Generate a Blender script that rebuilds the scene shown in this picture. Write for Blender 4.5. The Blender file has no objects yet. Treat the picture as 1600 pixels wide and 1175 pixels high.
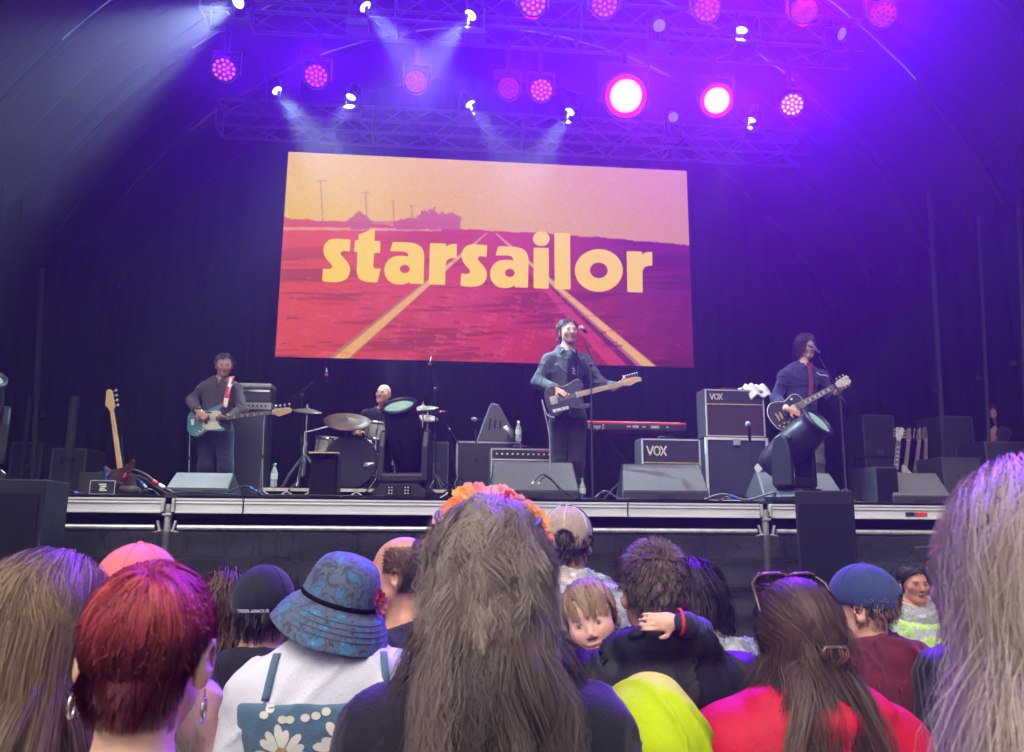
import bpy, math, random
import numpy as np
from mathutils import Vector, Matrix, Euler
rng = np.random.default_rng(7); random.seed(7)
S = bpy.context.scene
COL = S.collection
R = math.radians
# ------------------------------------------------------------------ camera
CAM = Vector((0, 0, 1.76)); F = 1220.0
_p, _y, _r = R(10.63), R(5.09), R(0.444)
_fwd = Vector((math.sin(_y)*math.cos(_p), math.cos(_y)*math.cos(_p), math.sin(_p)))
_rt = Vector((math.cos(_y), -math.sin(_y), 0)); _up = _rt.cross(_fwd)
CR = math.cos(_r)*_rt + math.sin(_r)*_up; CU = -math.sin(_r)*_rt + math.cos(_r)*_up; CF = _fwd
cam_d = bpy.data.cameras.new('camera'); cam = bpy.data.objects.new('camera', cam_d); COL.objects.link(cam)
cam.matrix_world = Matrix(((CR.x, CU.x, -CF.x, CAM.x), (CR.y, CU.y, -CF.y, CAM.y), (CR.z, CU.z, -CF.z, CAM.z), (0, 0, 0, 1)))
cam_d.sensor_width = 36; cam_d.lens = F/1600*36; cam_d.clip_end = 500; cam_d.clip_start = 0.05
S.camera = cam
cam_d.dof.use_dof = True; cam_d.dof.focus_distance = 4.5; cam_d.dof.aperture_fstop = 8.5
def at(px, py, Y):
    """point of the place that lies on the plane y=Y and shows at a pixel of the photograph"""
    d = CF + CR*((px-800)/F) - CU*((py-587.5)/F)
    return CAM + d*((Y-CAM.y)/d.y)
def pix(P):
    P = Vector(P)-CAM; d = P.dot(CF); return 800+F*P.dot(CR)/d, 587.5-F*P.dot(CU)/d
# ------------------------------------------------------------------ world, sun, exposure
W = bpy.data.worlds.new('World'); S.world = W; W.use_nodes = True
nt = W.node_tree; sky = nt.nodes.new('ShaderNodeTexSky'); sky.sky_type = 'NISHITA'; sky.sun_disc = False
SUN_EL, SUN_AZ = R(54), R(200)
sky.sun_elevation = SUN_EL; sky.sun_rotation = SUN_AZ; sky.air_density = 1.0; sky.dust_density = 6.0; sky.ozone_density = 0.4
nt.links.new(sky.outputs[0], nt.nodes['Background'].inputs[0]); nt.nodes['Background'].inputs[1].default_value = 0.085
sd = bpy.data.lights.new('sun', 'SUN'); sd.energy = 1.1; sd.angle = R(40); sd.color = (1, .97, .93)
sun = bpy.data.objects.new('sun', sd); COL.objects.link(sun)
_sv = Vector((math.sin(SUN_AZ)*math.cos(SUN_EL), math.cos(SUN_AZ)*math.cos(SUN_EL), math.sin(SUN_EL)))
sun.rotation_euler = _sv.to_track_quat('Z', 'Y').to_euler()
S.view_settings.view_transform = 'Standard'; S.view_settings.look = 'None'; S.view_settings.gamma = 1
EXPO = 0.78
S.view_settings.exposure = EXPO
EM = 1/(2**EXPO)                      # display value 1.0 as emission strength
S.render.engine = 'CYCLES'
cy = S.cycles; cy.use_denoising = True; cy.max_bounces = 4; cy.diffuse_bounces = 1; cy.glossy_bounces = 1; cy.use_adaptive_sampling = True; cy.adaptive_threshold = .04
cy.transmission_bounces = 4; cy.transparent_max_bounces = 12; cy.volume_bounces = 0; cy.use_light_tree = False; cy.sample_clamp_indirect = 6
cy.caustics_reflective = False; cy.caustics_refractive = False
try: cy.denoiser = 'OPENIMAGEDENOISE'
except Exception: pass
# ------------------------------------------------------------------ helpers
def c8(r, g, b): return tuple(((v/255)/12.92 if v/255 <= .04045 else ((v/255+.055)/1.055)**2.4) for v in (r, g, b))
MATS = {}
def mat(name, col=(.5, .5, .5), rough=.6, metal=0., var=.18, scale=14., bump=0., bscale=60., spec=.5, emit=None, es=1., vcol=False,
        alpha=1., trans=0., sheen=0., coat=0., stretch=None, aniso=0., rvar=.15):
    if name in MATS: return MATS[name]
    m = bpy.data.materials.new(name); m.use_nodes = True; MATS[name] = m
    n = m.node_tree.nodes; l = m.node_tree.links; b = n['Principled BSDF']
    b.inputs['Roughness'].default_value = rough; b.inputs['Metallic'].default_value = metal
    b.inputs['Specular IOR Level'].default_value = spec; b.inputs['Alpha'].default_value = alpha
    b.inputs['Transmission Weight'].default_value = trans; b.inputs['Sheen Weight'].default_value = sheen
    b.inputs['Coat Weight'].default_value = coat; b.inputs['Anisotropic'].default_value = aniso
    tc = n.new('ShaderNodeTexCoord'); mp = n.new('ShaderNodeMapping'); l.new(tc.outputs['Object'], mp.inputs[0])
    if stretch: mp.inputs['Scale'].default_value = stretch
    nz = n.new('ShaderNodeTexNoise'); nz.inputs['Scale'].default_value = scale; nz.inputs['Detail'].default_value = 5; nz.inputs['Roughness'].default_value = .65
    l.new(mp.outputs[0], nz.inputs['Vector'])
    if vcol:
        at_ = n.new('ShaderNodeAttribute'); at_.attribute_name = 'Col'; base = at_.outputs['Color']
    else:
        rg = n.new('ShaderNodeRGB'); rg.outputs[0].default_value = (*col, 1); base = rg.outputs[0]
    mr = n.new('ShaderNodeMapRange'); mr.inputs[3].default_value = 1-var; mr.inputs[4].default_value = 1+var
    mr.inputs[1].default_value = .25; mr.inputs[2].default_value = .75
    l.new(nz.outputs[0], mr.inputs[0])
    mx = n.new('ShaderNodeMix'); mx.data_type = 'RGBA'; mx.blend_type = 'MULTIPLY'; mx.inputs[0].default_value = 1
    l.new(base, mx.inputs[6]); l.new(mr.outputs[0], mx.inputs[7]); l.new(mx.outputs[2], b.inputs['Base Color'])
    if rvar:
        r2 = n.new('ShaderNodeMapRange'); r2.inputs[3].default_value = max(.02, rough-rvar); r2.inputs[4].default_value = min(1, rough+rvar)
        l.new(nz.outputs[0], r2.inputs[0]); l.new(r2.outputs[0], b.inputs['Roughness'])
    if bump:
        nb = n.new('ShaderNodeTexNoise'); nb.inputs['Scale'].default_value = bscale; nb.inputs['Detail'].default_value = 4
        l.new(mp.outputs[0], nb.inputs['Vector'])
        bp = n.new('ShaderNodeBump'); bp.inputs['Strength'].default_value = bump; bp.inputs['Distance'].default_value = .01
        l.new(nb.outputs[0], bp.inputs['Height']); l.new(bp.outputs[0], b.inputs['Normal'])
    if emit:
        b.inputs['Emission Color'].default_value = (*emit, 1); b.inputs['Emission Strength'].default_value = es
        if vcol: l.new(base, b.inputs['Emission Color'])
    return m
def tag(o, label=None, cat=None, group=None, kind=None):
    if label: o['label'] = label
    if cat: o['category'] = cat
    if group: o['group'] = group
    if kind: o['kind'] = kind
    return o
def thing(name, label, cat, loc=(0, 0, 0), rz=0., group=None, rot=None):
    o = bpy.data.objects.new(name, None); COL.objects.link(o); o.location = loc; o.empty_display_size = .1
    o.rotation_euler = rot if rot is not None else (0, 0, rz)
    return tag(o, label, cat, group)
def npmesh(name, V, Fc, smooth=False, col=None):
    """V (n,3) ; Fc list of arrays (m,k)"""
    me = bpy.data.meshes.new(name); V = np.asarray(V, np.float32)
    if not isinstance(Fc, list): Fc = [Fc]
    Fc = [np.asarray(f, np.int32) for f in Fc if len(f)]
    lt = np.concatenate([np.full(len(f), f.shape[1], np.int32) for f in Fc]); ls = np.concatenate([[0], np.cumsum(lt)[:-1]]).astype(np.int32)
    li = np.concatenate([f.ravel() for f in Fc])
    me.vertices.add(len(V)); me.vertices.foreach_set('co', V.ravel())
    me.loops.add(len(li)); me.loops.foreach_set('vertex_index', li)
    me.polygons.add(len(lt)); me.polygons.foreach_set('loop_start', ls); me.polygons.foreach_set('loop_total', lt)
    if smooth: me.polygons.foreach_set('use_smooth', np.ones(len(lt), bool))
    if col is not None:
        a = me.color_attributes.new('Col', 'FLOAT_COLOR', 'POINT'); c = np.ones((len(V), 4), np.float32); c[:, :3] = col; a.data.foreach_set('color', c.ravel())
    me.update(calc_edges=True); return me
def obj(name, me, m, parent=None, loc=None, rot=None):
    o = bpy.data.objects.new(name, me); COL.objects.link(o)
    if m is not None and not me.materials: me.materials.append(m)
    if parent is not None: o.parent = parent
    if loc is not None: o.location = loc
    if rot is not None: o.rotation_euler = rot
    return o
def copy_tree(o, parent=None):
    c = o.copy(); COL.objects.link(c); c.parent = parent
    if parent is not None: c.matrix_parent_inverse = o.matrix_parent_inverse
    for ch in list(o.children): copy_tree(ch, c)
    return c
def frame_to(d, up=(0, 0, 1)):
    z = Vector(d).normalized(); x = Vector(up).cross(z)
    if x.length < 1e-5: x = Vector((1, 0, 0)).cross(z)
    x.normalize(); return x, z.cross(x), z
class MB:
    def __init__(s): s.v = []; s.f = []; s.M = None; s.sm = []
    def add(s, vs, fs, smooth=False):
        o = len(s.v)
        s.v += [tuple(s.M @ Vector(p)) for p in vs] if s.M else [tuple(p) for p in vs]
        s.f += [tuple(i+o for i in f) for f in fs]; s.sm += [smooth]*len(fs); return s
    def box(s, c, d, rot=None):
        x, y, z = d[0]/2, d[1]/2, d[2]/2
        vs = [Vector(q) for q in ((-x, -y, -z), (x, -y, -z), (x, y, -z), (-x, y, -z), (-x, -y, z), (x, -y, z), (x, y, z), (-x, y, z))]
        if rot is not None:
            rm = Euler(rot).to_matrix(); vs = [rm @ q for q in vs]
        return s.add([q+Vector(c) for q in vs], [(3, 2, 1, 0), (4, 5, 6, 7), (0, 1, 5, 4), (1, 2, 6, 5), (2, 3, 7, 6), (3, 0, 4, 7)])
    def hexa(s, vs): return s.add(vs, [(3, 2, 1, 0), (4, 5, 6, 7), (0, 1, 5, 4), (1, 2, 6, 5), (2, 3, 7, 6), (3, 0, 4, 7)])
    def cyl(s, a, b, r0, r1=None, n=10, caps=True, smooth=True):
        a, b = Vector(a), Vector(b); r1 = r0 if r1 is None else r1; x, y, z = frame_to(b-a)
        vs = [p+(x*math.cos(t)+y*math.sin(t))*r for p, r in ((a, r0), (b, r1)) for t in [2*math.pi*i/n for i in range(n)]]
        s.add(vs, [(i, (i+1) % n, n+(i+1) % n, n+i) for i in range(n)], smooth)
        if caps: s.add(vs[:n], [tuple(range(n))[::-1]]); s.add(vs[n:], [tuple(range(n))])
        return s
    def tube(s, pts, r, n=6, closed=False, rad=None):
        pts = [Vector(p) for p in pts]; m = len(pts); vs = []
        x = None
        for i, p in enumerate(pts):
            d = (pts[(i+1) % m] if (closed or i < m-1) else p)-(pts[i-1] if (closed or i > 0) else p)
            d.normalize()
            if x is None: x, y, _ = frame_to(d)
            else:
                x = (x-d*x.dot(d)).normalized(); y = d.cross(x)
            rr = rad[i] if rad else r
            vs += [p+(x*math.cos(2*math.pi*k/n)+y*math.sin(2*math.pi*k/n))*rr for k in range(n)]
        fs = []
        for i in range(m if closed else m-1):
            j = (i+1) % m
            fs += [(i*n+k, i*n+(k+1) % n, j*n+(k+1) % n, j*n+k) for k in range(n)]
        s.add(vs, fs, True)
        if not closed: s.add(vs[:n], [tuple(range(n))[::-1]]); s.add(vs[-n:], [tuple(range(n))])
        return s
    def lathe(s, prof, c=(0, 0, 0), axis=(0, 0, 1), n=20, smooth=True, up=(0, 1, 0)):
        c = Vector(c); x, y, z = frame_to(axis, up); vs = []; m = len(prof)
        for r, h in prof: vs += [c+z*h+(x*math.cos(2*math.pi*k/n)+y*math.sin(2*math.pi*k/n))*max(r, 1e-4) for k in range(n)]
        return s.add(vs, [(i*n+k, i*n+(k+1) % n, (i+1)*n+(k+1) % n, (i+1)*n+k) for i in range(m-1) for k in range(n)], smooth)
    def ball(s, c, r, n=10, sc=(1, 1, 1)):
        pr = []; vs = []; m = n//2+2
        for i in range(m):
            t = math.pi*i/(m-1); vs += [(c[0]+r*sc[0]*max(math.sin(t), 1e-3)*math.cos(2*math.pi*k/n), c[1]+r*sc[1]*max(math.sin(t), 1e-3)*math.sin(2*math.pi*k/n), c[2]-r*sc[2]*math.cos(t)) for k in range(n)]
        return s.add(vs, [(i*n+k, i*n+(k+1) % n, (i+1)*n+(k+1) % n, (i+1)*n+k) for i in range(m-1) for k in range(n)], True)
    def prism(s, outline, d, y0=0.):
        """2D outline in xz, extruded along y from y0 to y0+d (front face looks to -y)"""
        n = len(outline); vs = [(p[0], y0, p[1]) for p in outline]+[(p[0], y0+d, p[1]) for p in outline]
        ar = sum(outline[i][0]*outline[(i+1) % n][1]-outline[(i+1) % n][0]*outline[i][1] for i in range(n))
        f = tuple(range(n)); g = tuple(range(n, 2*n))
        if ar > 0: s.add(vs, [f, g[::-1]]+[((i+1) % n, i, n+i, n+(i+1) % n) for i in range(n)])
        else: s.add(vs, [f[::-1], g]+[(i, (i+1) % n, n+(i+1) % n, n+i) for i in range(n)])
        return s
    def build(s, name, m, parent=None, bevel=0., loc=None, rot=None, seg=1):
        me = bpy.data.meshes.new(name); me.from_pydata(s.v, [], s.f); me.polygons.foreach_set('use_smooth', np.array(s.sm, bool)); me.update()
        o = obj(name, me, m, parent, loc, rot)
        if bevel:
            md = o.modifiers.new('b', 'BEVEL'); md.width = bevel; md.segments = seg; md.limit_method = 'ANGLE'; md.angle_limit = R(40)
        return o
def crom(pts, k=6, closed=True):
    pts = [np.array(p, float) for p in pts]; n = len(pts); out = []
    for i in range(n if closed else n-1):
        if closed: a, b, c, d = pts[i-1], pts[i], pts[(i+1) % n], pts[(i+2) % n]
        else: a, b, c, d = pts[max(i-1, 0)], pts[i], pts[i+1], pts[min(i+2, n-1)]
        for j in range(k):
            t = j/k; out.append(.5*((2*b)+(-a+c)*t+(2*a-5*b+4*c-d)*t*t+(-a+3*b-3*c+d)*t**3))
    if not closed: out.append(pts[-1])
    return [tuple(p) for p in out]
def svg(path):
    """small M L Q C Z reader -> polygon"""
    tk = path.split(); i = 0; out = []; cur = np.zeros(2)
    def g(k):
        nonlocal i
        r = [np.array([float(tk[i+2*j]), float(tk[i+2*j+1])]) for j in range(k)]; i += 2*k; return r
    while i < len(tk):
        c = tk[i]; i += 1
        if c in 'ML': cur, = g(1); out.append(cur)
        elif c == 'Q':
            p, q = g(2); out += [(1-t)**2*cur+2*t*(1-t)*p+t*t*q for t in np.linspace(.25, 1, 4)]; cur = q
        elif c == 'C':
            p, q, r = g(3); out += [(1-t)**3*cur+3*t*(1-t)**2*p+3*t*t*(1-t)*q+t**3*r for t in np.linspace(.1, 1, 10)]; cur = r
    return np.array(out)
def flat_fill(name, loops, depth, m, parent=None, bevel=0.):
    """2D loops (holes allowed) in the local xz plane -> solid of that depth (towards -y), via a 2D curve"""
    cu = bpy.data.curves.new('t', 'CURVE'); cu.dimensions = '2D'; cu.fill_mode = 'BOTH'; cu.extrude = depth/2; cu.bevel_depth = bevel
    for lp in loops:
        sp = cu.splines.new('POLY'); sp.points.add(len(lp)-1); sp.use_cyclic_u = True
        for p, q in zip(sp.points, lp): p.co = (q[0], q[1], 0, 1)
    t = bpy.data.objects.new('t', cu); COL.objects.link(t)
    dg = bpy.context.evaluated_depsgraph_get(); me = bpy.data.meshes.new_from_object(t.evaluated_get(dg)); bpy.data.objects.remove(t)
    me.transform(Matrix.Rotation(R(90), 4, 'X')); me.name = name; me.materials.clear()
    for p in me.polygons: p.use_smooth = False
    return obj(name, me, m, parent)
def fbm(P, s=1., o=4, seed=0):
    """cheap smooth noise by summed sines, about -1..1"""
    r = np.random.default_rng(seed); out = np.zeros(P.shape[:-1]); a = 1.; tot = 0
    for i in range(o):
        for j in range(3):
            k = r.normal(size=P.shape[-1])*s*2**i; out += a*np.sin(P@k+r.uniform(0, 6.28))/1.7
        tot += a; a *= .55
    return out/tot
# ================================================================== SETTING
Z0 = CAM.z+.205                      # stage deck
SX = .75                             # stage centre
alu = mat('aluminium', (.72, .73, .74), .45, .35, var=.12, scale=4, bump=.08, bscale=12, stretch=(.6, 4, 4))
alu_d = mat('old aluminium', (.4, .41, .42), .5, .6, var=.35, scale=9)
steel = mat('galvanised steel', (.5, .5, .5), .45, .7, var=.3, scale=20)
chrome = mat('chrome', (.75, .75, .77), .18, 1., var=.1)
blk = mat('black paint', (.010, .010, .012), .6, 0, var=.4, scale=12, bump=.1, bscale=120, spec=.22)
blkp = mat('black plastic', (.012, .012, .014), .42, 0, var=.3, scale=15, rvar=.1)
blkfab = mat('black cloth', (.0045, .0045, .006), .95, 0, var=.45, scale=3, bump=.3, bscale=7, spec=.1)
grille = mat('speaker grille', (.06, .06, .065), .55, .2, var=.25, scale=40, bump=.3, bscale=400)
gnd = bpy.data.meshes.new('ground')
g = MB(); N = 30
gv = [(x*2-29+SX, y*2-20, 0.02*math.sin(x*1.7)*math.cos(y*1.3)) for y in range(N) for x in range(N)]
g.add(gv, [(y*N+x, y*N+x+1, (y+1)*N+x+1, (y+1)*N+x) for y in range(N-1) for x in range(N-1)], True)
tag(g.build('ground', mat('trampled grass', (.055, .06, .03), .9, 0, var=.5, scale=2.2, bump=.6, bscale=14)), kind='structure')
# ---- stage platform
EY = 6.8
X0, X1 = -5.3, 7.4
st = thing('stage_platform', 'raised black stage deck with bright aluminium edge beams', 'stage', (SX, EY, 0))
def sx(px, Y=EY, py=780): return at(px, py, Y).x-SX
deckm = mat('black deck board', (.02, .02, .022), .5, 0, var=.5, scale=4, bump=.2, bscale=50)
nb = 10
for i in range(nb):
    a = X0-SX+(X1-X0)*i/nb; b = X0-SX+(X1-X0)*(i+1)/nb
    for j in range(3):
        MB().box(((a+b)/2, .02+1.03+j*2.06, Z0-.012), (b-a-.006, 2.05, .024)).build('deck_board', deckm, st)
HB = .125                             # edge beam height
cuts = [X0-SX, sx(252), sx(379), sx(980), sx(1190), X1-SX]
posts = [sx(264), sx(1195)]
segs = [(X0-SX, posts[0]-.055), (posts[0]+.055, sx(379.5)), (sx(380.5)+.008, sx(979.5)), (sx(980.5)+.008, posts[1]-.055), (posts[1]+.055, X1-SX)]
for a, b in segs:
    m_ = MB(); c = (a+b)/2; w = b-a
    m_.box((c, .018, Z0-.025-HB/2), (w, .036, HB))
    m_.box((c, -.004, Z0-.034), (w, .014, .018)); m_.box((c, -.006, Z0-.064), (w, .012, .012)); m_.box((c, -.005, Z0-.025-HB+.010), (w, .014, .018))
    m_.build('edge_beam', alu, st, bevel=.002)
    MB().box((c, .004, Z0-.006), (w, .05, .010)).build('edge_trim', blk, st)
for p in posts:
    MB().cyl((p, .02, 0), (p, .02, Z0-.075), .03, n=14).build('post', steel, st)
    h = MB()
    for s in (-1, 1):
        h.box((p+s*.043, .0, Z0-.085), (.024, .05, .11)); h.box((p+s*.062, .0, Z0-.255), (.018, .03, .09), rot=(0, s*.25, 0)); h.box((p+s*.07, .0, Z0-.30), (.07, .035, .014), rot=(0, s*.2, 0))
    h.box((p, .0, Z0-.16), (.075, .05, .02))
    h.build('post_bracket', mat('worn bracket', (.5, .49, .45), .5, .4, var=.35, scale=25), st, bevel=.003)
RZ = CAM.z-.062
rl = [(X0-SX, posts[0]-.09), (posts[0]+.09, posts[1]-.09), (posts[1]+.09, X1-SX)]
for a, b in rl: MB().cyl((a, .0, RZ), (b, .0, RZ), .024, n=14).build('rail', steel, st)
MB().box(((X0+X1)/2-SX, .3, (Z0+RZ)/2-.05), (X1-X0, .02, .26)).build('apron', blkfab, st)
tpx = sx(1428); red = mat('red tape', c8(205, 45, 50), .6)
MB().box((tpx+.05, -.012, Z0-.105), (.11, .008, .035)).build('red_tag', red, st)
MB().box((tpx-.055, -.012, Z0-.105), (.08, .008, .035)).build('black_tag', blkp, st)
# side facing rails further back
for i, s in enumerate((-1, 1)):
    MB().box((s*6.2+.3, 3.2, Z0-.1), (.05, 6.2, .15)).build('side_beam', alu_d, st)
# ---- scrim and the scaffold behind it
def scrim_mat():
    m = bpy.data.materials.new('mesh scrim'); m.use_nodes = True; n = m.node_tree.nodes; l = m.node_tree.links; b = n['Principled BSDF']
    b.inputs['Base Color'].default_value = (.03, .03, .036, 1); b.inputs['Roughness'].default_value = .8; b.inputs['Sheen Weight'].default_value = .1
    tc = n.new('ShaderNodeTexCoord'); nz = n.new('ShaderNodeTexNoise'); nz.inputs['Scale'].default_value = 1.4; nz.inputs['Detail'].default_value = 6
    mp = n.new('ShaderNodeMapping'); mp.inputs['Scale'].default_value = (1, 1, 3.5); l.new(tc.outputs['Object'], mp.inputs[0]); l.new(mp.outputs[0], nz.inputs[0])
    mr = n.new('ShaderNodeMapRange'); mr.inputs[1].default_value = .3; mr.inputs[2].default_value = .7; mr.inputs[3].default_value = .34; mr.inputs[4].default_value = .80
    l.new(nz.outputs[0], mr.inputs[0]); l.new(mr.outputs[0], b.inputs['Alpha']); return m
scm = scrim_mat()
def cloth_sheet(xa, xb, za, zb, nx, nz_, fn):
    xs = np.linspace(xa, xb, nx); zs = np.linspace(za, zb, nz_); X, Zz = np.meshgrid(xs, zs); Y = fn(X, Zz)
    V = np.stack([X, Y, Zz], -1).reshape(-1, 3); idx = np.arange(nx*nz_).reshape(nz_, nx)
    Q = np.stack([idx[:-1, :-1], idx[:-1, 1:], idx[1:, 1:], idx[1:, :-1]], -1).reshape(-1, 4); return V, Q
V, Q = cloth_sheet(X0-SX, X1-SX, .03, RZ-.03, 260, 60, lambda X, Z: -.035+.012*np.sin(X*9+2*np.sin(Z*7))*(.4+Z*0)+.014*np.sin(Z*26+3*np.sin(X*1.3)+X)*np.clip((RZ-Z)/.5, 0, 1))
tag(obj('mesh_scrim', npmesh('mesh_scrim', V, Q, True), scm, loc=(SX, EY, 0)), 'rippled black mesh scrim hung below the stage rail', 'scrim')
sc = thing('under_stage_scaffold', 'grey scaffold tubes and braces seen dimly through the mesh scrim', 'scaffold', (SX, EY, 0))
for k, px in enumerate((90, 150, 215, 262, 285, 330, 372, 395, 420, 470, 560, 640, 700, 780, 860, 950, 1040, 1120, 1200, 1290, 1380, 1450, 1520)):
    x = sx(px, EY+.9, 860); MB().cyl((x, .55+.4*(k % 3), 0), (x+.02*(k % 2), .55+.4*(k % 3), Z0-.05), .03+.012*(k % 2), n=8).build('scaffold_post', blk, sc)
for k in range(14):
    x = X0-SX+.9*k; MB().cyl((x, .7, .4+.25*(k % 3)), (x+1.0, .75, 1.55-.2*(k % 2)), .024, n=7).build('brace', blk, sc)
for k, z in enumerate((.55, 1.15, 1.42)): MB().cyl((X0-SX, .62+.03*k, z), (X1-SX, .62+.03*k, z), .022, n=7).build('ledger', blk, sc)
bk = MB().box((0, 0, .93), (12.4, .06, 1.84)); bw = bk.build('daylight_backing', mat('pale daylight backing', (.58, .58, .6), .9, 0, var=.5, scale=60, bump=.5, bscale=90), None, loc=(SX+.3, EY+2.2, 0))  # added pale board; its tone stands in for daylight from the open back
tag(bw, 'added pale board wall standing in for daylight under the stage', 'wall')
# ---- arched canopy
AA, AB, AZ = 6.9, 7.7, Z0
def arch(t, da=0., db=0.): return (-(AA+da)*math.cos(t), AZ+(AB+db)*math.sin(t))
cn = thing('stage_canopy', 'dark arched fabric stage roof with curved ribs over the whole stage', 'canopy', (SX, 5.4, 0))
canm = mat('dark canopy membrane', (.007, .007, .011), .6, 0, var=.35, scale=1.2, bump=.35, bscale=2.6, spec=.4, rvar=.12)
YS = [0, 1.5, 3.0, 4.5, 6.0, 7.6]
NT = 40
for y0, y1 in zip(YS[:-1], YS[1:]):
    vs = []; fs = []; ny = 7
    for j in range(ny):
        fy = j/(ny-1); y = y0+.03+(y1-y0-.06)*fy; sag = -.10*math.sin(math.pi*fy)
        for i in range(NT+1):
            t = math.pi*i/NT; x, z = arch(t, sag, sag); vs.append((x+.015*math.sin(i*2.1+j), y, z))
    for j in range(ny-1):
        for i in range(NT): fs.append((j*(NT+1)+i, j*(NT+1)+i+1, (j+1)*(NT+1)+i+1, (j+1)*(NT+1)+i))
    # outer skin so that the membrane has thickness
    MB().add(vs, fs, True).build('roof_panel', canm, cn).modifiers.new('s', 'SOLIDIFY').thickness = .02
    for s in (-1, 1):
        MB().box((s*AA, (y0+y1)/2, AZ/2), (.03, y1-y0-.06, AZ-.01)).build('side_panel', canm, cn)
for y in YS:
    MB().tube([(arch(math.pi*i/NT, -.06, -.06)[0], y, arch(math.pi*i/NT, -.06, -.06)[1]) for i in range(NT+1)], .035, 8).build('rib', mat('dark rib tube', (.010, .010, .012), .75, 0), cn)
seam = mat('sheen streak seam', (.025, .025, .032), .55, 0, var=.3)  # seams made lighter than the membrane, imitating sheen streaks on its folds
for k, y in enumerate((.45, .95, 2.0, 2.5, 3.5, 4.0, 5.1)):
    MB().tube([(arch(math.pi*i/NT, -.12, -.12)[0], y+.03*math.sin(i*.8), arch(math.pi*i/NT, -.12, -.12)[1]) for i in range(2, NT-1)], .007, 5).build('sheen_seam_cord', seam, cn)
# black back drape
V, Q = cloth_sheet(-7, 7, .03, 9.9, 300, 12, lambda X, Z: .05*np.sin(X*14+.6*np.sin(Z*.6))+.02*np.sin(X*33))
tag(obj('back_drape', npmesh('back_drape', V, Q, True), blkfab, loc=(SX, 12.8, 0)), 'tall pleated black drape closing the back of the stage', 'drape')
for s, nm in ((-1, 'left'), (1, 'right')):
    V, Q = cloth_sheet(-2.6, 2.6, 0, 6.2, 90, 10, lambda X, Z: .05*np.sin(X*15+.7*np.sin(Z))+.02*np.sin(X*31))
    tag(obj('side_drape', npmesh('side_drape', V, Q, True), blkfab, loc=(SX+s*6.0, 10.0, Z0), rot=(0, 0, R(90))), 'black pleated drape masking the %s wing of the stage' % nm, 'drape')
# ---- LED screen
SY = 11.0
TL = at(452, 236, SY); BR = at(1084, 574, SY)
SXL, SXR, SZT, SZB = -2.367, -2.367+6.034, CAM.z+5.367, CAM.z+5.367-3.098
scr = thing('led_screen', 'big bright video wall showing a railway track and the word starsailor', 'screen', ((SXL+SXR)/2, SY, SZB))
hw = (SXR-SXL)/2; hh = SZT-SZB
MB().box((0, .07, hh/2), (hw*2+.01, .12, hh+.01)).build('cabinet', blkp, scr)
NU, NV = 520, 266
us = np.linspace(-hw, hw, NU); vs_ = np.linspace(0, hh, NV); U, Vv = np.meshgrid(us, vs_)
Pw = np.stack([U+(SXL+SXR)/2-CAM.x, np.full_like(U, SY), Vv+SZB-CAM.z], -1)
dd = Pw@np.array(CF); PX = 800+F*(Pw@np.array(CR))/dd; PY = 587.5-F*(Pw@np.array(CU))/dd
def ss(a, b, x): t = np.clip((x-a)/(b-a), 0, 1); return t*t*(3-2*t)
def lerp(a, b, t): return a+(b-a)*t[..., None]
A8 = lambda *c: np.array(c, float)
fx = np.clip((PX-430)/655, 0, 1); fy = np.clip((PY-240)/330, 0, 1)
sky_c = lerp(A8(244, 198, 48), A8(216, 150, 96), ss(.25, 1.05, fx)); sky_c = lerp(sky_c, A8(222, 166, 70), .55*ss(.1, .9, 1-abs(fx-.5)*2)*ss(0, 1, fy*2))
gr = lerp(A8(230, 92, 48), A8(200, 54, 66), ss(.05, .6, fx)); gr = lerp(gr, A8(122, 28, 74), ss(.5, 1., fx))
gr = lerp(gr, A8(205, 60, 90), .35*ss(.4, 1, fy)*(1-ss(.4, .8, fx)))
P2 = np.stack([PX/9, PY/3.2], -1); n1 = fbm(P2, .8, 4, 3); n2 = fbm(np.stack([PX/26, PY/5], -1), .7, 4, 9)
dark = ss(.05, .55, n2)*ss(.30, .6, fy)*.55; gr = lerp(gr, gr*.62, dark)
lite = ss(.35, .6, n1)*ss(.45, .8, fy)*.55; gr = lerp(gr, A8(236, 90, 100)*np.ones_like(gr), lite*(1-.75*ss(.55, .9, fx)))
hz = np.interp(PX, [430, 560, 720, 800, 900, 1080], [340, 348, 358, 362, 368, 383])+fbm(PX[..., None]/6, .6, 3, 4)*1.2
img = np.where((PY > hz)[..., None], gr, sky_c)
band = (PY > 345)*(PY < np.interp(PX, [430, 600, 700], [361, 359, 358]))*(PX < 720); img = lerp(img, A8(206, 96, 96)*np.ones_like(img), band*.6*(PY < 352))
img = lerp(img, A8(236, 178, 110)*np.ones_like(img), (abs(PY-np.interp(PX, [430, 700], [357, 359])) < 2.2)*(PX < 690)*.85)
def blob(cx, cy_, rx, ry, jag=.3, seed=1):
    q = ((PX-cx)/rx)**2+((PY-cy_)/ry)**2+jag*fbm(np.stack([PX/5, PY/5], -1), 1., 3, seed); return 1-ss(.8, 1.05, q)
tree = np.maximum.reduce([blob(562, 347, 20, 15, .5, 1), blob(640, 352, 24, 12, .5, 2), blob(677, 345, 24, 18, .6, 3), blob(708, 345, 14, 13, .5, 4), blob(700, 354, 22, 6, .3, 5)])*(PY < 359)
img = lerp(img, A8(200, 92, 104)*np.ones_like(img), tree*.85)
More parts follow.
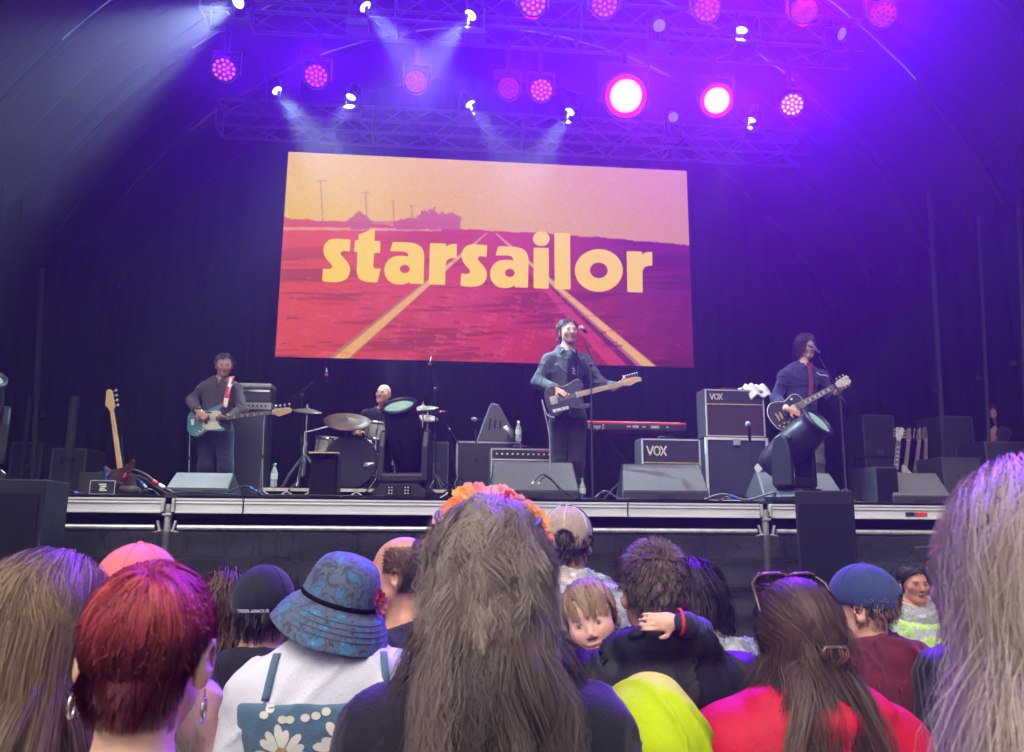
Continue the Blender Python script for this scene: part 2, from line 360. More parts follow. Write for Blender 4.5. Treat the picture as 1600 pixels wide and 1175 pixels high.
for px_, y0_, y1_ in ((501, 281, 345), (571, 299, 350), (614, 312, 350), (643, 320, 350)):
    img = lerp(img, A8(180, 110, 70)*np.ones_like(img), ((abs(PX-px_-(PY-y0_)*.05) < 1.1)*(PY > y0_)*(PY < y1_))*.6)
    img = lerp(img, A8(180, 110, 70)*np.ones_like(img), ((abs(PY-y0_-2) < 1)*(abs(PX-px_) < 9*(345-y0_)/64))*.5)
def strip(xa, ya, wa, xb, yb, wb, col, al=1., soft=1.3):
    global img
    t = (PY-ya)/(yb-ya); cx = xa+(xb-xa)*t; w = wa+(wb-wa)*t; d = w/2-abs(PX-cx)
    k = np.clip(d/soft+.5, 0, 1)*(t > 0)*(t < 1.02)*al; img = lerp(img, col*np.ones_like(img) if col.ndim == 1 else col, k)
strip(761, 364, 3, 529, 560, 36, A8(190, 120, 100)); strip(761, 364, 2, 532, 560, 24, A8(240, 180, 90))
strip(774, 364, 3, 986, 574, 60, A8(90, 20, 90), .45); strip(774, 364, 2, 968, 574, 30, A8(225, 70, 95), .8); strip(774, 364, 3, 1013, 574, 30, A8(190, 110, 110)); strip(774, 364, 2, 1016, 574, 20, A8(238, 180, 100))
for k in range(90):
    cx, cy_ = random.uniform(440, 1070), random.uniform(400, 565); w = random.uniform(3, 22)*(cy_-340)/200
    k_ = (abs(PX-cx) < w)*(abs(PY-cy_-fbm(PX[..., None]/8, .8, 2, k)) < random.uniform(.6, 2.0)); img = lerp(img, A8(*random.choice([(240, 110, 110), (120, 20, 60), (225, 80, 95), (110, 20, 100)]))*np.ones_like(img), k_*.5)
img *= (1+.03*rng.normal(size=img.shape[:2]))[..., None]*1.03
img = np.clip(img/255, 0, 1); lin = np.where(img <= .04045, img/12.92, ((img+.055)/1.055)**2.4)
idx = np.arange(NU*NV).reshape(NV, NU); Q = np.stack([idx[:-1, :-1], idx[:-1, 1:], idx[1:, 1:], idx[1:, :-1]], -1).reshape(-1, 4)
me = npmesh('picture', np.stack([U, np.zeros_like(U), Vv], -1).reshape(-1, 3), Q, False, lin.reshape(-1, 3))
def emis(name, col=None, s=1.):
    m = bpy.data.materials.new(name); m.use_nodes = True; n = m.node_tree.nodes; l = m.node_tree.links; n.remove(n['Principled BSDF'])
    e = n.new('ShaderNodeEmission'); e.inputs[1].default_value = s; l.new(e.outputs[0], n['Material Output'].inputs[0])
    if col is None: a = n.new('ShaderNodeAttribute'); a.attribute_name = 'Col'; l.new(a.outputs['Color'], e.inputs[0])
    else: e.inputs[0].default_value = (*col, 1)
    return m
obj('picture', me, emis('screen picture', None, EM*.88), scr)
def scr_uv(P):
    out = []
    for p in P:
        q = at(p[0], p[1], SY); out.append((q.x-(SXL+SXR)/2, q.z-SZB))
    return out
def el(cx, cy_, rx, ry, n=36): return np.array([(cx+rx*math.cos(2*math.pi*i/n), cy_+ry*math.sin(2*math.pi*i/n)) for i in range(n)])
gs = svg('M 195 190 L 320 197 Q 330 198 330 210 L 324 300 Q 322 310 312 305 C 275 292 240 300 240 322 C 245 350 327 395 327 465 C 325 545 270 580 170 578 C 130 576 105 574 88 570 Q 78 566 78 555 L 84 465 Q 85 452 98 457 C 130 465 168 462 168 435 C 168 415 90 370 88 300 C 88 230 130 190 195 190')[:-1]
gt = svg('M 402 155 L 540 98 Q 548 96 548 106 L 544 210 L 590 212 Q 598 213 597 222 L 594 310 Q 593 318 585 317 L 540 318 L 533 425 C 532 455 555 462 590 455 Q 598 455 596 464 L 573 572 Q 571 581 560 580 L 495 577 C 420 570 385 540 385 470 L 392 310 L 368 306 Q 362 304 363 296 L 370 212 Q 371 204 378 205 L 400 205')
ga = svg('M 706 225 Q 707 220 714 220 L 800 221 C 930 222 988 255 988 350 L 982 585 Q 981 594 972 594 L 862 590 Q 856 589 856 570 C 835 590 810 598 765 598 C 690 596 632 550 632 470 C 634 390 690 342 770 342 C 800 341 830 345 846 350 C 848 320 830 303 780 302 C 745 301 715 303 690 303 Q 681 303 684 292'); gah = el(814, 460, 45, 37)
gr_ = svg('M 1046 229 L 1175 233 Q 1184 234 1184 244 L 1183 265 C 1200 245 1220 236 1272 236 Q 1281 236 1280 245 L 1277 350 Q 1277 359 1268 359 C 1210 358 1185 380 1180 420 L 1174 592 Q 1173 602 1164 601 L 1038 597 Q 1028 596 1029 587 L 1039 237 Q 1040 229 1046 229')[:-1]
def z1(P): return P/5.714+np.array([490, 340])
def z2(P): return P/5.714+np.array([750, 340])
tr = lambda P, x0, kx, xs, y0, ky, ys: np.stack([x0+(P[:, 0]-xs)*kx, y0+(P[:, 1]-ys)*ky], -1)
r2 = tr(gr_, 1307, .94, 1029, 301, .99, 229); r2[:, 0] += (r2[:, 1]-301)*.045-8
letters = [[z1(gs)], [z1(gt)], [z1(ga), z1(gah)], [z1(gr_)], [z1(tr(gs, 1312, .945, 78, 240, .975, 190))], [z2(tr(ga, 90, .965, 632, 258, .985, 220)), z2(tr(gah, 90, .965, 632, 258, .985, 220))],
           [z2(np.array([(478, 276), (484, 270), (608, 272), (614, 278), (614, 628), (608, 635), (486, 632), (478, 626)])), z2(el(547, 190, 75, 65))], [z2(np.array([(663, 143), (669, 137), (797, 142), (803, 148), (808, 634), (802, 642), (674, 637), (667, 631)]))],
           [z2(el(1060, 473, 214, 190, 48)), z2(el(1060, 472, 79, 70))], [z2(r2)]]
for lp in letters:
    cx = np.mean(lp[0][:, 0]); f_ = min(1, max(0, (cx-500)/520)); c = c8(255-4*f_, 216-8*f_, 40+30*f_)
    o = flat_fill('letter', [scr_uv(q) for q in lp], .006, emis('letter yellow', c, EM*.95), scr); o.location.y = -.006
# ---- trusses
trm = mat('dull truss tube', (.10, .10, .105), .55, .4, var=.3, scale=20)
def truss(name, label, xa, xb, Y, Z, w=.38):
    t = thing(name, label, 'truss', ((xa+xb)/2, Y, Z), 0, 'lighting trusses over the stage'); L = (xb-xa)/2; h = w/2
    for y in (-h, h):
        for z in (-h, h): MB().cyl((-L, y, z), (L, y, z), .024, n=8).build('chord', trm, t)
    n = int(2*L/.42)
    for k in range(n):
        a = -L+2*L*k/n; b = -L+2*L*(k+1)/n; s = 1 if k % 2 else -1
        for y in (-h, h): MB().cyl((a, y, -s*h), (b, y, s*h), .011, n=6).build('lacing', trm, t)
        for z in (-h, h): MB().cyl((a, -s*h, z), (b, s*h, z), .011, n=6).build('lacing', trm, t)
        if k % 5 == 0:
            m_ = MB()
            for z in (-h, h): m_.cyl((a, -h, z), (a, h, z), .014, n=6)
            for y in (-h, h): m_.cyl((a, y, -h), (a, y, h), .014, n=6)
            m_.build('end_frame', trm, t)
    for f_ in (-.75, 0, .75): 
        zt = AZ+AB*math.sqrt(max(0, 1-(((xa+xb)/2+f_*L-SX)/AA)**2))-Z-.1
        MB().cyl((f_*L, 0, h), (f_*L, 0, zt), .008, n=5).build('hanging_cable', blk, t)
    return t
UP = dict(Y=8.15, Z=CAM.z+5.72); LO = dict(Y=10.45, Z=CAM.z+5.55); FR = dict(Y=6.75, Z=CAM.z+5.95)
xa = at(318, 50, UP['Y']).x
truss('upper_truss', 'upper silver box truss with crossed lacing, above the pink lamps', xa, 2*SX-xa+.6, **UP)
xa = at(342, 200, LO['Y']).x
truss('lower_truss', 'lower silver box truss just above the video screen', xa, 2*SX-xa+.6, **LO)
truss('front_truss', 'front box truss at the top edge carrying the highest pink lamps', xa-.3, 2*SX-xa+.9, **FR)
# ---- lamps
lensm = mat('glowing clear lens', (.6, .75, .72), .1, 0, var=.5, scale=40, emit=(.62, .95, .88), es=1.5)
lensoff = mat('dim glowing lens', (.25, .28, .35), .08, 0, var=.5, scale=40, emit=(.5, .5, .8), es=.22)  # lens of the switched-off lamps, still given a faint blue emission
def spotlight(parent, name, col, W_, size, blend=.6, rad=.05, loc=(0, 0, 0), d=None):
    L = bpy.data.lights.new(name, 'SPOT'); L.energy = W_; L.color = col; L.spot_size = R(size); L.spot_blend = blend; L.shadow_soft_size = rad
    o = bpy.data.objects.new(name, L); COL.objects.link(o); o.parent = parent; o.location = loc
    o.rotation_euler = (-(Vector(d))).to_track_quat('Z', 'Y').to_euler(); return o
def moving_head(px, py, Y, aim, label, col, W_, size, lit=True, scale=1., mount=1, group='beam lights on the trusses', ztruss=None, ytruss=None):
    """small moving head: base on the truss, yoke, head turned to aim"""
    P = at(px, py, Y); d = (Vector(aim)-P).normalized()
    t = thing('moving_head_light', label, 'stage light', P, 0, group)
    s = scale; r = .068*s
    x, y, z = frame_to(d, (1, 0, 0)); hd = MB(); hd.lathe([(0, -.26*s), (r*.75, -.25*s), (r*.95, -.12*s), (r*1.05, -.04*s), (r*1.2, -.03*s), (r*1.2, .0), (r*1.05, .004), (r*1.05, -.012)], (0, 0, 0), d, 18, up=(1, 0, 0))
    hd.build('head', blkp, t)
    ln = MB(); ln.lathe([(0, -.004), (r*.5, -.0045), (r*1.06, -.012)], (0, 0, 0), d, 18, up=(1, 0, 0)); ln.build('lens', lensm if lit else lensoff, t)
    pc = -d*.13*s; yk = MB()
    hx = Vector((1, 0, 0)) if abs(d.x) < .8 else Vector((0, 1, 0)); hx = (hx-d*hx.dot(d)).normalized()
    zb = -.30*s*mount
    for q in (-1, 1): yk.box(pc+hx*q*.105*s+Vector((0, 0, zb*.4)), (.035*s, .07*s, abs(zb)*1.0))
    yk.box(pc+Vector((0, 0, zb*.92)), (.25*s, .08*s, .05*s)); yk.build('yoke', blkp, t, bevel=.008)
    MB().box(pc+Vector((0, 0, zb*1.15)), (.24*s, .2*s, .08*s)).build('base', blkp, t, bevel=.01)
    if ztruss is not None: MB().tube([pc+Vector((0, 0, zb*1.15)), (pc.x, ytruss-P.y-.19, ztruss-P.z-.05), (pc.x, ytruss-P.y, ztruss-P.z)], .02, 6).build('clamp', blk, t)
    if lit: spotlight(t, 'beam', col, W_*3.4, size, .7, .05, d*.03, d)
    return t
BEAM = (.62, .88, 1.0)
zt_u, zt_l = UP['Z']+.21, LO['Z']+.21
for i, (px, py, aim, W_, sz, lit) in enumerate(((372, 3, (-4.6, 2.6, 1.0), 1300, 26, 1), (571, 11, (1.2, 7.2, 4.4), 900, 34, 1), (735, 24, (-1.3, 7.0, 4.4), 900, 34, 1), (1030, 40, (1.6, 3, 2), 0, 20, 0), (1158, 48, (2.6, 7.6, 4.0), 1000, 30, 1), (1316, 53, (6, 5, 5), 0, 20, 0))):
    moving_head(px, py, UP['Y']-.34, aim, ['white beam light at the far left end of the upper truss', 'second white beam light from the left on the upper truss', 'third white beam light from the left on the upper truss', 'unlit beam light left of the bright one on the upper truss', 'bright white beam light above the two glaring magenta lamps', 'unlit beam light at the right end of the upper truss'][i], BEAM, W_, sz, lit, ztruss=zt_u, ytruss=UP['Y'])
for i, (px, py, aim, W_, sz, lit) in enumerate(((433, 142, (-.3, 9.2, 4.6), 800, 36, 1), (548, 152, (-2.0, 9.4, 4.6), 800, 36, 1), (735, 163, (1.6, 9.4, 5.0), 600, 34, 1), (890, 175, (.4, 9.4, 5.0), 700, 34, 1), (1052, 183, (2, 3, 2), 0, 20, 0), (1173, 188, (2.9, 10.0, 3.6), 900, 34, 1))):
    moving_head(px, py, LO['Y']-.36, aim, ['leftmost white beam light above the lower truss', 'second white beam light from the left above the lower truss', 'white beam light over the middle of the lower truss', 'white beam light over the right part of the lower truss', 'small unlit beam light between the two glaring magenta lamps', 'white beam light right of the screen shining straight down'][i], BEAM, W_, sz, lit, ztruss=zt_l, ytruss=LO['Y'])
def wash(px, py, Y, label, bright, col, W_, zt, aim=(0.5, -3, 1.2), size=70, face=None):
    P = at(px, py, Y); d = (Vector(aim)-P).normalized()
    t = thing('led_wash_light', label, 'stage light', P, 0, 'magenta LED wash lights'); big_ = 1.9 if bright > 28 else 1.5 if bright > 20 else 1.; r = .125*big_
    MB().lathe([(0, -.16), (r*.6, -.155), (r*.95, -.08), (r*1.12, -.06), (r*1.12, .0), (r*1.0, .002), (r, -.02), (0, -.02)], (0, 0, 0), d, 22, up=(1, 0, 0)).build('housing', blkp, t)
    x, y, z = frame_to(d, (1, 0, 0)); cells = MB(); outer = MB(); k = [(0, 0)]+[(.042, i*60) for i in range(6)]+[(.083, i*30+10) for i in range(12)]
    for rr, a in k:
        rr *= big_; c = x*math.cos(R(a))*rr*1.25+y*math.sin(R(a))*rr*1.25-z*.008; g_ = 1.5*big_ if bright > 20 else 1.; (outer if big_ > 1 and rr > .06*big_ else cells).lathe([(0, .008), (.012*g_, .005), (.0165*g_, -.006)], c, d, 8, up=(1, 0, 0))
    if big_ == 1: cells.build('led_cells', emis('led cell', col, bright*EM), t)
    if big_ > 1:  # glaring lamps drawn oversize; emissive rings imitate bloom round the lens
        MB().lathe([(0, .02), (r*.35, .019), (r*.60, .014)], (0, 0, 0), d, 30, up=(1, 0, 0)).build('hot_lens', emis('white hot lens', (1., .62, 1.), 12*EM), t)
        MB().lathe([(r*.60, .0135), (r*.78, .009)], (0, 0, 0), d, 30, up=(1, 0, 0)).build('inner_bloom_ring', emis('bright magenta bloom', (1., .16, .95), 5*EM), t)
        MB().lathe([(r*.78, .0085), (r*.99, .001)], (0, 0, 0), d, 30, up=(1, 0, 0)).build('outer_bloom_ring', emis('magenta bloom', (.95, .01, .9), 1.3*EM), t)
    MB().lathe([(0, -.017), (r, -.0165)], (0, 0, 0), d, 22, up=(1, 0, 0)).build('reflector_plate', mat('lit reflector' if bright > 20 else 'dark reflector', (.2, .04, .2), .3, .3, emit=(1, .02, .85) if bright > 20 else None, es=3.), t)
    yk = MB()
    for q in (-1, 1): yk.box(Vector((q*.155*big_, .06, .1*big_)), (.02, .05, .26*big_))
    yk.box((0, .06, .235*big_), (.33*big_, .05, .02)); yk.build('yoke', blkp, t, bevel=.004)
    MB().box((0, .06, (zt-P.z+.235*big_)/2), (.05, .05, abs(zt-P.z-.235*big_)+.02)).build('clamp', blk, t)
    if W_: spotlight(t, 'glow', (.42, .03, 1.) if bright > 20 else GLOW, W_*PW, 34 if bright > 20 else size, 1., .1, d*.03, d)
    return t
MG = (1., .10, .95)
PW = 2.1
GLOW = (.125, .0, 1.0)
zb_u = UP['Z']-.21; zb_f = FR['Z']-.21
mid = ['leftmost', 'second', 'third', 'fourth', 'fifth']
WASH = [(350, 108, 'pink LED wash light at the far left under the upper truss', 1.6, MG, 220), (494, 118, 'second pink LED wash light from the left under the upper truss', 1.3, (.9, .08, 1.), 420),
        (650, 127, 'dim violet LED wash light in the middle under the upper truss', .7, (.5, .06, 1.), 420), (795, 137, 'dim violet LED wash light left of the pink one at centre', .7, (.5, .06, 1.), 300), (846, 140, 'pink LED wash light just right of centre under the upper truss', 2.2, MG, 300),
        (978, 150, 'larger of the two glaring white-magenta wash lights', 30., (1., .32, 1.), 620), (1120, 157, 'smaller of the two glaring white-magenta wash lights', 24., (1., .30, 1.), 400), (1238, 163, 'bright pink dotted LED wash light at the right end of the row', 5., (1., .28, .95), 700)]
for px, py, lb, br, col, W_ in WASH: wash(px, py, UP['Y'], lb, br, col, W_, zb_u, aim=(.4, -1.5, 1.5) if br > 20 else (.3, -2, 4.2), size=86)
for px, py, lb, br, col, W_ in [(833, 3, 'leftmost of the pink LED wash lights at the top edge', 2.0, MG, 200), (945, 5, 'second pink LED wash light along the top edge', 1.2, (.8, .1, 1), 200), (1105, 12, 'third LED wash light along the top edge, dim pink', .8, (.8, .1, 1), 600), (1257, 15, 'fourth LED wash light along the top edge, very dim violet', .5, (.5, .06, 1), 800), (1380, 22, 'last LED wash light along the top edge, nearly dark', .3, (.4, .05, 1), 800)]:
    wash(px, py, FR['Y'], lb, br, col, W_, zb_f, aim=(.3, -2, 4.2), size=86)
# ================================================================== GEAR ON THE STAGE
grey_c = mat('grey carpet cabinet', (.10, .10, .105), .75, 0, var=.25, scale=60, bump=.3, bscale=200)
chr_c = mat('charcoal cabinet', (.024, .024, .027), .6, 0, var=.3, scale=40, bump=.3, bscale=200)
cream = mat('cream plastic', (.72, .68, .52), .45, 0, var=.15)
white_p = mat('white plastic', (.75, .75, .72), .4, 0, var=.12)
maple = mat('maple', (.62, .40, .17), .35, 0, var=.25, scale=8, stretch=(1, 8, 8), coat=.3)
rosew = mat('rosewood', (.045, .025, .018), .5, 0, var=.3, scale=20)
blue_p = mat('blue connector', c8(40, 90, 200), .4); redp = mat('red ring', c8(220, 50, 60), .45)
clear = mat('clear bottle', (.75, .85, .88), .12, 0, var=.1, alpha=.38, spec=.8); greenp = mat('green cap', c8(60, 150, 90), .4)
gold = mat('gold hardware', (.75, .55, .2), .3, .9)
def dk(px, Y, py=765): p = at(px, py, Y); return Vector((p.x, Y, Z0))
def wedge(px0, px1, Y, h, label, rz=0., depth=.5, panel=grey_c):
    a, b = dk(px0, Y), dk(px1, Y); w = (b.x-a.x)
    t = thing('floor_monitor', label, 'floor monitor', ((a.x+b.x)/2, Y, Z0), rz, 'wedge monitors along the stage front')
    pr = [(0, 0), (0, .075), (.20, h), (.26, h), (depth, .06), (depth, 0)]; m_ = MB(); x = w/2; xi = x*.93
    n = len(pr); vs = [(-(x if p[1] < .08 else xi), p[0], p[1]+.005) for p in pr]+[((x if p[1] < .08 else xi), p[0], p[1]+.005) for p in pr]
    m_.add(vs, [tuple(range(n)), tuple(range(2*n-1, n-1, -1))]+[(i, n+i, n+(i+1) % n, (i+1) % n) for i in range(n)]); m_.build('cabinet', chr_c, t, bevel=.008)
    sl = Vector((0, .20, h-.075)); nrm = Vector((0, -(h-.075), .20)).normalized()
    p0 = Vector((0, 0, .08)); q = MB(); k = .97
    c0 = p0+sl*.03; c1 = p0+sl*.97; e = nrm*.006
    q.hexa([c0+Vector((-x*k, 0, 0))-e, c0+Vector((x*k, 0, 0))-e, c1+Vector((xi*k, 0, 0))-e, c1+Vector((-xi*k, 0, 0))-e, c0+Vector((-x*k, 0, 0))+e, c0+Vector((x*k, 0, 0))+e, c1+Vector((xi*k, 0, 0))+e, c1+Vector((-xi*k, 0, 0))+e]); q.build('back_panel', panel, t, bevel=.003)
    MB().box((0, -.004, .035), (.16, .012, .03)).build('socket_plate', blkp, t)
    s2 = Vector((0, depth-.26, .06-h)); g_ = MB(); n2 = Vector((0, h-.06, depth-.26)).normalized()*.008; c0 = Vector((0, .26, h))+s2*.08; c1 = Vector((0, .26, h))+s2*.92
    g_.hexa([c0+Vector((-xi*.9, 0, 0))-n2, c0+Vector((xi*.9, 0, 0))-n2, c1+Vector((xi*.9, 0, 0))-n2, c1+Vector((-xi*.9, 0, 0))-n2, c0+Vector((-xi*.9, 0, 0))+n2, c0+Vector((xi*.9, 0, 0))+n2, c1+Vector((xi*.9, 0, 0))+n2, c1+Vector((-xi*.9, 0, 0))+n2]); g_.build('grille', grille, t)
    return t
wedge(258, 357, 7.55, .235, 'pale grey floor monitor in front of the bass player', panel=mat('pale grey panel', (.13, .13, .125), .7, 0, var=.2, scale=50, bump=.3, bscale=200))
wedge(768, 906, 7.25, .36, 'wide grey floor monitor at the feet of the singer')
wedge(974, 1106, 7.05, .345, 'dark grey floor monitor right of the singer, in front of the small amplifier', rz=-.10)
wedge(1192, 1318, 7.35, .30, 'grey floor monitor partly hidden behind the right moving head')
wedge(1396, 1484, 7.5, .325, 'grey floor monitor at the right end of the row', rz=-.06)
# closed black speaker boxes
def sbox(name, label, px0, px1, pytop, Y, d, zb, cat='speaker', m=blk, skew=0., rz=0.):
    a, b = at(px0, pytop, Y), at(px1, pytop, Y); w = b.x-a.x; h = a.z-zb
    t = thing(name, label, cat, ((a.x+b.x)/2, Y+d/2, zb), rz)
    v = [(-w/2-skew, -d/2, 0), (w/2+skew, -d/2, 0), (w/2, d/2, 0), (-w/2, d/2, 0), (-w/2, -d/2, h), (w/2, -d/2, h), (w/2, d/2, h), (-w/2, d/2, h)]
    MB().hexa(v).build('cabinet', m, t, bevel=.01)
    MB().box((0, -d/2-.004, h/2), (w*.9, .01, h*.9)).build('grille', mat('black cloth grille', (.008, .008, .01), .85, 0, spec=.15, var=.4, scale=30, bump=.3, bscale=300), t, bevel=.003)
    return t, w, h
sbox('front_fill_speaker', 'tall black speaker cabinet at the far left in front of the stage', -75, 60, 747, 5.9, .55, .02, rz=R(8))
t, w_, h_ = sbox('front_fill_speaker', 'tall black speaker cabinet standing before the stage edge on the right', 1268, 1350, 766, 5.9, .45, .02, rz=R(-28))
t, w_, h_ = sbox('monitor_box', 'upright black box on the stage edge left of the drum kit', 486, 528, 709, 7.0, .3, Z0, skew=.004)
MB().box((0, -.15, h_+.008), (w_*1.1, .12, .012)).build('wooden_lid', mat('worn wood strip', (.5, .42, .28), .6), t)
MB().box((-.02, -.156, h_*.9), (w_*.3, .006, .012)).build('label_strip', white_p, t)
sbox('monitor_box', 'dark upright box beside the rightmost floor monitor', 1366, 1402, 729, 7.55, .45, Z0, m=chr_c)
# guitars -------------------------------------------------------------
def guitar(name, label, shape, colm, loc, tilt, yaw=0., lean=0., cat='guitar', group=None, maple=maple):
    t = thing(name, label, cat, loc, rot=Euler((lean, -tilt, yaw), 'XYZ'), group=group)
    O = dict(tele=[(-.20, 0), (-.19, .09), (-.14, .142), (-.06, .135), (0, .115), (.07, .128), (.13, .148), (.185, .13), (.195, .06), (.165, .034), (.16, -.03), (.145, -.055), (.165, -.10), (.215, -.118), (.2, -.145), (.12, -.15), (.05, -.12), (0, -.113), (-.07, -.14), (-.14, -.152), (-.19, -.10)],
             bass=[(-.215, -.02), (-.20, .08), (-.14, .125), (-.05, .118), (.02, .112), (.10, .142), (.175, .165), (.185, .14), (.15, .09), (.135, .04), (.13, -.035), (.14, -.08), (.185, -.12), (.165, -.145), (.09, -.135), (0, -.125), (-.09, -.168), (-.17, -.155), (-.215, -.09)],
             lp=[(-.205, 0), (-.19, .095), (-.125, .155), (-.045, .142), (.015, .112), (.075, .122), (.135, .135), (.185, .105), (.2, .04), (.195, -.03), (.155, -.045), (.165, -.085), (.215, -.098), (.205, -.13), (.13, -.142), (.05, -.115), (-.02, -.118), (-.1, -.158), (-.175, -.115)],
             strat=[(-.2, 0), (-.185, .09), (-.12, .14), (-.03, .118), (.03, .11), (.12, .15), (.225, .165), (.22, .13), (.16, .05), (.15, -.03), (.16, -.09), (.2, -.13), (.16, -.145), (.06, -.12), (-.02, -.12), (-.1, -.16), (-.18, -.12)])[shape]
    OUT = crom(O, 5); big = shape == 'bass'
    MB().prism(OUT, .042).build('body', colm, t, bevel=.006, seg=2)
    NL = .60 if big else .46; n0 = .12
    nx1 = n0+NL; nw0, nw1 = (.027, .020) if big else (.027, .021)
    bk_ = MB(); bk_.hexa([(n0, .0, -nw0), (nx1, .0, -nw1), (nx1, .018, -nw1*.7), (n0, .02, -nw0*.8), (n0, .0, nw0), (nx1, .0, nw1), (nx1, .018, nw1*.7), (n0, .02, nw0*.8)]); bk_.build('neck', maple if shape != 'lp' else mat('mahogany', (.09, .03, .015), .4), t, bevel=.004)
    fbm_ = maple if shape in ('tele', 'strat') else rosew
    fb = MB(); fb.hexa([(n0-.02, -.007, -nw0), (nx1, -.007, -nw1), (nx1, .0, -nw1), (n0-.02, 0, -nw0), (n0-.02, -.007, nw0), (nx1, -.007, nw1), (nx1, 0, nw1), (n0-.02, 0, nw0)]); fbo = fb.build('fretboard', fbm_, t)
    L = NL+.02; fr = []
    scale_l = .86 if big else .64; xs = [nx1-scale_l*(1-2**(-k/12)) for k in range(1, 21)]
    for k, x in enumerate(xs):
        if x > n0-.01: MB().box((x, -.0075, 0), (.002, .002, nw0*1.9)).build('fret', steel, fbo)
    for k in (3, 5, 7, 9, 12, 15):
        x = (xs[k-1]+xs[k-2])/2
        if x > n0:
            if shape == 'lp' or big: MB().box((x, -.0076, 0), (.02 if not big else .012, .0016, nw1*1.3)).build('fret_marker', cream, fbo)
            else: MB().cyl((x, -.0072, 0), (x, -.0082, 0), .004, n=8).build('fret_marker', blkp, fbo)
    MB().box((nx1+.003, -.005, 0), (.006, .012, nw1*2)).build('nut', cream, t)
    if shape == 'lp':
        H = [(nx1, -.021), (nx1+.02, -.024), (nx1+.05, -.042), (nx1+.165, -.048), (nx1+.185, -.02), (nx1+.172, 0), (nx1+.185, .02), (nx1+.165, .048), (nx1+.05, .042), (nx1+.02, .024), (nx1, .021)]
        MB().prism(H, .016, .004).build('headstock', mat('pale silver headstock', (.55, .52, .45), .3, .2, var=.3), t, bevel=.002)
        pegs = [(nx1+.06+.04*k, s*.062) for k in range(3) for s in (-1, 1)]
        for p in pegs: MB().ball((p[0], .012, p[1]), .011, 8, (1, .6, 1)).build('tuning_peg', gold, t)
    else:
        e = .20 if big else .165
        H = crom([(nx1, -.021), (nx1+.03, -.03), (nx1+.06, -.052 if big else -.036), (nx1+.10, -.044 if big else -.022), (nx1+e*.8, -.03 if big else -.014), (nx1+e, -.018), (nx1+e+.012, .008), (nx1+e-.02, .034), (nx1+.06, .04), (nx1+.02, .036), (nx1, .021)], 4)
        MB().prism(H, .014, .004).build('headstock', maple, t, bevel=.002)
        n = 4 if big else 6
        for k in range(n):
            x = nx1+.035+(e-.05)*k/(n-1); z = .036+.004*k/n; pg = MB(); pg.cyl((x, .01, z), (x, .01, z+.025), .003, n=6); pg.ball((x, .01, z+.032), .010 if not big else .014, 8, (1, .5, 1)); pg.cyl((x, -.004, z-.022), (x, -.014, z-.022), .005 if not big else .008, n=8); pg.build('tuning_peg', chrome if not big else steel, t)
    if shape == 'bass':
        PG = crom([(-.02, .06), (.03, .085), (.10, .09), (.16, .07), (.13, .035), (.12, -.03), (.13, -.075), (.155, -.112), (.08, -.115), (0, -.105), (-.045, -.075), (-.045, -.01)], 4); MB().prism(PG, .003, -.004).build('pickguard', cream, t)
        for x in (-.005, .022): MB().box((x, -.008, .02 if x > 0 else -.02), (.022, .012, .05)).build('pickup', blkp, t)
        MB().box((.035, -.01, .075), (.05, .01, .014)).build('thumb_rest', blkp, t)
        MB().box((-.15, -.008, -.01), (.04, .014, .075)).build('bridge', chrome, t, bevel=.003)
        MB().box((-.075, -.006, -.12), (.085, .004, .03), rot=(0, -.5, 0)).build('control_plate', chrome, t)
        for k in range(2): MB().cyl((-.095+.035*k, -.006, -.128+.02*k), (-.095+.035*k, -.022, -.128+.02*k), .009, n=10).build('knob', blkp, t)
    elif shape in ('tele',):
        PG = crom([(.0, .05), (.06, .10), (.13, .115), (.165, .09), (.155, .035), (.15, -.03), (.10, -.06), (.03, -.05), (-.02, -.02)], 4); MB().prism(PG, .002, -.003).build('pickguard', mat('black pickguard', (.05, .05, .06), .35, 0), t)
        MB().box((.11, -.007, 0), (.018, .01, .062)).build('pickup', chrome, t, bevel=.003)
        MB().box((-.12, -.007, 0), (.07, .012, .08)).build('bridge', steel, t, bevel=.003)
        MB().box((-.075, -.004, -.10), (.16, .005, .032), rot=(0, 0, 0)).build('control_plate', chrome, t, bevel=.002)
        for k in range(2): MB().cyl((-.115+.05*k, -.006, -.10), (-.115+.05*k, -.024, -.10), .010, n=10).build('knob', steel, t)
        MB().box((-.03, -.012, -.10), (.006, .016, .012)).build('selector_switch', blkp, t)
    elif shape == 'lp':
        MB().prism([(p[0]*1.012, p[1]*1.018) for p in OUT], .010, .0015).build('binding', cream, t)
        MB().hexa([(n0-.025, -.006, -nw0-.003), (nx1, -.006, -nw1-.003), (nx1, -.001, -nw1-.003), (n0-.025, -.001, -nw0-.003), (n0-.025, -.006, nw0+.003), (nx1, -.006, nw1+.003), (nx1, -.001, nw1+.003), (n0-.025, -.001, nw0+.003)]).build('neck_binding', cream, t)
        for x in (.07, -.03): MB().box((x, -.006, 0), (.04, .012, .075)).build('pickup', gold if x < 0 else cream, t, bevel=.003)
        MB().box((-.09, -.012, 0), (.02, .016, .08), rot=(0, .1, 0)).build('bridge', gold, t); MB().box((-.13, -.01, 0), (.016, .014, .085)).build('tailpiece', gold, t)
        for k, (x, z) in enumerate(((-.10, -.085), (-.06, -.10), (-.125, -.12), (-.155, -.09))): MB().cyl((x, 0, z), (x, -.018, z), .010, n=10).build('knob', gold, t)
        MB().cyl((.10, 0, .095), (.10, -.012, .095), .012, n=10).build('toggle_switch', cream, t)
    else:
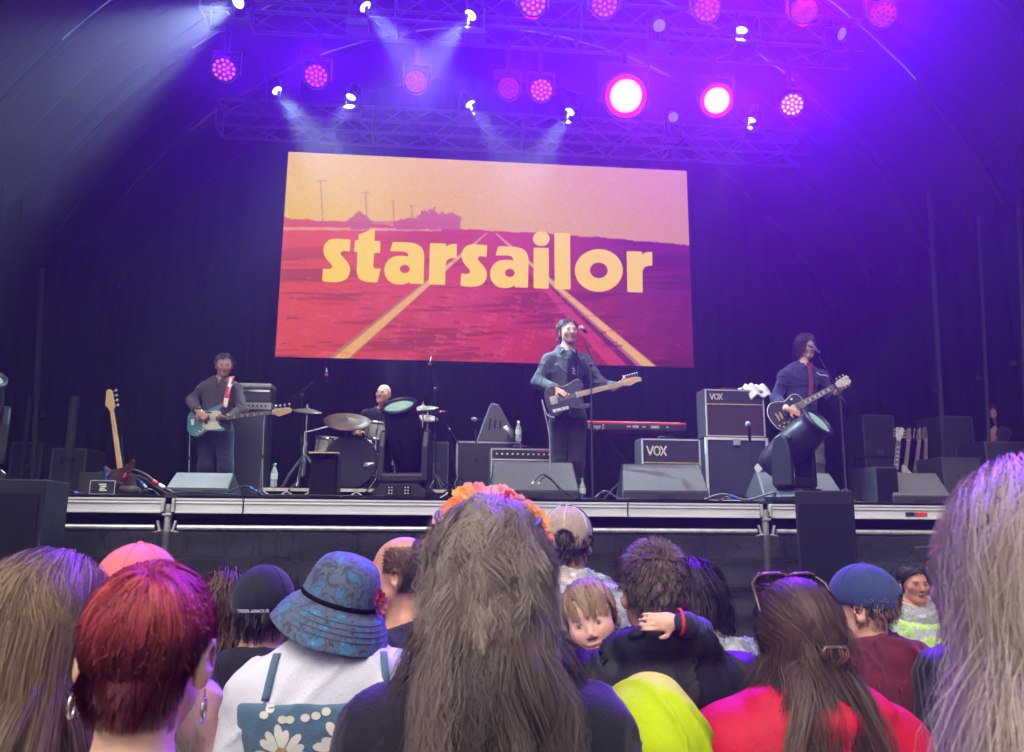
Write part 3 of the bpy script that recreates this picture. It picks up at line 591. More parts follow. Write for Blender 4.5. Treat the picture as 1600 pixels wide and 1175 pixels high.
        PG = crom([(-.06, .06), (.05, .095), (.14, .10), (.15, 0), (.13, -.1), (.03, -.11), (-.08, -.12), (-.1, -.06)], 4); MB().prism(PG, .003, -.004).build('pickguard', white_p, t)
        for x in (.1, .04, -.03): MB().box((x, -.007, 0), (.018, .01, .075)).build('pickup', white_p, t)
        MB().box((-.11, -.008, 0), (.05, .012, .07)).build('bridge', chrome, t)
    sm_ = MB()
    for k in range(4 if big else 6):
        z = (-.5+k/(3 if big else 5))*.032; sm_.cyl((-.13, -.016, z*1.25), (nx1+.03, -.010, z), .0009 if not big else .0014, n=4, caps=False)
    sm_.build('strings', steel, t)
    return t
def strap(t, pts, w, m, name='strap', nrm=None):
    """ribbon through world points, parented to the guitar"""
    P = [Vector(p) for p in pts]; P = [Vector(q) for q in crom([tuple(p) for p in P], 6, False)]; inv = t.matrix_basis.inverted() if True else None
    vs = []; fs = []
    for i, p in enumerate(P):
        d = (P[min(i+1, len(P)-1)]-P[max(i-1, 0)]).normalized(); nn = nrm[min(len(nrm)-1, int(i/6))] if nrm else Vector((0, -1, 0)); s = d.cross(Vector(nn)).normalized()*w/2; e = Vector(nn).normalized()*.002
        vs += [inv@(p-s-e), inv@(p+s-e), inv@(p+s+e), inv@(p-s+e)]
    for i in range(len(P)-1):
        for k in range(4): fs.append((i*4+k, i*4+(k+1) % 4, i*4+4+(k+1) % 4, i*4+4+k))
    return MB().add(vs, fs).build(name, m, t)
teal = mat('seafoam teal lacquer', c8(62, 132, 145), .25, 0, var=.06, coat=.6)
# spare bass on its stand at the far left
pb = dk(190, 7.9); pb.z = Z0+.15
gb = guitar('spare_bass_guitar', 'bass guitar with bare maple neck leaning on a stand at the far left', 'bass', mat('dark red sunburst lacquer', (.06, .012, .008), .25, coat=.5), pb, R(76), R(172), cat='bass guitar')
stn = thing('guitar_stand', 'black folding stand holding the spare bass at far left', 'guitar stand', (pb.x, pb.y, Z0))
q = MB(); q.tube([(-.2, -.06, .01), (-.02, .05, .30), (-.1, .1, .62)], .011, 6); q.tube([(.2, -.06, .01), (.02, .05, .30)], .011, 6); q.tube([(.02, .3, .01), (0, .07, .45)], .011, 6); q.build('frame', blk, stn)
q = MB(); q.tube([(-.06, -.08, .12), (-.06, .06, .12), (.12, .06, .12), (.12, -.08, .12)], .009, 6); q.build('cradle', blk, stn)
# direct box
b_ = dk(166, 7.0); dib = thing('direct_box', 'small black direct box with white print on the stage edge', 'direct box', b_)
MB().box((0, 0, .06), (.20, .16, .115), rot=(0, .06, 0)).build('case', blkp, dib, bevel=.006)
q = MB()
for s in (-1, 1): q.box((s*.1, -.082, .06), (.006, .004, .11)); q.box((0, -.082, .06+s*.056), (.2, .004, .006))
q.build('metal_edge', steel, dib)
q = MB()
for k in range(4): q.box((.0+.008*(k % 2), -.083, .085-.016*k), (.06-.01*(k % 3), .003, .010))
q.build('printed_mark', white_p, dib)
for k in range(3): MB().cyl((-.06+.05*k, .0, .115), (-.055+.05*k, .01, .2), .011, n=8).build('plug', blue_p if k == 1 else blkp, dib)
mc = thing('multicore_plug', 'chunky black multicore connector lying next to the direct box', 'connector', dk(202, 7.0)); q = MB(); q.lathe([(0, -.08), (.03, -.08), (.03, -.01), (.036, 0), (.036, .04), (.026, .05), (.026, .085), (0, .085)], (0, 0, .045), (1, 0, -.06), 14); q.build('barrel', mat('dark grey rubber', (.05, .05, .05), .6), mc)
def cable(label, pts, r=.006, m=blkp, bands=()):
    P = [Vector(p) for p in pts]; P = [Vector(p) for p in crom([tuple(p) for p in P], 8, False)]
    t = thing('cable', label, 'cable', P[0]); MB().tube([p-P[0] for p in P], r, 6).build('jacket', m, t)
    for f_, bm in bands:
        i = int(f_*(len(P)-3)); MB().tube([p-P[0] for p in P[i:i+3]], r*1.5, 7).build('coloured_band', bm, t)
    return t
yel = mat('yellow band', c8(225, 200, 70), .5)
def ap(px, py, Y=7.0): return at(px, py, Y)
def dkp(px, Y, dz=.012): p = dk(px, Y); p.z += dz; return p
cable('thick black cable arching right from the direct box', [ap(190, 752), ap(205, 735), ap(225, 740), ap(245, 755), dkp(275, 7.0)], .011, blkp, [(.1, redp), (.75, redp), (.85, white_p)])
cable('second black cable falling from the direct box to the deck', [ap(193, 757), ap(202, 742), ap(222, 746), ap(243, 760), dkp(262, 6.98)], .008)
cable('thin cable with blue and white tip beside the direct box', [ap(200, 742), ap(215, 748), ap(232, 765)], .007, blkp, [(.75, blue_p), (.9, white_p)])
cable('cable with yellow and blue bands lying near the left speaker', [dkp(85, 6.95), ap(100, 765), dkp(120, 6.93), ap(135, 770), ap(160, 752), ap(178, 735)], .009, blkp, [(.25, yel), (.4, blue_p)])
cable('cable looping along the deck before the pale floor monitor', [dkp(265, 6.95), ap(290, 768), ap(315, 769), dkp(345, 6.95, .02), dkp(372, 6.94)], .008)
cable('coiled cable with blue plug left of the drum riser', [dkp(350, 6.95), ap(372, 762), ap(385, 760), ap(398, 766), dkp(410, 6.95), ap(400, 772), ap(388, 768)], .009, blkp, [(.45, blue_p), (.55, blue_p)])
cable('cable running along the edge under the drum riser', [dkp(410, 6.92), dkp(470, 6.9), dkp(560, 6.93), dkp(600, 6.9)], .008)
cable('black cables bunched in front of the wide floor monitor', [ap(830, 758, 7.0), ap(845, 742, 7.0), ap(858, 746, 7.0), ap(872, 760, 7.0), dkp(895, 6.98)], .007, blkp, [(.05, white_p)])
cable('inner cable of the bunch before the wide floor monitor', [ap(840, 758, 7.02), ap(852, 745, 7.02), ap(868, 757, 7.02), dkp(880, 7.0)], .006, blkp, [(.05, white_p)])
cable('cable lying around the foot of the singer microphone stand', [dkp(900, 6.95), dkp(925, 7.1), ap(945, 767, 7.1), dkp(968, 7.0), dkp(985, 6.95)], .007, blkp, [(.1, blue_p)])
cable('blue taped cable on the deck by the right moving head', [dkp(1100, 6.93), ap(1130, 772, 6.95), dkp(1165, 6.93), ap(1210, 770, 6.93), dkp(1225, 6.95), dkp(1262, 6.95)], .011, mat('grey cable', (.12, .12, .13), .5), [(.3, blue_p), (.68, blue_p), (.72, blue_p), (.76, blue_p)])
# bottles
def bottle(p, label, h=.22, cap=greenp):
    t = thing('water_bottle', label, 'bottle', p, 0, 'small plastic water bottles'); k = h/.22
    MB().lathe([(0, 0), (.03*k, .002), (.032*k, .02), (.030*k, .06), (.032*k, .11), (.031*k, .14), (.014*k, .185), (.013*k, .2)], n=14).build('flask', clear, t)
    MB().lathe([(.0325*k, .075), (.0325*k, .125)], n=14).build('paper_label', mat('pale green label', c8(190, 225, 205), .5), t)
    MB().lathe([(.015*k, .198), (.015*k, .22*1.0), (0, .221)], n=10).build('cap', cap, t); return t
bottle(dk(427, 7.5)+Vector((0, 0, .10)), 'water bottle with green cap left of the drum kit')
bottle(at(810, 690, 8.3), 'clear water bottle on the amplifier behind the wide floor monitor', cap=white_p)
bottle(dk(910, 7.5), 'water bottle on the deck behind the singer legs', cap=greenp)
# drum riser and kit ----------------------------------------------------
DY = 8.0
ra, rb = dk(412, DY-.2), dk(700, DY-.2)
rs = thing('drum_riser', 'low drum riser with pale aluminium lattice front', 'riser', ((ra.x+rb.x)/2, DY-.2, Z0)); w_ = rb.x-ra.x
MB().box((0, 1.0, .095), (w_, 2.0, .03)).build('top_board', deckm, rs); MB().box((0, 1.0, .045), (w_*.96, 1.9, .06)).build('base', blk, rs)
MB().box((0, -.012, .092), (w_, .02, .03)).build('front_rail', mat('cream painted rail', (.6, .57, .45), .5, .1, var=.3), rs)
q = MB()
for k in range(16):
    x = -w_/2+w_*k/16; s = 1 if k % 2 else -1; q.cyl((x, -.014, .04-s*.035), (x+w_/16, -.014, .04+s*.035), .007, n=6)
q.build('lattice', alu, rs)
RZD = Z0+.11
kc = at(548, 712, DY); KR = 40*DY/1220
kd = thing('bass_drum', 'bass drum with plain dark front head and pale shell', 'drum', (kc.x, DY, RZD))
KZ = KR+.01; pearl = mat('pearl white drum wrap', (.62, .6, .52), .3, 0, var=.3, scale=25, coat=.5)
MB().lathe([(KR, 0), (KR, .4)], (0, .03, KZ), (0, 1, 0), 36).build('shell', pearl, kd)
MB().lathe([(0, .02), (KR*.97, .015)], (0, .0, KZ), (0, 1, 0), 36).build('front_head', mat('dark drum head', (.02, .02, .03), .35, 0, var=.15), kd)
for yy in (0, .43): MB().lathe([(KR*.95, .0), (KR*1.05, .0), (KR*1.05, .04), (KR*.95, .04), (KR*.95, 0)], (0, yy, KZ), (0, 1, 0), 36).build('hoop', blkp, kd)
q = MB()
for k in range(10): a = 2*math.pi*k/10+.3; q.cyl((KR*1.06*math.cos(a), .0, KZ+KR*1.06*math.sin(a)), (KR*1.06*math.cos(a), .46, KZ+KR*1.06*math.sin(a)), .007, n=6)
q.build('tension_rods', chrome, kd)
for s in (-1, 1): MB().tube([(s*KR*.9, .2, KZ*.7), (s*KR*1.25, .05, .0)], .009, 6).build('spur', chrome, kd)
for k, (px, py, r, dpt, lb) in enumerate(((515, 700, .15, .22, 'pale pearl floor tom left of the bass drum'), (640, 705, .17, .3, 'pale pearl floor tom behind the centre moving head'), (590, 672, .13, .18, 'small rack tom mounted over the bass drum'))):
    p = at(px, py, DY+.25); t = thing('tom_drum', lb, 'drum', p, 0, 'toms of the drum kit')
    MB().lathe([(r, -dpt/2), (r, dpt/2)], n=28, axis=(.1, -.15, 1)).build('shell', pearl, t); MB().lathe([(0, dpt/2-.01), (r*.96, dpt/2-.01)], n=28, axis=(.1, -.15, 1)).build('drum_head', white_p, t)
    for h in (-dpt/2, dpt/2-.01): MB().lathe([(r*.98, h-.012), (r*1.05, h-.012), (r*1.05, h+.018), (r*.98, h+.018)], n=28, axis=(.1, -.15, 1)).build('hoop', chrome, t)
    q = MB()
    for a in range(8): q.cyl((r*1.03*math.cos(a*.785), r*1.03*math.sin(a*.785), -dpt*.45), (r*1.03*math.cos(a*.785)+.1*dpt, r*1.03*math.sin(a*.785)-.13*dpt, dpt*.45), .006, n=5)
    q.build('lugs', chrome, t)
    for a in range(3): MB().cyl((r*1.02*math.cos(a*2.1+.5), r*1.02*math.sin(a*2.1+.5), 0), (r*1.1*math.cos(a*2.1+.5), r*1.1*math.sin(a*2.1+.5), RZD-p.z), .008, n=6).build('leg', chrome, t)
bronze = mat('bronze cymbal', (.11, .075, .05), .55, .6, var=.3, scale=10)
def cymbal(px, py, Y, r, label, tilt=(0, 0), legx=None, rz=RZD, boom=None):
    p = at(px, py, Y); t = thing('cymbal', label, 'cymbal', (p.x, p.y, rz), 0, 'cymbals of the drum kit'); h = p.z-rz
    ax = Vector((tilt[0], tilt[1], 1)).normalized()
    o = MB().lathe([(0, .03), (r*.1, .028), (r*.2, .012), (r*.6, .004), (r, -.012), (r, -.014), (r*.6, .001), (r*.2, .008), (0, .026)], (0, 0, h), ax, 30, up=(0, 1, 0)).build('plate', bronze, t)
    q = MB(); q.cyl((0, 0, h), (0, 0, h+.07), .005, n=6); q.cyl((0, 0, h+.025), (0, 0, h+.045), .014, n=8); q.build('wing_nut', chrome, t)
    bx = boom if boom else (0, .02, 0)
    q = MB(); q.cyl((bx[0], bx[1], .35), (0, 0, h-.01) if not boom else (bx[0], bx[1], h*.82), .010, n=8)
    if boom: q.cyl((bx[0], bx[1], h*.82), (0, 0, h-.01), .008, n=8)
    q.build('upper_tube', chrome, t); q = MB(); q.cyl((bx[0], bx[1], .12), (bx[0], bx[1], h*.55), .014, n=8); q.cyl((bx[0], bx[1], h*.55), (bx[0], bx[1], h*.55+.04), .02, n=8); q.build('lower_tube', chrome, t)
    for k in range(3):
        a = k*2.094+.5; MB().tube([(bx[0], bx[1], .34), (bx[0]+.16*math.cos(a), bx[1]+.16*math.sin(a), .17), (bx[0]+.27*math.cos(a), bx[1]+.27*math.sin(a), .01)], .010, 6).build('leg', chrome, t)
    return t
cymbal(480, 641, DY-.05, .15, 'small splash cymbal at the left of the kit', (.1, -.25))
cymbal(543, 657, DY-.1, .235, 'large crash cymbal tilted over the bass drum', (.08, -.55), boom=(-.42, .05))
cymbal(661, 637, DY+.15, .165, 'cymbal right of the drummer above the moving head', (-.1, -.28))
cymbal(668, 652, DY+.6, .12, 'dark small cymbal behind the right crash', (.1, -.5))
# microphone stands -----------------------------------------------------
def mic_stand(label, base, top, mic, tail=None, base_style='tripod', mic_m=blkp, ring=None, rod=blk, mic_l=.16, grp='microphone stands on the stage'):
    base, top, mic = Vector(base), Vector(top), Vector(mic); t = thing('microphone_stand', label, 'microphone stand', base, 0, grp); b = base
    q = MB(); q.cyl((0, 0, .02), (top-b)*.55+Vector((0, 0, 0)), .011, n=8); q.build('lower_tube', rod, t)
    q = MB(); q.cyl((top-b)*.52, top-b, .008, n=8); q.build('upper_tube', rod, t); MB().cyl((top-b)*.52, (top-b)*.57, .016, n=8).build('clutch', blkp, t)
    if base_style == 'tripod':
        for k in range(3):
            a = k*2.094+.3; MB().tube([(0, 0, .16), (.2*math.cos(a), .2*math.sin(a), .06), (.3*math.cos(a), .3*math.sin(a), .012)], .009, 6).build('leg', rod, t)
    else: MB().lathe([(0, .03), (.05, .028), (.125, .02), (.13, .0), (0, 0)], n=24).build('round_base', blk, t)
    d = mic-top
    if tail is not None: MB().cyl(Vector(tail)-b, mic-b-d.normalized()*mic_l*.9, .007, n=7).build('boom', rod, t); MB().ball(top-b, .022, 8).build('boom_joint', blkp, t)
    return t
def microphone(label, head, back, m=blkp, ring=None, r=.024, pencil=False):
    head, back = Vector(head), Vector(back); d = (head-back).normalized(); L = (head-back).length; t = thing('microphone', label, 'microphone', head)
    if pencil: MB().lathe([(0, 0), (.012, 0), (.012, -L), (0, -L)], (0, 0, 0), d, 10).build('barrel', m, t)
    else:
        MB().lathe([(0, 0), (r*.6, -.005), (r, -.022), (r, -.04), (r*.8, -.055)], (0, 0, 0), d, 12).build('grille', mat('steel mesh grille', (.3, .3, .32), .4, .8, bump=.6, bscale=900), t); MB().lathe([(r*.82, -.053), (r*.65, -.07), (r*.45, -L), (0, -L)], (0, 0, 0), d, 12).build('barrel', m, t)
    if ring: MB().lathe([(.016 if pencil else r*.72, -L*.45), (.017 if pencil else r*.75, -L*.5), (.016 if pencil else r*.70, -L*.56)], (0, 0, 0), d, 12).build('coloured_ring', ring, t)
    return t
# singer
sy = 7.3; mh = at(907, 511, sy); sb = dk(926, sy)
mic_stand('singer microphone stand with round base in front of the singer', sb, at(923, 570, sy), at(907, 513, sy), tail=at(932, 573, sy), base_style='round', rod=mat('dark steel rod', (.06, .06, .07), .35, .5))
microphone('black vocal microphone at the mouth of the singer', at(906, 509, sy-.02), at(917, 520, sy-.02), blkp, None)
gy = 7.75; gbp = dk(1322, gy)
mic_stand('guitarist microphone stand right of the guitarist', gbp, at(1313, 622, gy), at(1270, 538, gy), tail=at(1322, 632, gy), rod=mat('dark steel rod'))
microphone('silver vocal microphone in front of the guitarist face', at(1264, 537, gy), at(1281, 551, gy), mat('silver mic', (.5, .5, .52), .35, .7), mat('orange ring', c8(235, 150, 90), .4))
mic_stand('boom stand with a mic hanging over the left of the drum kit', at(470, 770, 8.05), at(472, 617, 8.05), at(508, 576, 8.05), tail=at(456, 623, 8.05))
microphone('thin overhead mic with red ring left above the drums', at(511, 597, 8.05), at(509, 575, 8.05), blkp, redp, pencil=True)
mic_stand('tall stand with an overhead mic right of the drums', at(680, 770, 8.3), at(681, 608, 8.3), at(673, 565, 8.3), tail=at(687, 612, 8.3))
microphone('thin overhead mic with red ring just under the screen edge', at(669, 580, 8.3), at(674, 558, 8.3), blkp, redp, pencil=True)
mic_stand('slanted boom stand at the right side of the drum kit', at(715, 770, 8.15), at(703, 672, 8.15), at(684, 644, 8.15), tail=at(718, 696, 8.15))
microphone('small mic with red ring beside the right cymbal', at(678, 644, 8.1), at(699, 644, 8.1), blkp, redp, pencil=True)
mic_stand('short stand with a red ringed mic left of the wide floor monitor', dk(748, 7.4), at(743, 670, 7.4), at(742, 660, 7.4), rod=mat('dark steel rod'))
microphone('dark mic with two red rings on the short stand', at(736, 655, 7.4), at(754, 656, 7.4), blkp, redp, r=.02)
mic_stand('short boom with a bare mic at the bass drum', at(588, 772, 7.75), at(584, 745, 7.75), at(575, 730, 7.75), tail=at(590, 748, 7.75))
microphone('round silver mic inside reach of the bass drum head', at(568, 729, 7.78), at(584, 724, 7.75), steel, redp, r=.03)
# amplifiers ------------------------------------------------------------
def diamond(name, c1, c2):
    m = mat(name, c1, .8, 0, var=.2, scale=30); n = m.node_tree.nodes; l = m.node_tree.links
    tc = n.new('ShaderNodeTexCoord'); mp = n.new('ShaderNodeMapping'); mp.inputs['Rotation'].default_value = (0, R(45), 0); mp.inputs['Scale'].default_value = (38, 38, 38); ck = n.new('ShaderNodeTexChecker'); ck.inputs['Scale'].default_value = 1
    ck.inputs[1].default_value = (*c1, 1); ck.inputs[2].default_value = (*c2, 1); l.new(tc.outputs['Object'], mp.inputs[0]); l.new(mp.outputs[0], ck.inputs[0]); l.new(ck.outputs[0], [x for x in n if x.bl_idname == 'ShaderNodeMix'][0].inputs[6]); return m
voxg = diamond('brown diamond grille', (.055, .028, .026), (.03, .016, .018)); voxg2 = diamond('grey diamond grille', (.16, .14, .12), (.10, .09, .08))
def stroke_text(parent, strokes, h, y, x0, z0, m, wd=.16, name='badge_letters'):
    q = MB()
    for pl in strokes:
        for (a, b) in zip(pl[:-1], pl[1:]):
            A = Vector((x0+a[0]*h, y, z0+a[1]*h)); B = Vector((x0+b[0]*h, y, z0+b[1]*h)); d = (B-A); L = d.length; s = Vector((-d.z, 0, d.x)).normalized()*wd*h/2; e = Vector((0, .002, 0)); k = d.normalized()*wd*h*.3
            q.hexa([A-s-k-e, B-s+k-e, B-s+k+e, A-s-k+e, A+s-k-e, B+s+k-e, B+s+k+e, A+s-k+e])
    return q.build(name, m, parent)
VOXS = [[(0, 1), (.35, 0), (.7, 1)], [(.8, .5), (.9, .85), (1.15, 1), (1.4, .85), (1.5, .5), (1.4, .15), (1.15, 0), (.9, .15), (.8, .5)], [(1.6, 1), (2.2, 0)], [(2.2, 1), (1.6, 0)]]
def combo(px0, px1, pyt, pyb, Y, label, grl, split=.33, d=.28, strokes=None, rz=0., zbase=None):
    a, b = at(px0, pyb, Y), at(px1, pyb, Y); tp = at((px0+px1)/2, pyt, Y); zb = a.z if zbase is None else zbase; w = b.x-a.x; h = tp.z-zb
    t = thing('guitar_amplifier', label, 'amplifier', ((a.x+b.x)/2, Y, zb), rz)
    MB().box((0, d/2, h/2), (w, d, h)).build('cabinet', chr_c, t, bevel=.012)
    q = MB(); f_ = .016
    MB().box((0, -.002, h*(1-split/2)-.012), (w-.05, .012, h*split-.03)).build('upper_panel', mat('dark blue black vinyl', (.018, .016, .03), .5), t)
    gl = MB().box((0, -.002, h*(1-split)/2+.004), (w-.05, .010, h*(1-split)-.035)).build('grille_cloth', grl, t)
    MB().box((0, -.008, h*(1-split)), (w-.04, .014, .012)).build('gold_piping', gold if strokes else alu, t)
    for s in (-1, 1): q.box((s*(w/2-.014), -.004, h/2), (.014, .012, h-.03))
    for s in (.018, h-.016): q.box((0, -.004, s), (w-.03, .012, .012))
    q.build('white_piping', mat('cream piping', (.5, .48, .45), .5), t)
    if strokes: stroke_text(t, strokes, h*split*.36, -.011, -w/2+.06, h*(1-split)+h*split*.3, cream)
    MB().tube([(-.1, d/2, h), (-.08, d/2, h+.03), (.08, d/2, h+.03), (.1, d/2, h)], .009, 6).build('handle', blkp, t)
    return t
# flight case under the upper VOX style amp
FY = 8.2
fa, fb_ = dk(1104, FY), dk(1204, FY); ftop = at(1150, 684, FY).z
fc = thing('flight_case', 'black flight case with aluminium edges carrying an amplifier', 'flight case', ((fa.x+fb_.x)/2, FY, Z0)); w_ = fb_.x-fa.x; h_ = ftop-Z0
MB().box((0, .3, h_/2), (w_-.02, .58, h_-.02)).build('panel_box', mat('black laminate', (.03, .03, .05), .4, 0, var=.2), fc)
q = MB()
for s in (-1, 1):
    for yy in (0, .6): q.box((s*(w_/2-.014), yy, h_/2), (.03, .022, h_))
for zz in (.014, h_-.014):
    for yy in (0, .6): q.box((0, yy, zz), (w_-.07, .02, .028))
q.build('edge_profile', alu, fc, bevel=.003)
MB().box((0, -.014, h_-.05), (.08, .012, .07)).build('latch', alu_d, fc, bevel=.003); MB().box((-.1, -.014, .07), (.09, .012, .07)).build('handle_plate', chrome, fc, bevel=.004)
q = MB(); q.add([(.22, -.014, h_*.62), (.27, -.014, h_*.54), (.22, -.014, h_*.46), (.17, -.014, h_*.54), (.22, -.006, h_*.62), (.27, -.006, h_*.54), (.22, -.006, h_*.46), (.17, -.006, h_*.54)], [(3, 2, 1, 0), (4, 5, 6, 7), (0, 1, 5, 4), (1, 2, 6, 5), (2, 3, 7, 6), (3, 0, 4, 7)]); q.build('diamond_sticker', white_p, fc)
MB().box((0, -.05, .03), (w_*1.05, .05, .035)).build('foot_rail', cream, fc)
combo(1103, 1197, 608, 684, FY+.05, 'large valve amplifier with brown diamond grille on top of the flight case', voxg, .32, strokes=VOXS, zbase=ftop+.004)
combo(1003, 1097, 685, 764, 8.0, 'smaller valve amplifier with pale grille on the deck behind the floor monitor', voxg2, .38, strokes=VOXS, zbase=Z0)
am = combo(765, 868, 700, 766, 8.15, 'silver panelled amplifier standing behind the wide floor monitor', mat('silver grille cloth', (.3, .3, .31), .6, .1, var=.3, scale=90), .22, zbase=Z0)
w_ = 103*8.15/1220; h_ = at(810, 700, 8.15).z-Z0
q = MB()
for k in range(11): q.cyl((-w_*.4+w_*.08*k, -.008, h_*.885), (-w_*.4+w_*.08*k, -.028, h_*.885), .011, n=8)
tag(q.build('knobs', cream, am), kind='stuff'); MB().box((w_*.3, -.012, h_*.95), (.14, .006, .02)).build('red_strip', mat('dim red strip', c8(150, 60, 90), .5), am)
# instrument mic hanging in front of the big amp
microphone('black instrument mic hanging before the brown amplifier grille', at(1168, 658, 8.0), at(1172, 690, 8.0), blkp, None, r=.03)
cable('thin cable hanging from the mic before the brown amplifier', [at(1172, 690, 8.0), at(1175, 720, 8.02), at(1185, 750, 8.02), dkp(1195, 8.0)], .005)
# towel on the amp
V, Q = cloth_sheet(-.5, .5, -.5, .5, 26, 26, lambda X, Z: X*0); tp = at(1180, 603, FY+.15)
zz = np.zeros(len(V)); X_, Y_ = V[:, 0]*.27, V[:, 2]*.3; r_ = np.maximum(abs(V[:, 0])-.33, 0)
Zt = .055+.018*np.sin(V[:, 0]*13+V[:, 2]*5)+.014*np.sin(V[:, 2]*17)-np.maximum(-.22-V[:, 2], 0)*.42-np.maximum(abs(V[:, 0])-.38, 0)*.3
tw = obj('towel', npmesh('towel', np.stack([X_, Y_, Zt], -1), Q, True), mat('white terry towel', (.72, .74, .72), .95, 0, var=.1, bump=.6, bscale=200), loc=(tp.x, FY+.16, at(1150, 608, FY+.05).z-.0), rot=(0, 0, .1)); tw.modifiers.new('s', 'SOLIDIFY').thickness = .014; tag(tw, 'crumpled white towel lying on the large amplifier', 'towel')
# tilted side monitor on a crate
cr = dk(770, 8.7); ct = at(770, 690, 8.7).z
cs = thing('equipment_crate', 'black road crate behind the silver amplifier', 'crate', (cr.x-.05, 8.7, Z0)); h_ = ct-Z0
MB().box((0, .25, h_/2), (.72, .5, h_)).build('box', chr_c, cs, bevel=.01); q = MB()
for s in (-1, 1): q.box((s*.352, -.002, h_/2), (.02, .012, h_))
q.box((0, -.002, h_-.01), (.72, .012, .02)); q.build('edge_profile', alu_d, cs)
wt = thing('tilted_speaker', 'grey wedge speaker standing on end on the road crate', 'speaker', (cr.x, 8.75, ct)); 
pr = [(-.19, 0), (.22, 0), (.24, .12), (.06, .43), (-.03, .45)]; MB().prism([(p[0], p[1]) for p in pr], .34, 0).build('cabinet', grey_c, wt, bevel=.012); q = MB()
for k in range(3): q.box((-.04+.06*k, -.003, .2), (.018, .008, .13-.02*k), rot=(0, .12, 0))
q.build('handle_slots', blk, wt)
tool = thing('clip_lamp', 'grey cylindrical clip lying beside the tilted speaker', 'clip', at(800, 684, 8.6)); MB().lathe([(0, 0), (.03, 0), (.03, .15), (0, .15)], (0, 0, .0), (-.5, 0, .8), 12).build('barrel', alu_d, tool); MB().box((.03, 0, -.0), (.16, .05, .05)).build('foot', blkp, tool)
# bass rig
BY = 9.55
a, b = dk(350, BY), dk(409, BY); bt = at(380, 640, BY).z
bc = thing('bass_cabinet', 'tall grey bass speaker cabinet behind the bass player', 'speaker', ((a.x+b.x)/2, BY, Z0)); w_ = b.x-a.x; h_ = bt-Z0
MB().box((0, .2, h_/2), (w_, .4, h_)).build('cabinet', chr_c, bc, bevel=.015); MB().box((-.01, -.006, h_/2), (w_*.9, .012, h_*.95)).build('grille_cloth', mat('grey grille cloth', (.12, .115, .125), .8, 0, var=.12, scale=80, bump=.2, bscale=300), bc, bevel=.004)
q = MB()
for s in (-1, 1):
    for z in (.03, h_-.03): q.box((s*(w_/2-.02), -.006, z), (.05, .02, .05))
q.build('corner_guards', blkp, bc)
MB().box((w_/2-.02, -.008, h_/2), (.012, .01, h_*.95)).build('side_trim', alu_d, bc)
ah = thing('bass_amplifier_head', 'bass amplifier head with silver rack units on the tall cabinet', 'amplifier', ((a.x+b.x)/2+.05, BY, bt+.003)); th = at(380, 598, BY).z-bt
MB().box((0, .17, .045), (w_*.98, .34, .085)).build('rack_unit', mat('silver rack unit', (.55, .55, .5), .4, .3), ah, bevel=.004); q = MB()
for k in range(6): q.cyl((-.1+.05*k, 0, .045), (-.1+.05*k, -.02, .045), .012, n=8)
tag(q.build('knobs', blkp, ah), kind='stuff'); MB().box((0, .17, .09+(th-.14)/2), (w_*.9, .32, th-.15)).build('amp_case', grey_c, ah, bevel=.006); MB().box((0, -.004, th-.10), (w_*.86, .012, .025)).build('chrome_strip', chrome, ah)
MB().box((0, .15, th-.03), (w_*.92, .3, .055)).build('folded_cloth', mat('folded white cloth', (.65, .66, .64), .9, 0, bump=.5, bscale=30), ah, bevel=.02, seg=2)
mic_stand('thin chrome stand right of the bass cabinet', dk(411, 9.3), at(412, 655, 9.3), at(411, 645, 9.3), rod=chrome)
mic_stand('thin chrome stand behind the left leg of the bass player', dk(296, 9.3), at(297, 660, 9.3), at(297, 650, 9.3), rod=chrome)
# keyboard
KY = 8.9
ka, kb = at(914, 664, KY), at(1070, 668, KY); kw = kb.x-ka.x+.04
kbd = thing('stage_keyboard', 'red stage keyboard on a crossed stand behind the singer', 'keyboard', ((ka.x+kb.x)/2, KY, ka.z-.05))
MB().box((0, .16, .05), (kw, .32, .10)).build('case', mat('red lacquer', c8(190, 40, 60), .4, 0, var=.1), kbd, bevel=.012); MB().box((0, -.005, .035), (kw-.03, .012, .065)).build('rear_panel', mat('near black panel', (.02, .02, .024), .4), kbd)
stroke_text(kbd, [[(.55, .9), (.25, 1), (0, .8), (.1, .55), (.45, .45), (.55, .2), (.3, 0), (0, .1)], [(.9, 1), (.9, .2), (1.1, 0)], [(.7, .7), (1.15, .7)], [(1.7, .7), (1.35, .6), (1.3, .2), (1.5, 0), (1.75, .2), (1.75, .7), (1.78, 0)], [(2.4, .7), (2.05, .6), (2.0, .2), (2.3, .1), (2.4, .7), (2.4, -.2), (2.1, -.3)], [(2.7, .4), (3.1, .4), (3.0, .7), (2.75, .65), (2.7, .2), (3.05, 0)], [(3.6, .85), (3.8, 1), (4.0, .8), (3.6, 0), (4.1, 0)]], .045, -.014, -kw/2+.06, .012, white_p, .15, 'printed_name')
q = MB()
for k, (x, w) in enumerate(((.02, .05), (.1, .07), (.2, .04), (.33, .1), (.48, .03))): q.box((-kw*.08+x, -.0125, .04), (w, .003, .02+.01*(k % 2)))
q.build('printed_marks', mat('pale print', (.45, .45, .48), .6), kbd)
MB().box((0, .16, .102), (kw*.9, .2, .012)).build('keys', white_p, kbd)
ks = thing('keyboard_stand', 'black crossed tube stand under the red keyboard', 'stand', ((ka.x+kb.x)/2, KY+.1, Z0)); hz0 = ka.z-.05-Z0
MB().tube([(-.4, 0, .02), (.4, 0, hz0)], .018, 6).build('leg', blk, ks); MB().tube([(.4, .05, .02), (-.4, .05, hz0)], .018, 6).build('leg', blk, ks)
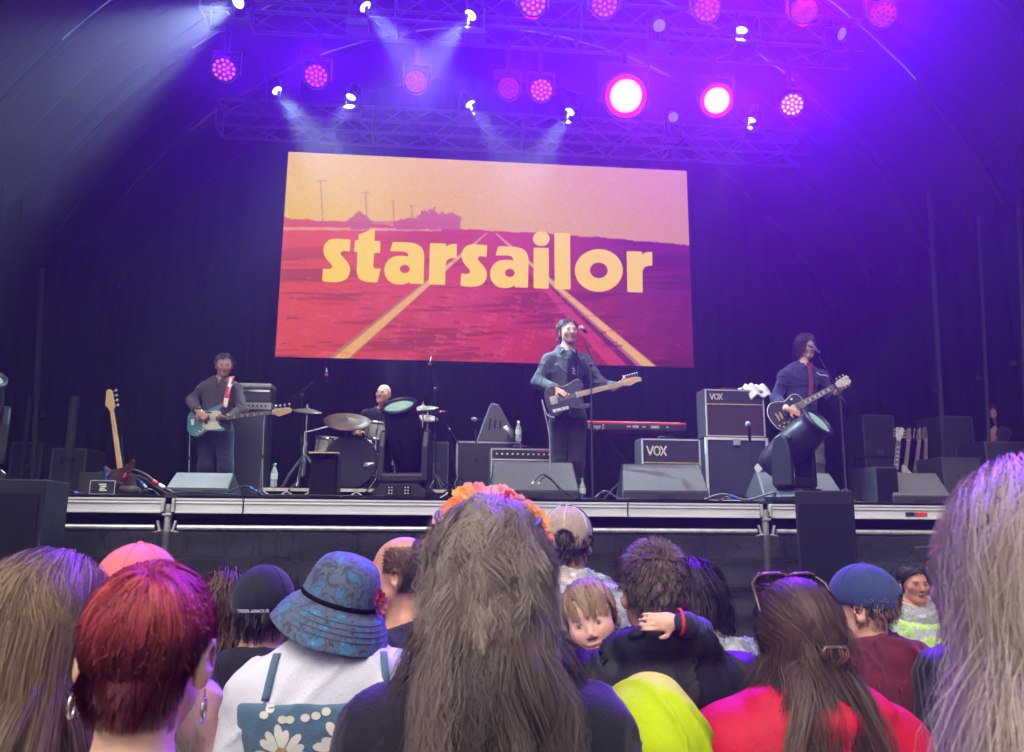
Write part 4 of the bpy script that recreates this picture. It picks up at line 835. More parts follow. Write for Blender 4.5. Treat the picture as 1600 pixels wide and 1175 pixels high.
for s in (-1, 1): MB().cyl((s*.4, -.2, .02), (s*.4, .25, .02), .016, n=6).build('foot_bar', blk, ks); MB().cyl((s*.4, -.12, hz0-.015), (s*.4, .2, hz0-.015), .014, n=6).build('support_bar', blk, ks)
# big moving heads on the stage edge
def big_head(P, d, label, pan, s=1., lit=900, lens_e=None, base=True):
    t = thing('large_moving_head', label, 'stage light', P, pan, 'large moving head lights on the stage edge')
    d = Vector(d).normalized(); dl = (Matrix.Rotation(-pan, 3, 'Z')@d)
    if base:
        pr = [(-.24, 0), (.24, 0), (.25, .05), (.16, .12), (-.16, .12), (-.25, .05)]; MB().prism([(p[0]*s, p[1]*s) for p in pr], .34*s, -.17*s).build('base', blkp, t, bevel=.008)
        pn = MB().box((0, -.172*s, .06*s), (.22*s, .01, .085*s)).build('display_panel', mat('glossy black', (.008, .008, .01), .15), t); q = MB()
        for x in (-.085, -.06, .06, .085): 
            for z in (.035, .06, .085): q.cyl((x*s, -.176*s, z*s), (x*s, -.18*s, z*s), .006*s, n=6)
        tag(q.build('buttons', white_p, pn), kind='stuff')
    hp = Vector((0, 0, .52*s)); q = MB()
    q.box((0, 0, .17*s), (.40*s, .22*s, .10*s)); q.build('yoke_bridge', blkp, t, bevel=.03, seg=3)
    for k in (-1, 1):
        q = MB(); pr = [(-.10, .14), (.10, .14), (.095, .45), (.06, .58), (0, .61), (-.06, .58), (-.095, .45)]
        ol = [(p[0]*s, p[1]*s) for p in pr]; q.M = Matrix.Rotation(R(90), 4, 'Z'); q.prism(ol, .065*s, (.165 if k < 0 else -.23)*s); q.build('yoke_arm', blkp, t, bevel=.015, seg=2)
        MB().cyl((k*.14*s, 0, .52*s), (k*.20*s, 0, .52*s), .055*s, n=14).build('pivot', blk, t)
    r = .175*s
    MB().lathe([(0, -.34*s), (r*.7, -.33*s), (r*.86, -.26*s), (r*.92, -.1*s), (r*.94, .12*s), (r*.9, .2*s), (r*.84, .25*s), (r*.84, .31*s), (r*.92, .315*s), (r*.92, .345*s), (r*.78, .35*s), (r*.76, .32*s)], hp, dl, 28, up=(1, 0, 0)).build('head', mat('black head shell', (.014, .013, .02), .38, 0, var=.2), t)
    MB().lathe([(0, .335*s), (r*.5, .332*s), (r*.77, .32*s)], hp, dl, 24, up=(1, 0, 0)).build('lens', lens_e or mat('large glowing lens', (.16, .24, .21), .15, 0, var=.7, scale=18, emit=(.35, .62, .5), es=.30), t)
    q = MB(); x, y, z = frame_to(dl, (1, 0, 0))
    for a in (0, 1.57, 3.14, 4.71):
        c = hp+(x*math.cos(a)+y*math.sin(a))*r*.95; q.cyl(c-dl*.1*s, c+dl*.1*s, .012*s, n=6)
    q.build('cooling_ribs', blk, t)
    if lit: spotlight(t, 'beam', BEAM, lit, 22, .6, .06, hp+dl*.36*s, dl)
    return t
big_head(dk(632, 7.03), (-.20, -.55, .85), 'large moving head light pointing up in front of the drum kit', R(-14), 1.0, 420)
big_head(dk(1243, 7.0)+Vector((0, 0, .0)), (.47, -.66, .60), 'large moving head light tilted right on the right stage edge', R(35), 1.0, 420)
big_head(at(-44, 700, 6.6)+Vector((0, 0, -.25)), (.35, -.5, .8), 'large moving head cut off by the left picture edge', R(30), 1.0, 260, base=True)
# right wing: guitars on a rack, cases, poles
RY = 9.6
rk = thing('guitar_rack', 'black guitar rack holding spare guitars in the right wing', 'rack', (dk(1420, RY).x, RY, Z0))
q = MB(); q.tube([(-.55, 0, .3), (.55, 0, .3)], .014, 6); q.tube([(-.55, .25, .68), (.55, .25, .68)], .014, 6)
for s in (-1, 1): q.tube([(s*.55, -.1, .02), (s*.55, 0, .3), (s*.55, .25, .68), (s*.55, .4, .02)], .014, 6)
q.build('frame', blk, rk)
for k, (px, col, sh, tl, lb) in enumerate(((1398, mat('brown burst', (.12, .035, .015), .3, coat=.4), 'lp', 80, 'brown guitar at the left of the right wing rack'), (1412, mat('black gloss', (.01, .01, .012), .2, coat=.5), 'strat', 78, 'black guitar with white pickguard upright on the rack'), (1428, mat('cream lacquer', (.6, .56, .45), .3, coat=.4), 'strat', 76, 'cream guitar upright on the rack in the right wing'), (1446, mat('grey blue lacquer', (.08, .09, .13), .3, coat=.4), 'tele', 82, 'dark blue guitar at the right of the rack'))):
    p = dk(px, RY-.04*k); p.z = Z0+.30; guitar('spare_guitar', lb, sh, col, p, R(tl), R(8*(k-1)), R(-12), group='spare guitars on the rack', maple=mat('darkened maple', (.22, .13, .06), .5, 0, var=.25, scale=8))  # maple copy darkened for the spare guitars in the wing
def pole(px, y0, y1, Y, label, r=.03, m=trm):
    a, b = at(px[0], y0, Y), at(px[1], y1, Y); a = Vector((b.x if False else a.x, a.y, a.z)); t = thing('upright_pole', label, 'pole', (b.x, Y, Z0), 0, 'upright poles in the wings')
    MB().cyl((0, 0, 0), (a.x-b.x, 0, a.z-Z0), r, n=10).build('tube', m, t); MB().cyl((0, 0, (a.z-Z0)*.35), (0, 0, (a.z-Z0)*.35+.06), r*1.35, n=10).build('collar', blk, t); MB().lathe([(0, .02), (.12, .015), (.13, 0), (0, 0)], n=12).build('foot_plate', blk, t); return t
dimp = mat('dim painted pole', (.022, .022, .026), .7, 0)
pole((1452, 1470), 300, 700, 9.2, 'grey upright pole behind the guitar rack', .035, dimp)
pole((1525, 1540), 250, 700, 8.8, 'thin upright pole left of the stage technician', .022, dimp)
pole((1588, 1598), 200, 700, 8.2, 'upright pole at the right picture edge', .03, dimp)
pole((66, 60), 420, 700, 9.3, 'dim upright pole in the left wing', .03, dimp)
pole((118, 108), 620, 700, 9.0, 'short dim pole in the left wing', .05, dimp)
pole((46, 42), 620, 700, 9.6, 'thin dim pole behind the left beam light', .025, dimp)
def rackcase(px0, px1, pyt, Y, label, m=chr_c, trim=True, d=.5):
    a, b = dk(px0, Y), dk(px1, Y); h = at((px0+px1)/2, pyt, Y).z-Z0; w = b.x-a.x; t = thing('road_case', label, 'road case', ((a.x+b.x)/2, Y, Z0), 0, 'road cases in the wings')
    MB().box((0, d/2, h/2), (w, d, h)).build('box', m, t, bevel=.01)
    if trim:
        q = MB()
        for s in (-1, 1): q.box((s*(w/2-.01), -.004, h/2), (.02, .012, h*.98))
        q.box((0, -.004, h-.012), (w-.05, .012, .02)); q.build('edge_profile', mat('dimmed wing aluminium', (.10, .10, .11), .6, .4), t)  # aluminium copy darkened to imitate the dim light of the wings
    MB().box((0, -.006, h*.6), (.09, .012, .08)).build('latch', mat('dimmed wing aluminium'), t); return t
rackcase(1355, 1405, 648, 10.2, 'tall dark equipment rack behind the guitar rack')
rackcase(1478, 1530, 650, 9.3, 'dark road case with pale right edge beside the technician')
rackcase(1475, 1540, 715, 8.6, 'grey low case in front of the technician', m=mat('dark grey case', (.05, .05, .055), .7))
rackcase(1545, 1640, 690, 8.5, 'black mixing desk case under the technician hands')
rackcase(75, 130, 700, 9.4, 'dark road case with a red strip in the left wing')
rackcase(120, 205, 738, 8.6, 'low black case behind the spare bass', trim=False)
rackcase(10, 60, 690, 9.8, 'dark road case at the far left of the wing')
rackcase(660, 700, 690, 9.0, 'small silver edged rack right of the drummer')
# more cables, tape and small gear along the deck
for k, (pa, pb_, Yc, lb) in enumerate(((415, 485, 7.3, 'black cable lying between the bottle and the black monitor box'), (700, 765, 7.2, 'slack black cable left of the wide floor monitor'), (905, 975, 7.6, 'black cable running back between the two floor monitors'), (1105, 1195, 7.25, 'black cable curving in front of the flight case'), (1310, 1368, 7.3, 'black cable between the right floor monitors'), (205, 262, 7.4, 'black cable on the deck left of the pale floor monitor'), (535, 590, 6.95, 'black power cable left of the centre moving head'), (675, 730, 6.95, 'black power cable right of the centre moving head'))):
    r_ = random.Random(k); cable(lb, [dkp(pa+(pb_-pa)*f_, Yc+r_.uniform(-.12, .12), .012+(.05 if f_ in (.4, .6) and k % 2 else 0)) for f_ in (0, .2, .4, .6, .8, 1)], .007)
for k, (px, Yc, lb) in enumerate(((455, 7.1, 'white paper set list taped near the drum riser edge'), (948, 7.15, 'white paper set list on the deck by the microphone stand'))):
    o = MB().box((0, 0, .002), (.21, .29, .002)).build('set_list', white_p, None, loc=dk(px, Yc), rot=(0, 0, .2)); tag(o, lb, 'paper')
# ================================================================== PEOPLE: solid modelling on a grid
class Sd:
    def __init__(s, lo, hi, h):
        s.h = h; s.lo = np.array(lo, float); n = np.ceil((np.array(hi)-s.lo)/h).astype(int)+1
        s.ax = [s.lo[i]+h*np.arange(n[i]) for i in range(3)]; s.D = np.full(n, .5, np.float32)
    def _sl(s, lo, hi, pad):
        r = []
        for i in range(3):
            a = int(max(0, math.floor((lo[i]-pad-s.lo[i])/s.h))); b = int(min(len(s.ax[i]), math.ceil((hi[i]+pad-s.lo[i])/s.h)+1))
            if b <= a: return None
            r.append(slice(a, b))
        return tuple(r)
    def _go(s, lo, hi, k, fn, sub):
        sl = s._sl(lo, hi, k+.03)
        if sl is None: return s
        P = [s.ax[i][sl[i]].reshape([-1 if j == i else 1 for j in range(3)]) for i in range(3)]
        d = fn(*P).astype(np.float32); o = s.D[sl]
        if sub: d = -d
        k = max(k, 1e-5)
        if sub:
            h = np.clip(.5+.5*(d-o)/k, 0, 1); s.D[sl] = o*(1-h)+d*h+k*h*(1-h)
        else:
            h = np.clip(.5+.5*(o-d)/k, 0, 1); s.D[sl] = o*(1-h)+d*h-k*h*(1-h)
        return s
    def ball(s, c, r, k=.02, sub=False): return s.ell(c, (r, r, r), k, None, sub)
    def ell(s, c, r, k=.02, rot=None, sub=False):
        c = np.array(c, float); r = np.array(r, float); m = max(r) if rot is not None else r
        M_ = np.array(rot) if rot is not None else None
        def fn(x, y, z):
            x, y, z = x-c[0], y-c[1], z-c[2]
            if M_ is not None: x, y, z = (M_[0, 0]*x+M_[1, 0]*y+M_[2, 0]*z, M_[0, 1]*x+M_[1, 1]*y+M_[2, 1]*z, M_[0, 2]*x+M_[1, 2]*y+M_[2, 2]*z)
            k0 = np.sqrt((x/r[0])**2+(y/r[1])**2+(z/r[2])**2); k1 = np.sqrt((x/r[0]**2)**2+(y/r[1]**2)**2+(z/r[2]**2)**2)
            return k0*(k0-1)/np.maximum(k1, 1e-6)
        return s._go(c-m, c+m, k, fn, sub)
    def cap(s, a, b, ra, rb=None, k=.02, sub=False, flat=None):
        a, b = np.array(a, float), np.array(b, float); rb = ra if rb is None else rb; m = max(ra, rb); ba = b-a; L = max(ba@ba, 1e-9)
        def fn(x, y, z):
            x, y, z = x-a[0], y-a[1], z-a[2]; t = np.clip((x*ba[0]+y*ba[1]+z*ba[2])/L, 0, 1)
            return np.sqrt((x-t*ba[0])**2+(y-t*ba[1])**2+(z-t*ba[2])**2)-(ra+(rb-ra)*t)
        return s._go(np.minimum(a, b)-m, np.maximum(a, b)+m, k, fn, sub)
    def plane(s, p, n, k=.004):
        """cut away everything on the side the normal points to"""
        p = np.array(p, float); n = np.array(n, float); n /= np.linalg.norm(n)
        d = n[0]*(s.ax[0]-p[0])[:, None, None]+n[1]*(s.ax[1]-p[1])[None, :, None]+n[2]*(s.ax[2]-p[2])[None, None, :]
        h = np.clip(.5+.5*(d-s.D)/k, 0, 1); s.D = (s.D*(1-h)+d*h+k*h*(1-h)).astype(np.float32); return s
    def noise(s, amp, fn):
        m = np.argwhere(np.abs(s.D) < .05); P = s.lo+m*s.h; s.D[m[:, 0], m[:, 1], m[:, 2]] += amp*fn(P).astype(np.float32); return s
    def mesh(s):
        D = s.D.copy(); D[0] = D[-1] = .5; D[:, 0] = D[:, -1] = .5; D[:, :, 0] = D[:, :, -1] = .5
        I = D < 0; c = np.zeros(np.array(D.shape)-1, np.int8)
        offs = [(i, j, k) for i in (0, 1) for j in (0, 1) for k in (0, 1)]; sh = D.shape
        for i, j, k in offs: c += I[i:sh[0]-1+i, j:sh[1]-1+j, k:sh[2]-1+k]
        cells = np.argwhere((c > 0) & (c < 8)); idx = -np.ones(c.shape, np.int32); idx[tuple(cells.T)] = np.arange(len(cells))
        acc = np.zeros((len(cells), 3)); cnt = np.zeros(len(cells))
        for a in range(3):
            for u in (0, 1):
                for v in (0, 1):
                    o = [0, 0, 0]; b, d = [q for q in range(3) if q != a]; o[b] = u; o[d] = v; p = cells+o; q = p.copy(); q[:, a] += 1
                    d0 = D[tuple(p.T)]; d1 = D[tuple(q.T)]; x = (d0 < 0) != (d1 < 0); t = np.where(x, d0/np.where(x, d0-d1, 1), 0)
                    pt = np.array(o, float)+np.zeros((len(cells), 3)); pt[:, a] = t; acc += pt*x[:, None]; cnt += x
        V = s.lo+(cells+acc/np.maximum(cnt, 1)[:, None])*s.h
        Qs = []
        for a in range(3):
            b, d = (a+1) % 3, (a+2) % 3; n = [slice(None)]*3; n[a] = slice(0, -1); m = [slice(None)]*3; m[a] = slice(1, None)
            e = np.argwhere(I[tuple(n)] != I[tuple(m)]); ok = (e[:, b] > 0) & (e[:, d] > 0) & (e[:, b] < sh[b]-1) & (e[:, d] < sh[d]-1); e = e[ok]
            if not len(e): continue
            w = []
            for u, v in ((-1, -1), (0, -1), (0, 0), (-1, 0)):
                q = e.copy(); q[:, b] += u; q[:, d] += v; w.append(idx[tuple(q.T)])
            w = np.stack(w, -1); fl = I[tuple(e.T)]; w[~fl] = w[~fl][:, ::-1]; Qs.append(w)
        Q = np.concatenate(Qs); return V, Q[(Q >= 0).all(1)]
def rotm(yaw=0., pitch=0., roll=0.):
    """head frame: yaw turns to the figure's left, pitch + looks up, roll tilts"""
    return np.array((Matrix.Rotation(yaw, 3, 'Z')@Matrix.Rotation(-pitch, 3, 'X')@Matrix.Rotation(roll, 3, 'Y')))
class Fr:
    def __init__(s, o, m, k=1.): s.o = np.array(o, float); s.m = m; s.k = k
    def p(s, *q): return s.o+s.m@(np.array(q, float)*s.k)
    def inv(s, P): return (P-s.o)@s.m/s.k
def add_head(sd, H, neck, fem=False, ears=True, mouth_open=0., neckr=.052, child=False):
    k = H.k; p = H.p; m = H.m
    E = lambda c, r, kk=.02, sub=False, rot=None: sd.ell(p(*c), np.array(r)*k, kk*k, m if rot is None else m@rot, sub)
    E((0, .014, .030), (.076, .097, .088)); E((0, -.03, -.035), (.057 if not fem else .053, .060, .076), .035)
    sd.ball(p(0, -.070, -.097), (.021 if not fem else .016)*k, .03*k)
    for s in (-1, 1):
        if child: sd.ball(p(s*.036, -.058, -.042), .028*k, .03*k)
        sd.ball(p(s*.040, -.060, -.018), .024*k, .03*k); sd.cap(p(s*.05, -.02, -.06), p(s*.02, -.062, -.098), .016*k, .016*k, .03*k)
    if not child: sd.cap(p(-.03, -.081, .022), p(.03, -.081, .022), .0115*k, .0115*k, .018*k)
    else: sd.ell(p(0, -.044, .035), np.array([.06, .036, .045])*k, .03*k, m)
    for s in (-1, 1): sd.ball(p(s*.031, -.101, .002), .0135*k, .012*k, True); E((s*.031, -.079, .001), (.0135, .0125, .0105), .004)
    sd.cap(p(0, -.088, .012 if not child else .0), p(0, -.110 if not child else -.102, -.028 if not child else -.024), .007*k, (.011 if not child else .0095)*k, .012*k)
    for s in (-1, 1): sd.ball(p(s*.010, -.101, -.034), .0075*k, .006*k)
    E((0, -.0915, -.0575), (.022, .010, .0055), .005); E((0, -.0895, -.069-mouth_open), (.019, .010, .0065), .005)
    if mouth_open > 0: E((0, -.10, -.062-mouth_open/2), (.015, .02, mouth_open*.6), .003, True)
    if ears:
        for s in (-1, 1):
            rt = np.array(Matrix.Rotation(s*.45, 3, 'Z')@Matrix.Rotation(.2, 3, 'X')); E((s*.083, .018, -.004), (.0085, .021, .033), .006, False, rt); E((s*.078, .018, -.030), (.008, .012, .014), .006, False, rt); E((s*.090, .012, .0), (.007, .012, .018), .004, True, rt)
    sd.cap(p(0, .018, -.06), neck, neckr*k, (neckr+.006)*k, .03)
def head_col(V, H, skin, brow, lip=None, stubble=0., stub_c=(.12, .10, .09), eye=(.03, .02, .015), blush=.25, brow_a=.75, buzz=None, buzz_c=(.05, .035, .03)):
    q = H.inv(V); C = np.ones((len(V), 3))*np.array(skin); x, y, z = abs(q[:, 0]), q[:, 1], q[:, 2]; near = (abs(q[:, 2]) < .16)&(x < .12)&(abs(y) < .14)
    def mixc(c, w): C[:] = C*(1-w[:, None])+np.array(c)*w[:, None]
    g = lambda d, r: np.exp(-np.maximum(0, d)**2/(2*r*r))
    def near_e(cx, cy_, cz, rx, ry, rz, soft=.25): return near*np.clip((1-np.sqrt(((x-cx)/rx)**2+((y-cy_)/ry)**2+((z-cz)/rz)**2))/soft, 0, 1)
    sk = np.array(skin)
    mixc(sk*np.array([1.12, .78, .75]), blush*2*near_e(.045, -.075, -.03, .03, .05, .03, .8)); mixc(sk*np.array([1.1, .75, .72]), blush*2*near_e(0, -.112, -.03, .018, .03, .02, .8))
    if buzz is not None: mixc(buzz_c, .75*buzz(q).astype(float)*near)
    if stubble > 0:
        w = near*(y < .03)*np.clip((-.040-z)/.018, 0, 1)*np.clip((z+.150)/.02, 0, 1)*(1-near_e(0, -.095, -.063, .02, .03, .007)); mixc(stub_c, stubble*w)
    mixc(lip if lip is not None else sk*np.array([.85, .5, .5]), .85*near_e(0, -.097, -.064, .025, .03, .0115))
    mixc((.03, .012, .012), near_e(0, -.1, -.0635, .02, .03, .003, .5)*.8)
    mixc(brow, brow_a*near_e(.031, -.088, .0215, .021, .03, .0065, .6))
    mixc(sk*.6, .45*near_e(.031, -.085, .003, .02, .03, .012, .6)); mixc(sk*.5+np.array((.18, .17, .16)), .7*near_e(.031, -.09, .0, .0125, .02, .005)); mixc(eye, near_e(.031, -.09, .0005, .0058, .02, .0062, .4)); mixc((.02, .015, .015), .8*near_e(.031, -.09, .0065, .015, .02, .003))
    mixc((.10, .03, .025), near_e(.009, -.107, -.039, .005, .012, .0035)*.8)
    return C
def add_hand(sd, w, f, n, curl=.8, s=1., side=1, spread=.1, k=1.):
    """wrist, direction of the fingers, palm normal"""
    w = np.array(w, float); f = np.array(Vector(f).normalized()); n = np.array(n, float); n = n-f*(n@f); n /= np.linalg.norm(n); x = np.cross(f, n)*side
    M_ = np.stack([x, n, f], 1); pc = w+f*.05*k; sd.ell(pc, np.array([.040, .016, .052])*k, .012*k, M_); sd.cap(w-f*.03*k, w+f*.03*k, .026*k, .024*k, .015*k)
    for i, (o, L, r) in enumerate(((-.029, .062, .0078), (-.010, .074, .0085), (.010, .078, .0088), (.029, .070, .0086))):
        b = w+f*.088*k+x*o*k; d = f*math.cos(curl*.3)+n*math.sin(curl*.3)+x*o*spread*6; d /= np.linalg.norm(d); p1 = b+d*L*.5*k
        d2 = f*math.cos(curl*1.3)+n*math.sin(curl*1.3); p2 = p1+d2*L*.32*k; d3 = f*math.cos(curl*2.1)+n*math.sin(curl*2.1); p3 = p2+d3*L*.28*k
        sd.cap(b-f*.02*k, p1, r*1.05*k, r*k, .005*k); sd.cap(p1, p2, r*k, r*.92*k, .003*k); sd.cap(p2, p3, r*.92*k, r*.75*k, .003*k)
    b = w+f*.03*k+x*.032*k; p1 = b+(x*.7+f*.6+n*.25)*.034*k; p2 = p1+(f*.75+x*.15+n*.45*max(curl, .3))*.034*k; sd.cap(b-x*.012*k, p1, .013*k, .0105*k, .008*k); sd.cap(p1, p2, .0105*k, .0085*k, .004*k)
def pose(h=1.75, fem=False, w=None):
    s = h/1.75; sw = w or (.158 if fem else .182); J = {}
    z = lambda q: h-q*s
    J['head'] = (0, -.015, z(.122)); J['neck'] = (0, .02, z(.30)); J['chest'] = (0, .0, z(.46)); J['waist'] = (0, .0, z(.66)); J['pelvis'] = (0, .01, z(.82))
    for n, q in (('R', -1), ('L', 1)):
        J['sh'+n] = (q*sw*s, .015, z(.345)); J['el'+n] = (q*(sw+.06)*s, .04, z(.64)); J['wr'+n] = (q*(sw+.05)*s, -.06, z(.89)); J['hip'+n] = (q*.092*s, .01, z(.88)); J['kn'+n] = (q*.10*s, -.015, .49*s); J['an'+n] = (q*.105*s, .03, .085*s); J['to'+n] = (q*.125*s, -.13, .035)
    return {k: np.array(v, float) for k, v in J.items()}
def torso(sd, J, off=0., fat=1., k=.07):
    sd.ell(J['chest']+(0, 0, .02), (.150*fat+off, .105*fat+off, .19+off), k); sd.ell(J['waist'], (.135*fat+off, .10*fat+off, .16+off), k); sd.ell(J['pelvis'], (.160*fat+off, .115*fat+off, .13+off), k)
    nb = J['neck']; mid_ = (J['shR']+J['shL'])/2
    for n in 'RL': sd.cap(nb+(0, .012, -.035), mid_+(J['sh'+n]-mid_)*.9+(0, 0, -.01), .044+off*.8, .046+off, .05)
    sd.ell(J['chest']+(0, .055, .07), (.14*fat+off, .06+off, .13+off), k)
def arms(sd, J, off=0., cuff=None, k=.03, fr=1., which='RL'):
    for n in which:
        a, b, c = J['sh'+n], J['el'+n], J['wr'+n]; e = c if fr >= 1 else b+(c-b)*fr
        sd.cap(a+(b-a)*.04, b, .050+off*.9, .042+off*1.15, .045); sd.cap(b, e, .043+off*1.1, (.030 if fr >= 1 else .036)+off*.9, k)
def legs(sd, J, off=0., k=.04, low=0.):
    for n in 'RL':
        sd.cap(J['hip'+n], J['kn'+n], .085+off*.7, .058+off, .05); sd.cap(J['kn'+n], J['an'+n], .056+off, .040+off+low, k)
def feet(sd, J, off=0.):
    for n in 'RL': sd.cap(J['an'+n]+(0, .02, -.04), J['to'+n], .042+off, .034+off, .03); sd.cap(J['an'+n], J['an'+n]+(0, .02, -.04), .042+off, .044+off, .03)
def bounds(J, keys=None, pad=.2): A = np.array([J[k] for k in (keys or J)]); return A.min(0)-pad, A.max(0)+pad
def folds(seed=0, sx=9., sz=16.):
    def f(P):
        w = P+.05*np.stack([fbm(P*8, 1., 2, seed+k) for k in range(3)], -1); n = fbm(w*np.array([sx*1.3, sx*1.3, sz*1.5]), 1., 2, seed); m = fbm(w*np.array([sx*2.6, sx*2.6, sz*.9]), 1., 2, seed+5)
        g = np.clip(fbm(P*7, 1., 2, seed+9)*1.2+.55, 0, 1); return -(1.3*np.exp(-(n/.17)**2)*g+.9*np.exp(-(m/.15)**2)*(1-g)-.35*n-.45)
    return f
skinm = mat('skin', vcol=True, rough=.5, var=.10, scale=55, bump=.08, bscale=300, spec=.35); 
def _sss(m, s=.06):
    b = m.node_tree.nodes['Principled BSDF']; b.inputs['Subsurface Weight'].default_value = .12; b.inputs['Subsurface Radius'].default_value = (.8, .3, .2); b.inputs['Subsurface Scale'].default_value = .008
_sss(skinm)
def cloth(name, col=(.02,.02,.02), rough=.85, var=.14, bump=.25, bscale=180, sheen=.15, scale=10): return mat(name, col, rough, 0, var=var, scale=scale, bump=bump, bscale=bscale, sheen=sheen, spec=.25)
def person(label, loc, rz, J, H, skin, h=.007, brow=(.05, .03, .02), fem=False, face_kw={}, hands=(), fat=1., neckr=.052, ears=True, mouth=0., naked_arms=True, group=None, floor=True, limb=0., child=False):
    t = thing('person', label, 'person', loc, rz, group)
    lo, hi = bounds(J, pad=.16); hc = np.array(H.o); lo = np.minimum(lo, hc-.16); hi = np.maximum(hi, hc+.16)
    if floor: lo[2] = max(lo[2], -.02)
    sd = Sd(lo, hi, h); torso(sd, J, limb, fat); arms(sd, J, limb); legs(sd, J, limb); feet(sd, J, -.006); add_head(sd, H, J['neck'], fem, ears, mouth, neckr, child)
    for kw in hands: add_hand(sd, **kw)
    V, Q = sd.mesh(); C = head_col(V, H, skin, brow, **face_kw)
    obj('body', npmesh('body', V, Q, True, C), skinm, t); return t
def garment(t, name, J, m, h, fn, lo=None, hi=None, noise=None, amp=.006, keys=None, pad=.2, col=None):
    l, u = bounds(J, keys, pad); sd = Sd(l if lo is None else lo, u if hi is None else hi, h); fn(sd)
    if noise is not None: sd.noise(amp, noise)
    V, Q = sd.mesh(); return obj(name, npmesh(name, V, Q, True, col(V) if col else None), m, t)
def trousers(t, J, m, h=.009, off=.016, low=.014, fat=1., seed=3):
    def fn(sd): sd.ell(J['pelvis'], (.165*fat+off, .12*fat+off, .12+off), .06); legs(sd, J, off, low=low); sd.plane(J['pelvis']+(0, 0, .10), (0, 0, 1)); sd.plane((0, 0, .05), (0, 0, -1))
    return garment(t, 'trousers', J, m, h, fn, keys=['pelvis', 'hipR', 'hipL', 'knR', 'knL', 'anR', 'anL'], noise=folds(seed, 9, 14), amp=.005)
def shoes(t, J, m, h=.009):
    for n in 'RL':
        def fn(sd, n=n): sd.cap(J['an'+n]+(0, .03, -.035), J['to'+n], .05, .042, .03); sd.cap(J['an'+n]+(0, .01, .02), J['an'+n]+(0, .03, -.035), .046, .05, .03); sd.plane((0, 0, .0), (0, 0, -1)); sd.plane(J['an'+n]+(0, 0, .03), (0, 0, 1))
        garment(t, 'shoe', J, m, h, fn, keys=['an'+n, 'to'+n], pad=.09)
# ------------------------------------------------------------------ hair
HR = np.array([.079, .101, .091]); HC = np.array([0, .014, .030])
def scalp(n, seed=0, keep=None):
    r = np.random.default_rng(seed); out = []; m = 0
    while m < n:
        d = r.normal(size=(n, 3)); d /= np.linalg.norm(d, axis=1)[:, None]; p = d*HR+HC; x, y, z = abs(p[:, 0]), p[:, 1], p[:, 2]
        ok = np.where(y < -.02, z > .062+.0*x, np.where(y < .03, z > .01, z > -.062)) if keep is None else keep(p)
        out.append(p[ok]); m += ok.sum()
    p = np.concatenate(out)[:n]; nr = (p-HC)/HR**2; nr /= np.linalg.norm(nr, axis=1)[:, None]; return p, nr
def grow(P, D, L, S, grav=.3, coll=(), layer=None, jit=.15, seed=0, stiff=.0, bend=None, hug=.75, hug_t=.45, hz=-.06):
    r = np.random.default_rng(seed); n = len(P); X = P.copy(); d = D/np.linalg.norm(D, axis=1)[:, None]; out = [X.copy()]; wt = np.linspace(.35, 1.3, S); wt /= wt.sum(); lay = np.zeros(n) if layer is None else layer
    for i in range(S):
        st = (L*wt[i])[:, None]; g = grav(i/S) if callable(grav) else grav
        d = d+np.array([0, 0, -1])*g*wt[i]*S+r.normal(size=(n, 3))*jit
        if bend is not None: d = d+bend(X, i/S)
        d /= np.linalg.norm(d, axis=1)[:, None]; Xn = X+d*st
        for ci, (c, rad) in enumerate(coll):
            c = np.array(c); rr = np.array(rad)[None, :]+lay[:, None]; q = (Xn-c)/rr; k = np.maximum(np.linalg.norm(q, axis=1), 1e-4); f = np.ones(n)
            f = np.where(k < 1, 1/k, f)
            if ci == 0 and hug > 0 and i/S < hug_t: f = np.where((k > 1)&(Xn[:, 2] > c[2]+hz), 1-(1-1/k)*hug, f)
            Xn = c+(Xn-c)*f[:, None]
        d = Xn-X; d /= np.maximum(np.linalg.norm(d, axis=1), 1e-6)[:, None]; X = Xn; out.append(X.copy())
    return np.stack(out, 1)
def clump(T, k, amt=.7, seed=0, power=1.2):
    r = np.random.default_rng(seed); n = len(T); g = r.choice(n, k, replace=False); mid = T.shape[1]//3; R0 = T[:, mid]; a = np.empty(n, int)
    for i in range(0, n, 2000): a[i:i+2000] = ((R0[i:i+2000, None]-R0[g][None])**2).sum(-1).argmin(1)
    w = (np.linspace(0, 1, T.shape[1])**power*amt)[None, :, None]; return T*(1-w)+T[g][a]*w, a
def wave(T, a, amp, freq, seed=0, rnd=.35, start=.15):
    r = np.random.default_rng(seed); n, S1, _ = T.shape; m = a.max()+1; t = np.linspace(0, 1, S1)[None, :]; env = np.clip((t-start)/.4, 0, 1)
    for ax in range(2):
        ph = r.uniform(0, 6.28, m)[a]+r.normal(0, rnd, n); fr = (freq*r.uniform(.7, 1.3, m))[a]*(1+r.normal(0, .06, n)); am = (amp*r.uniform(.4, 1.4, m))[a]; s = (np.sin(ph[:, None]+fr[:, None]*6.28*t)*am[:, None]*env)
        d = r.normal(size=(m, 3)); d[:, 2] *= .25; d /= np.linalg.norm(d, axis=1)[:, None]; T = T+s[..., None]*d[a][:, None, :]
    return T
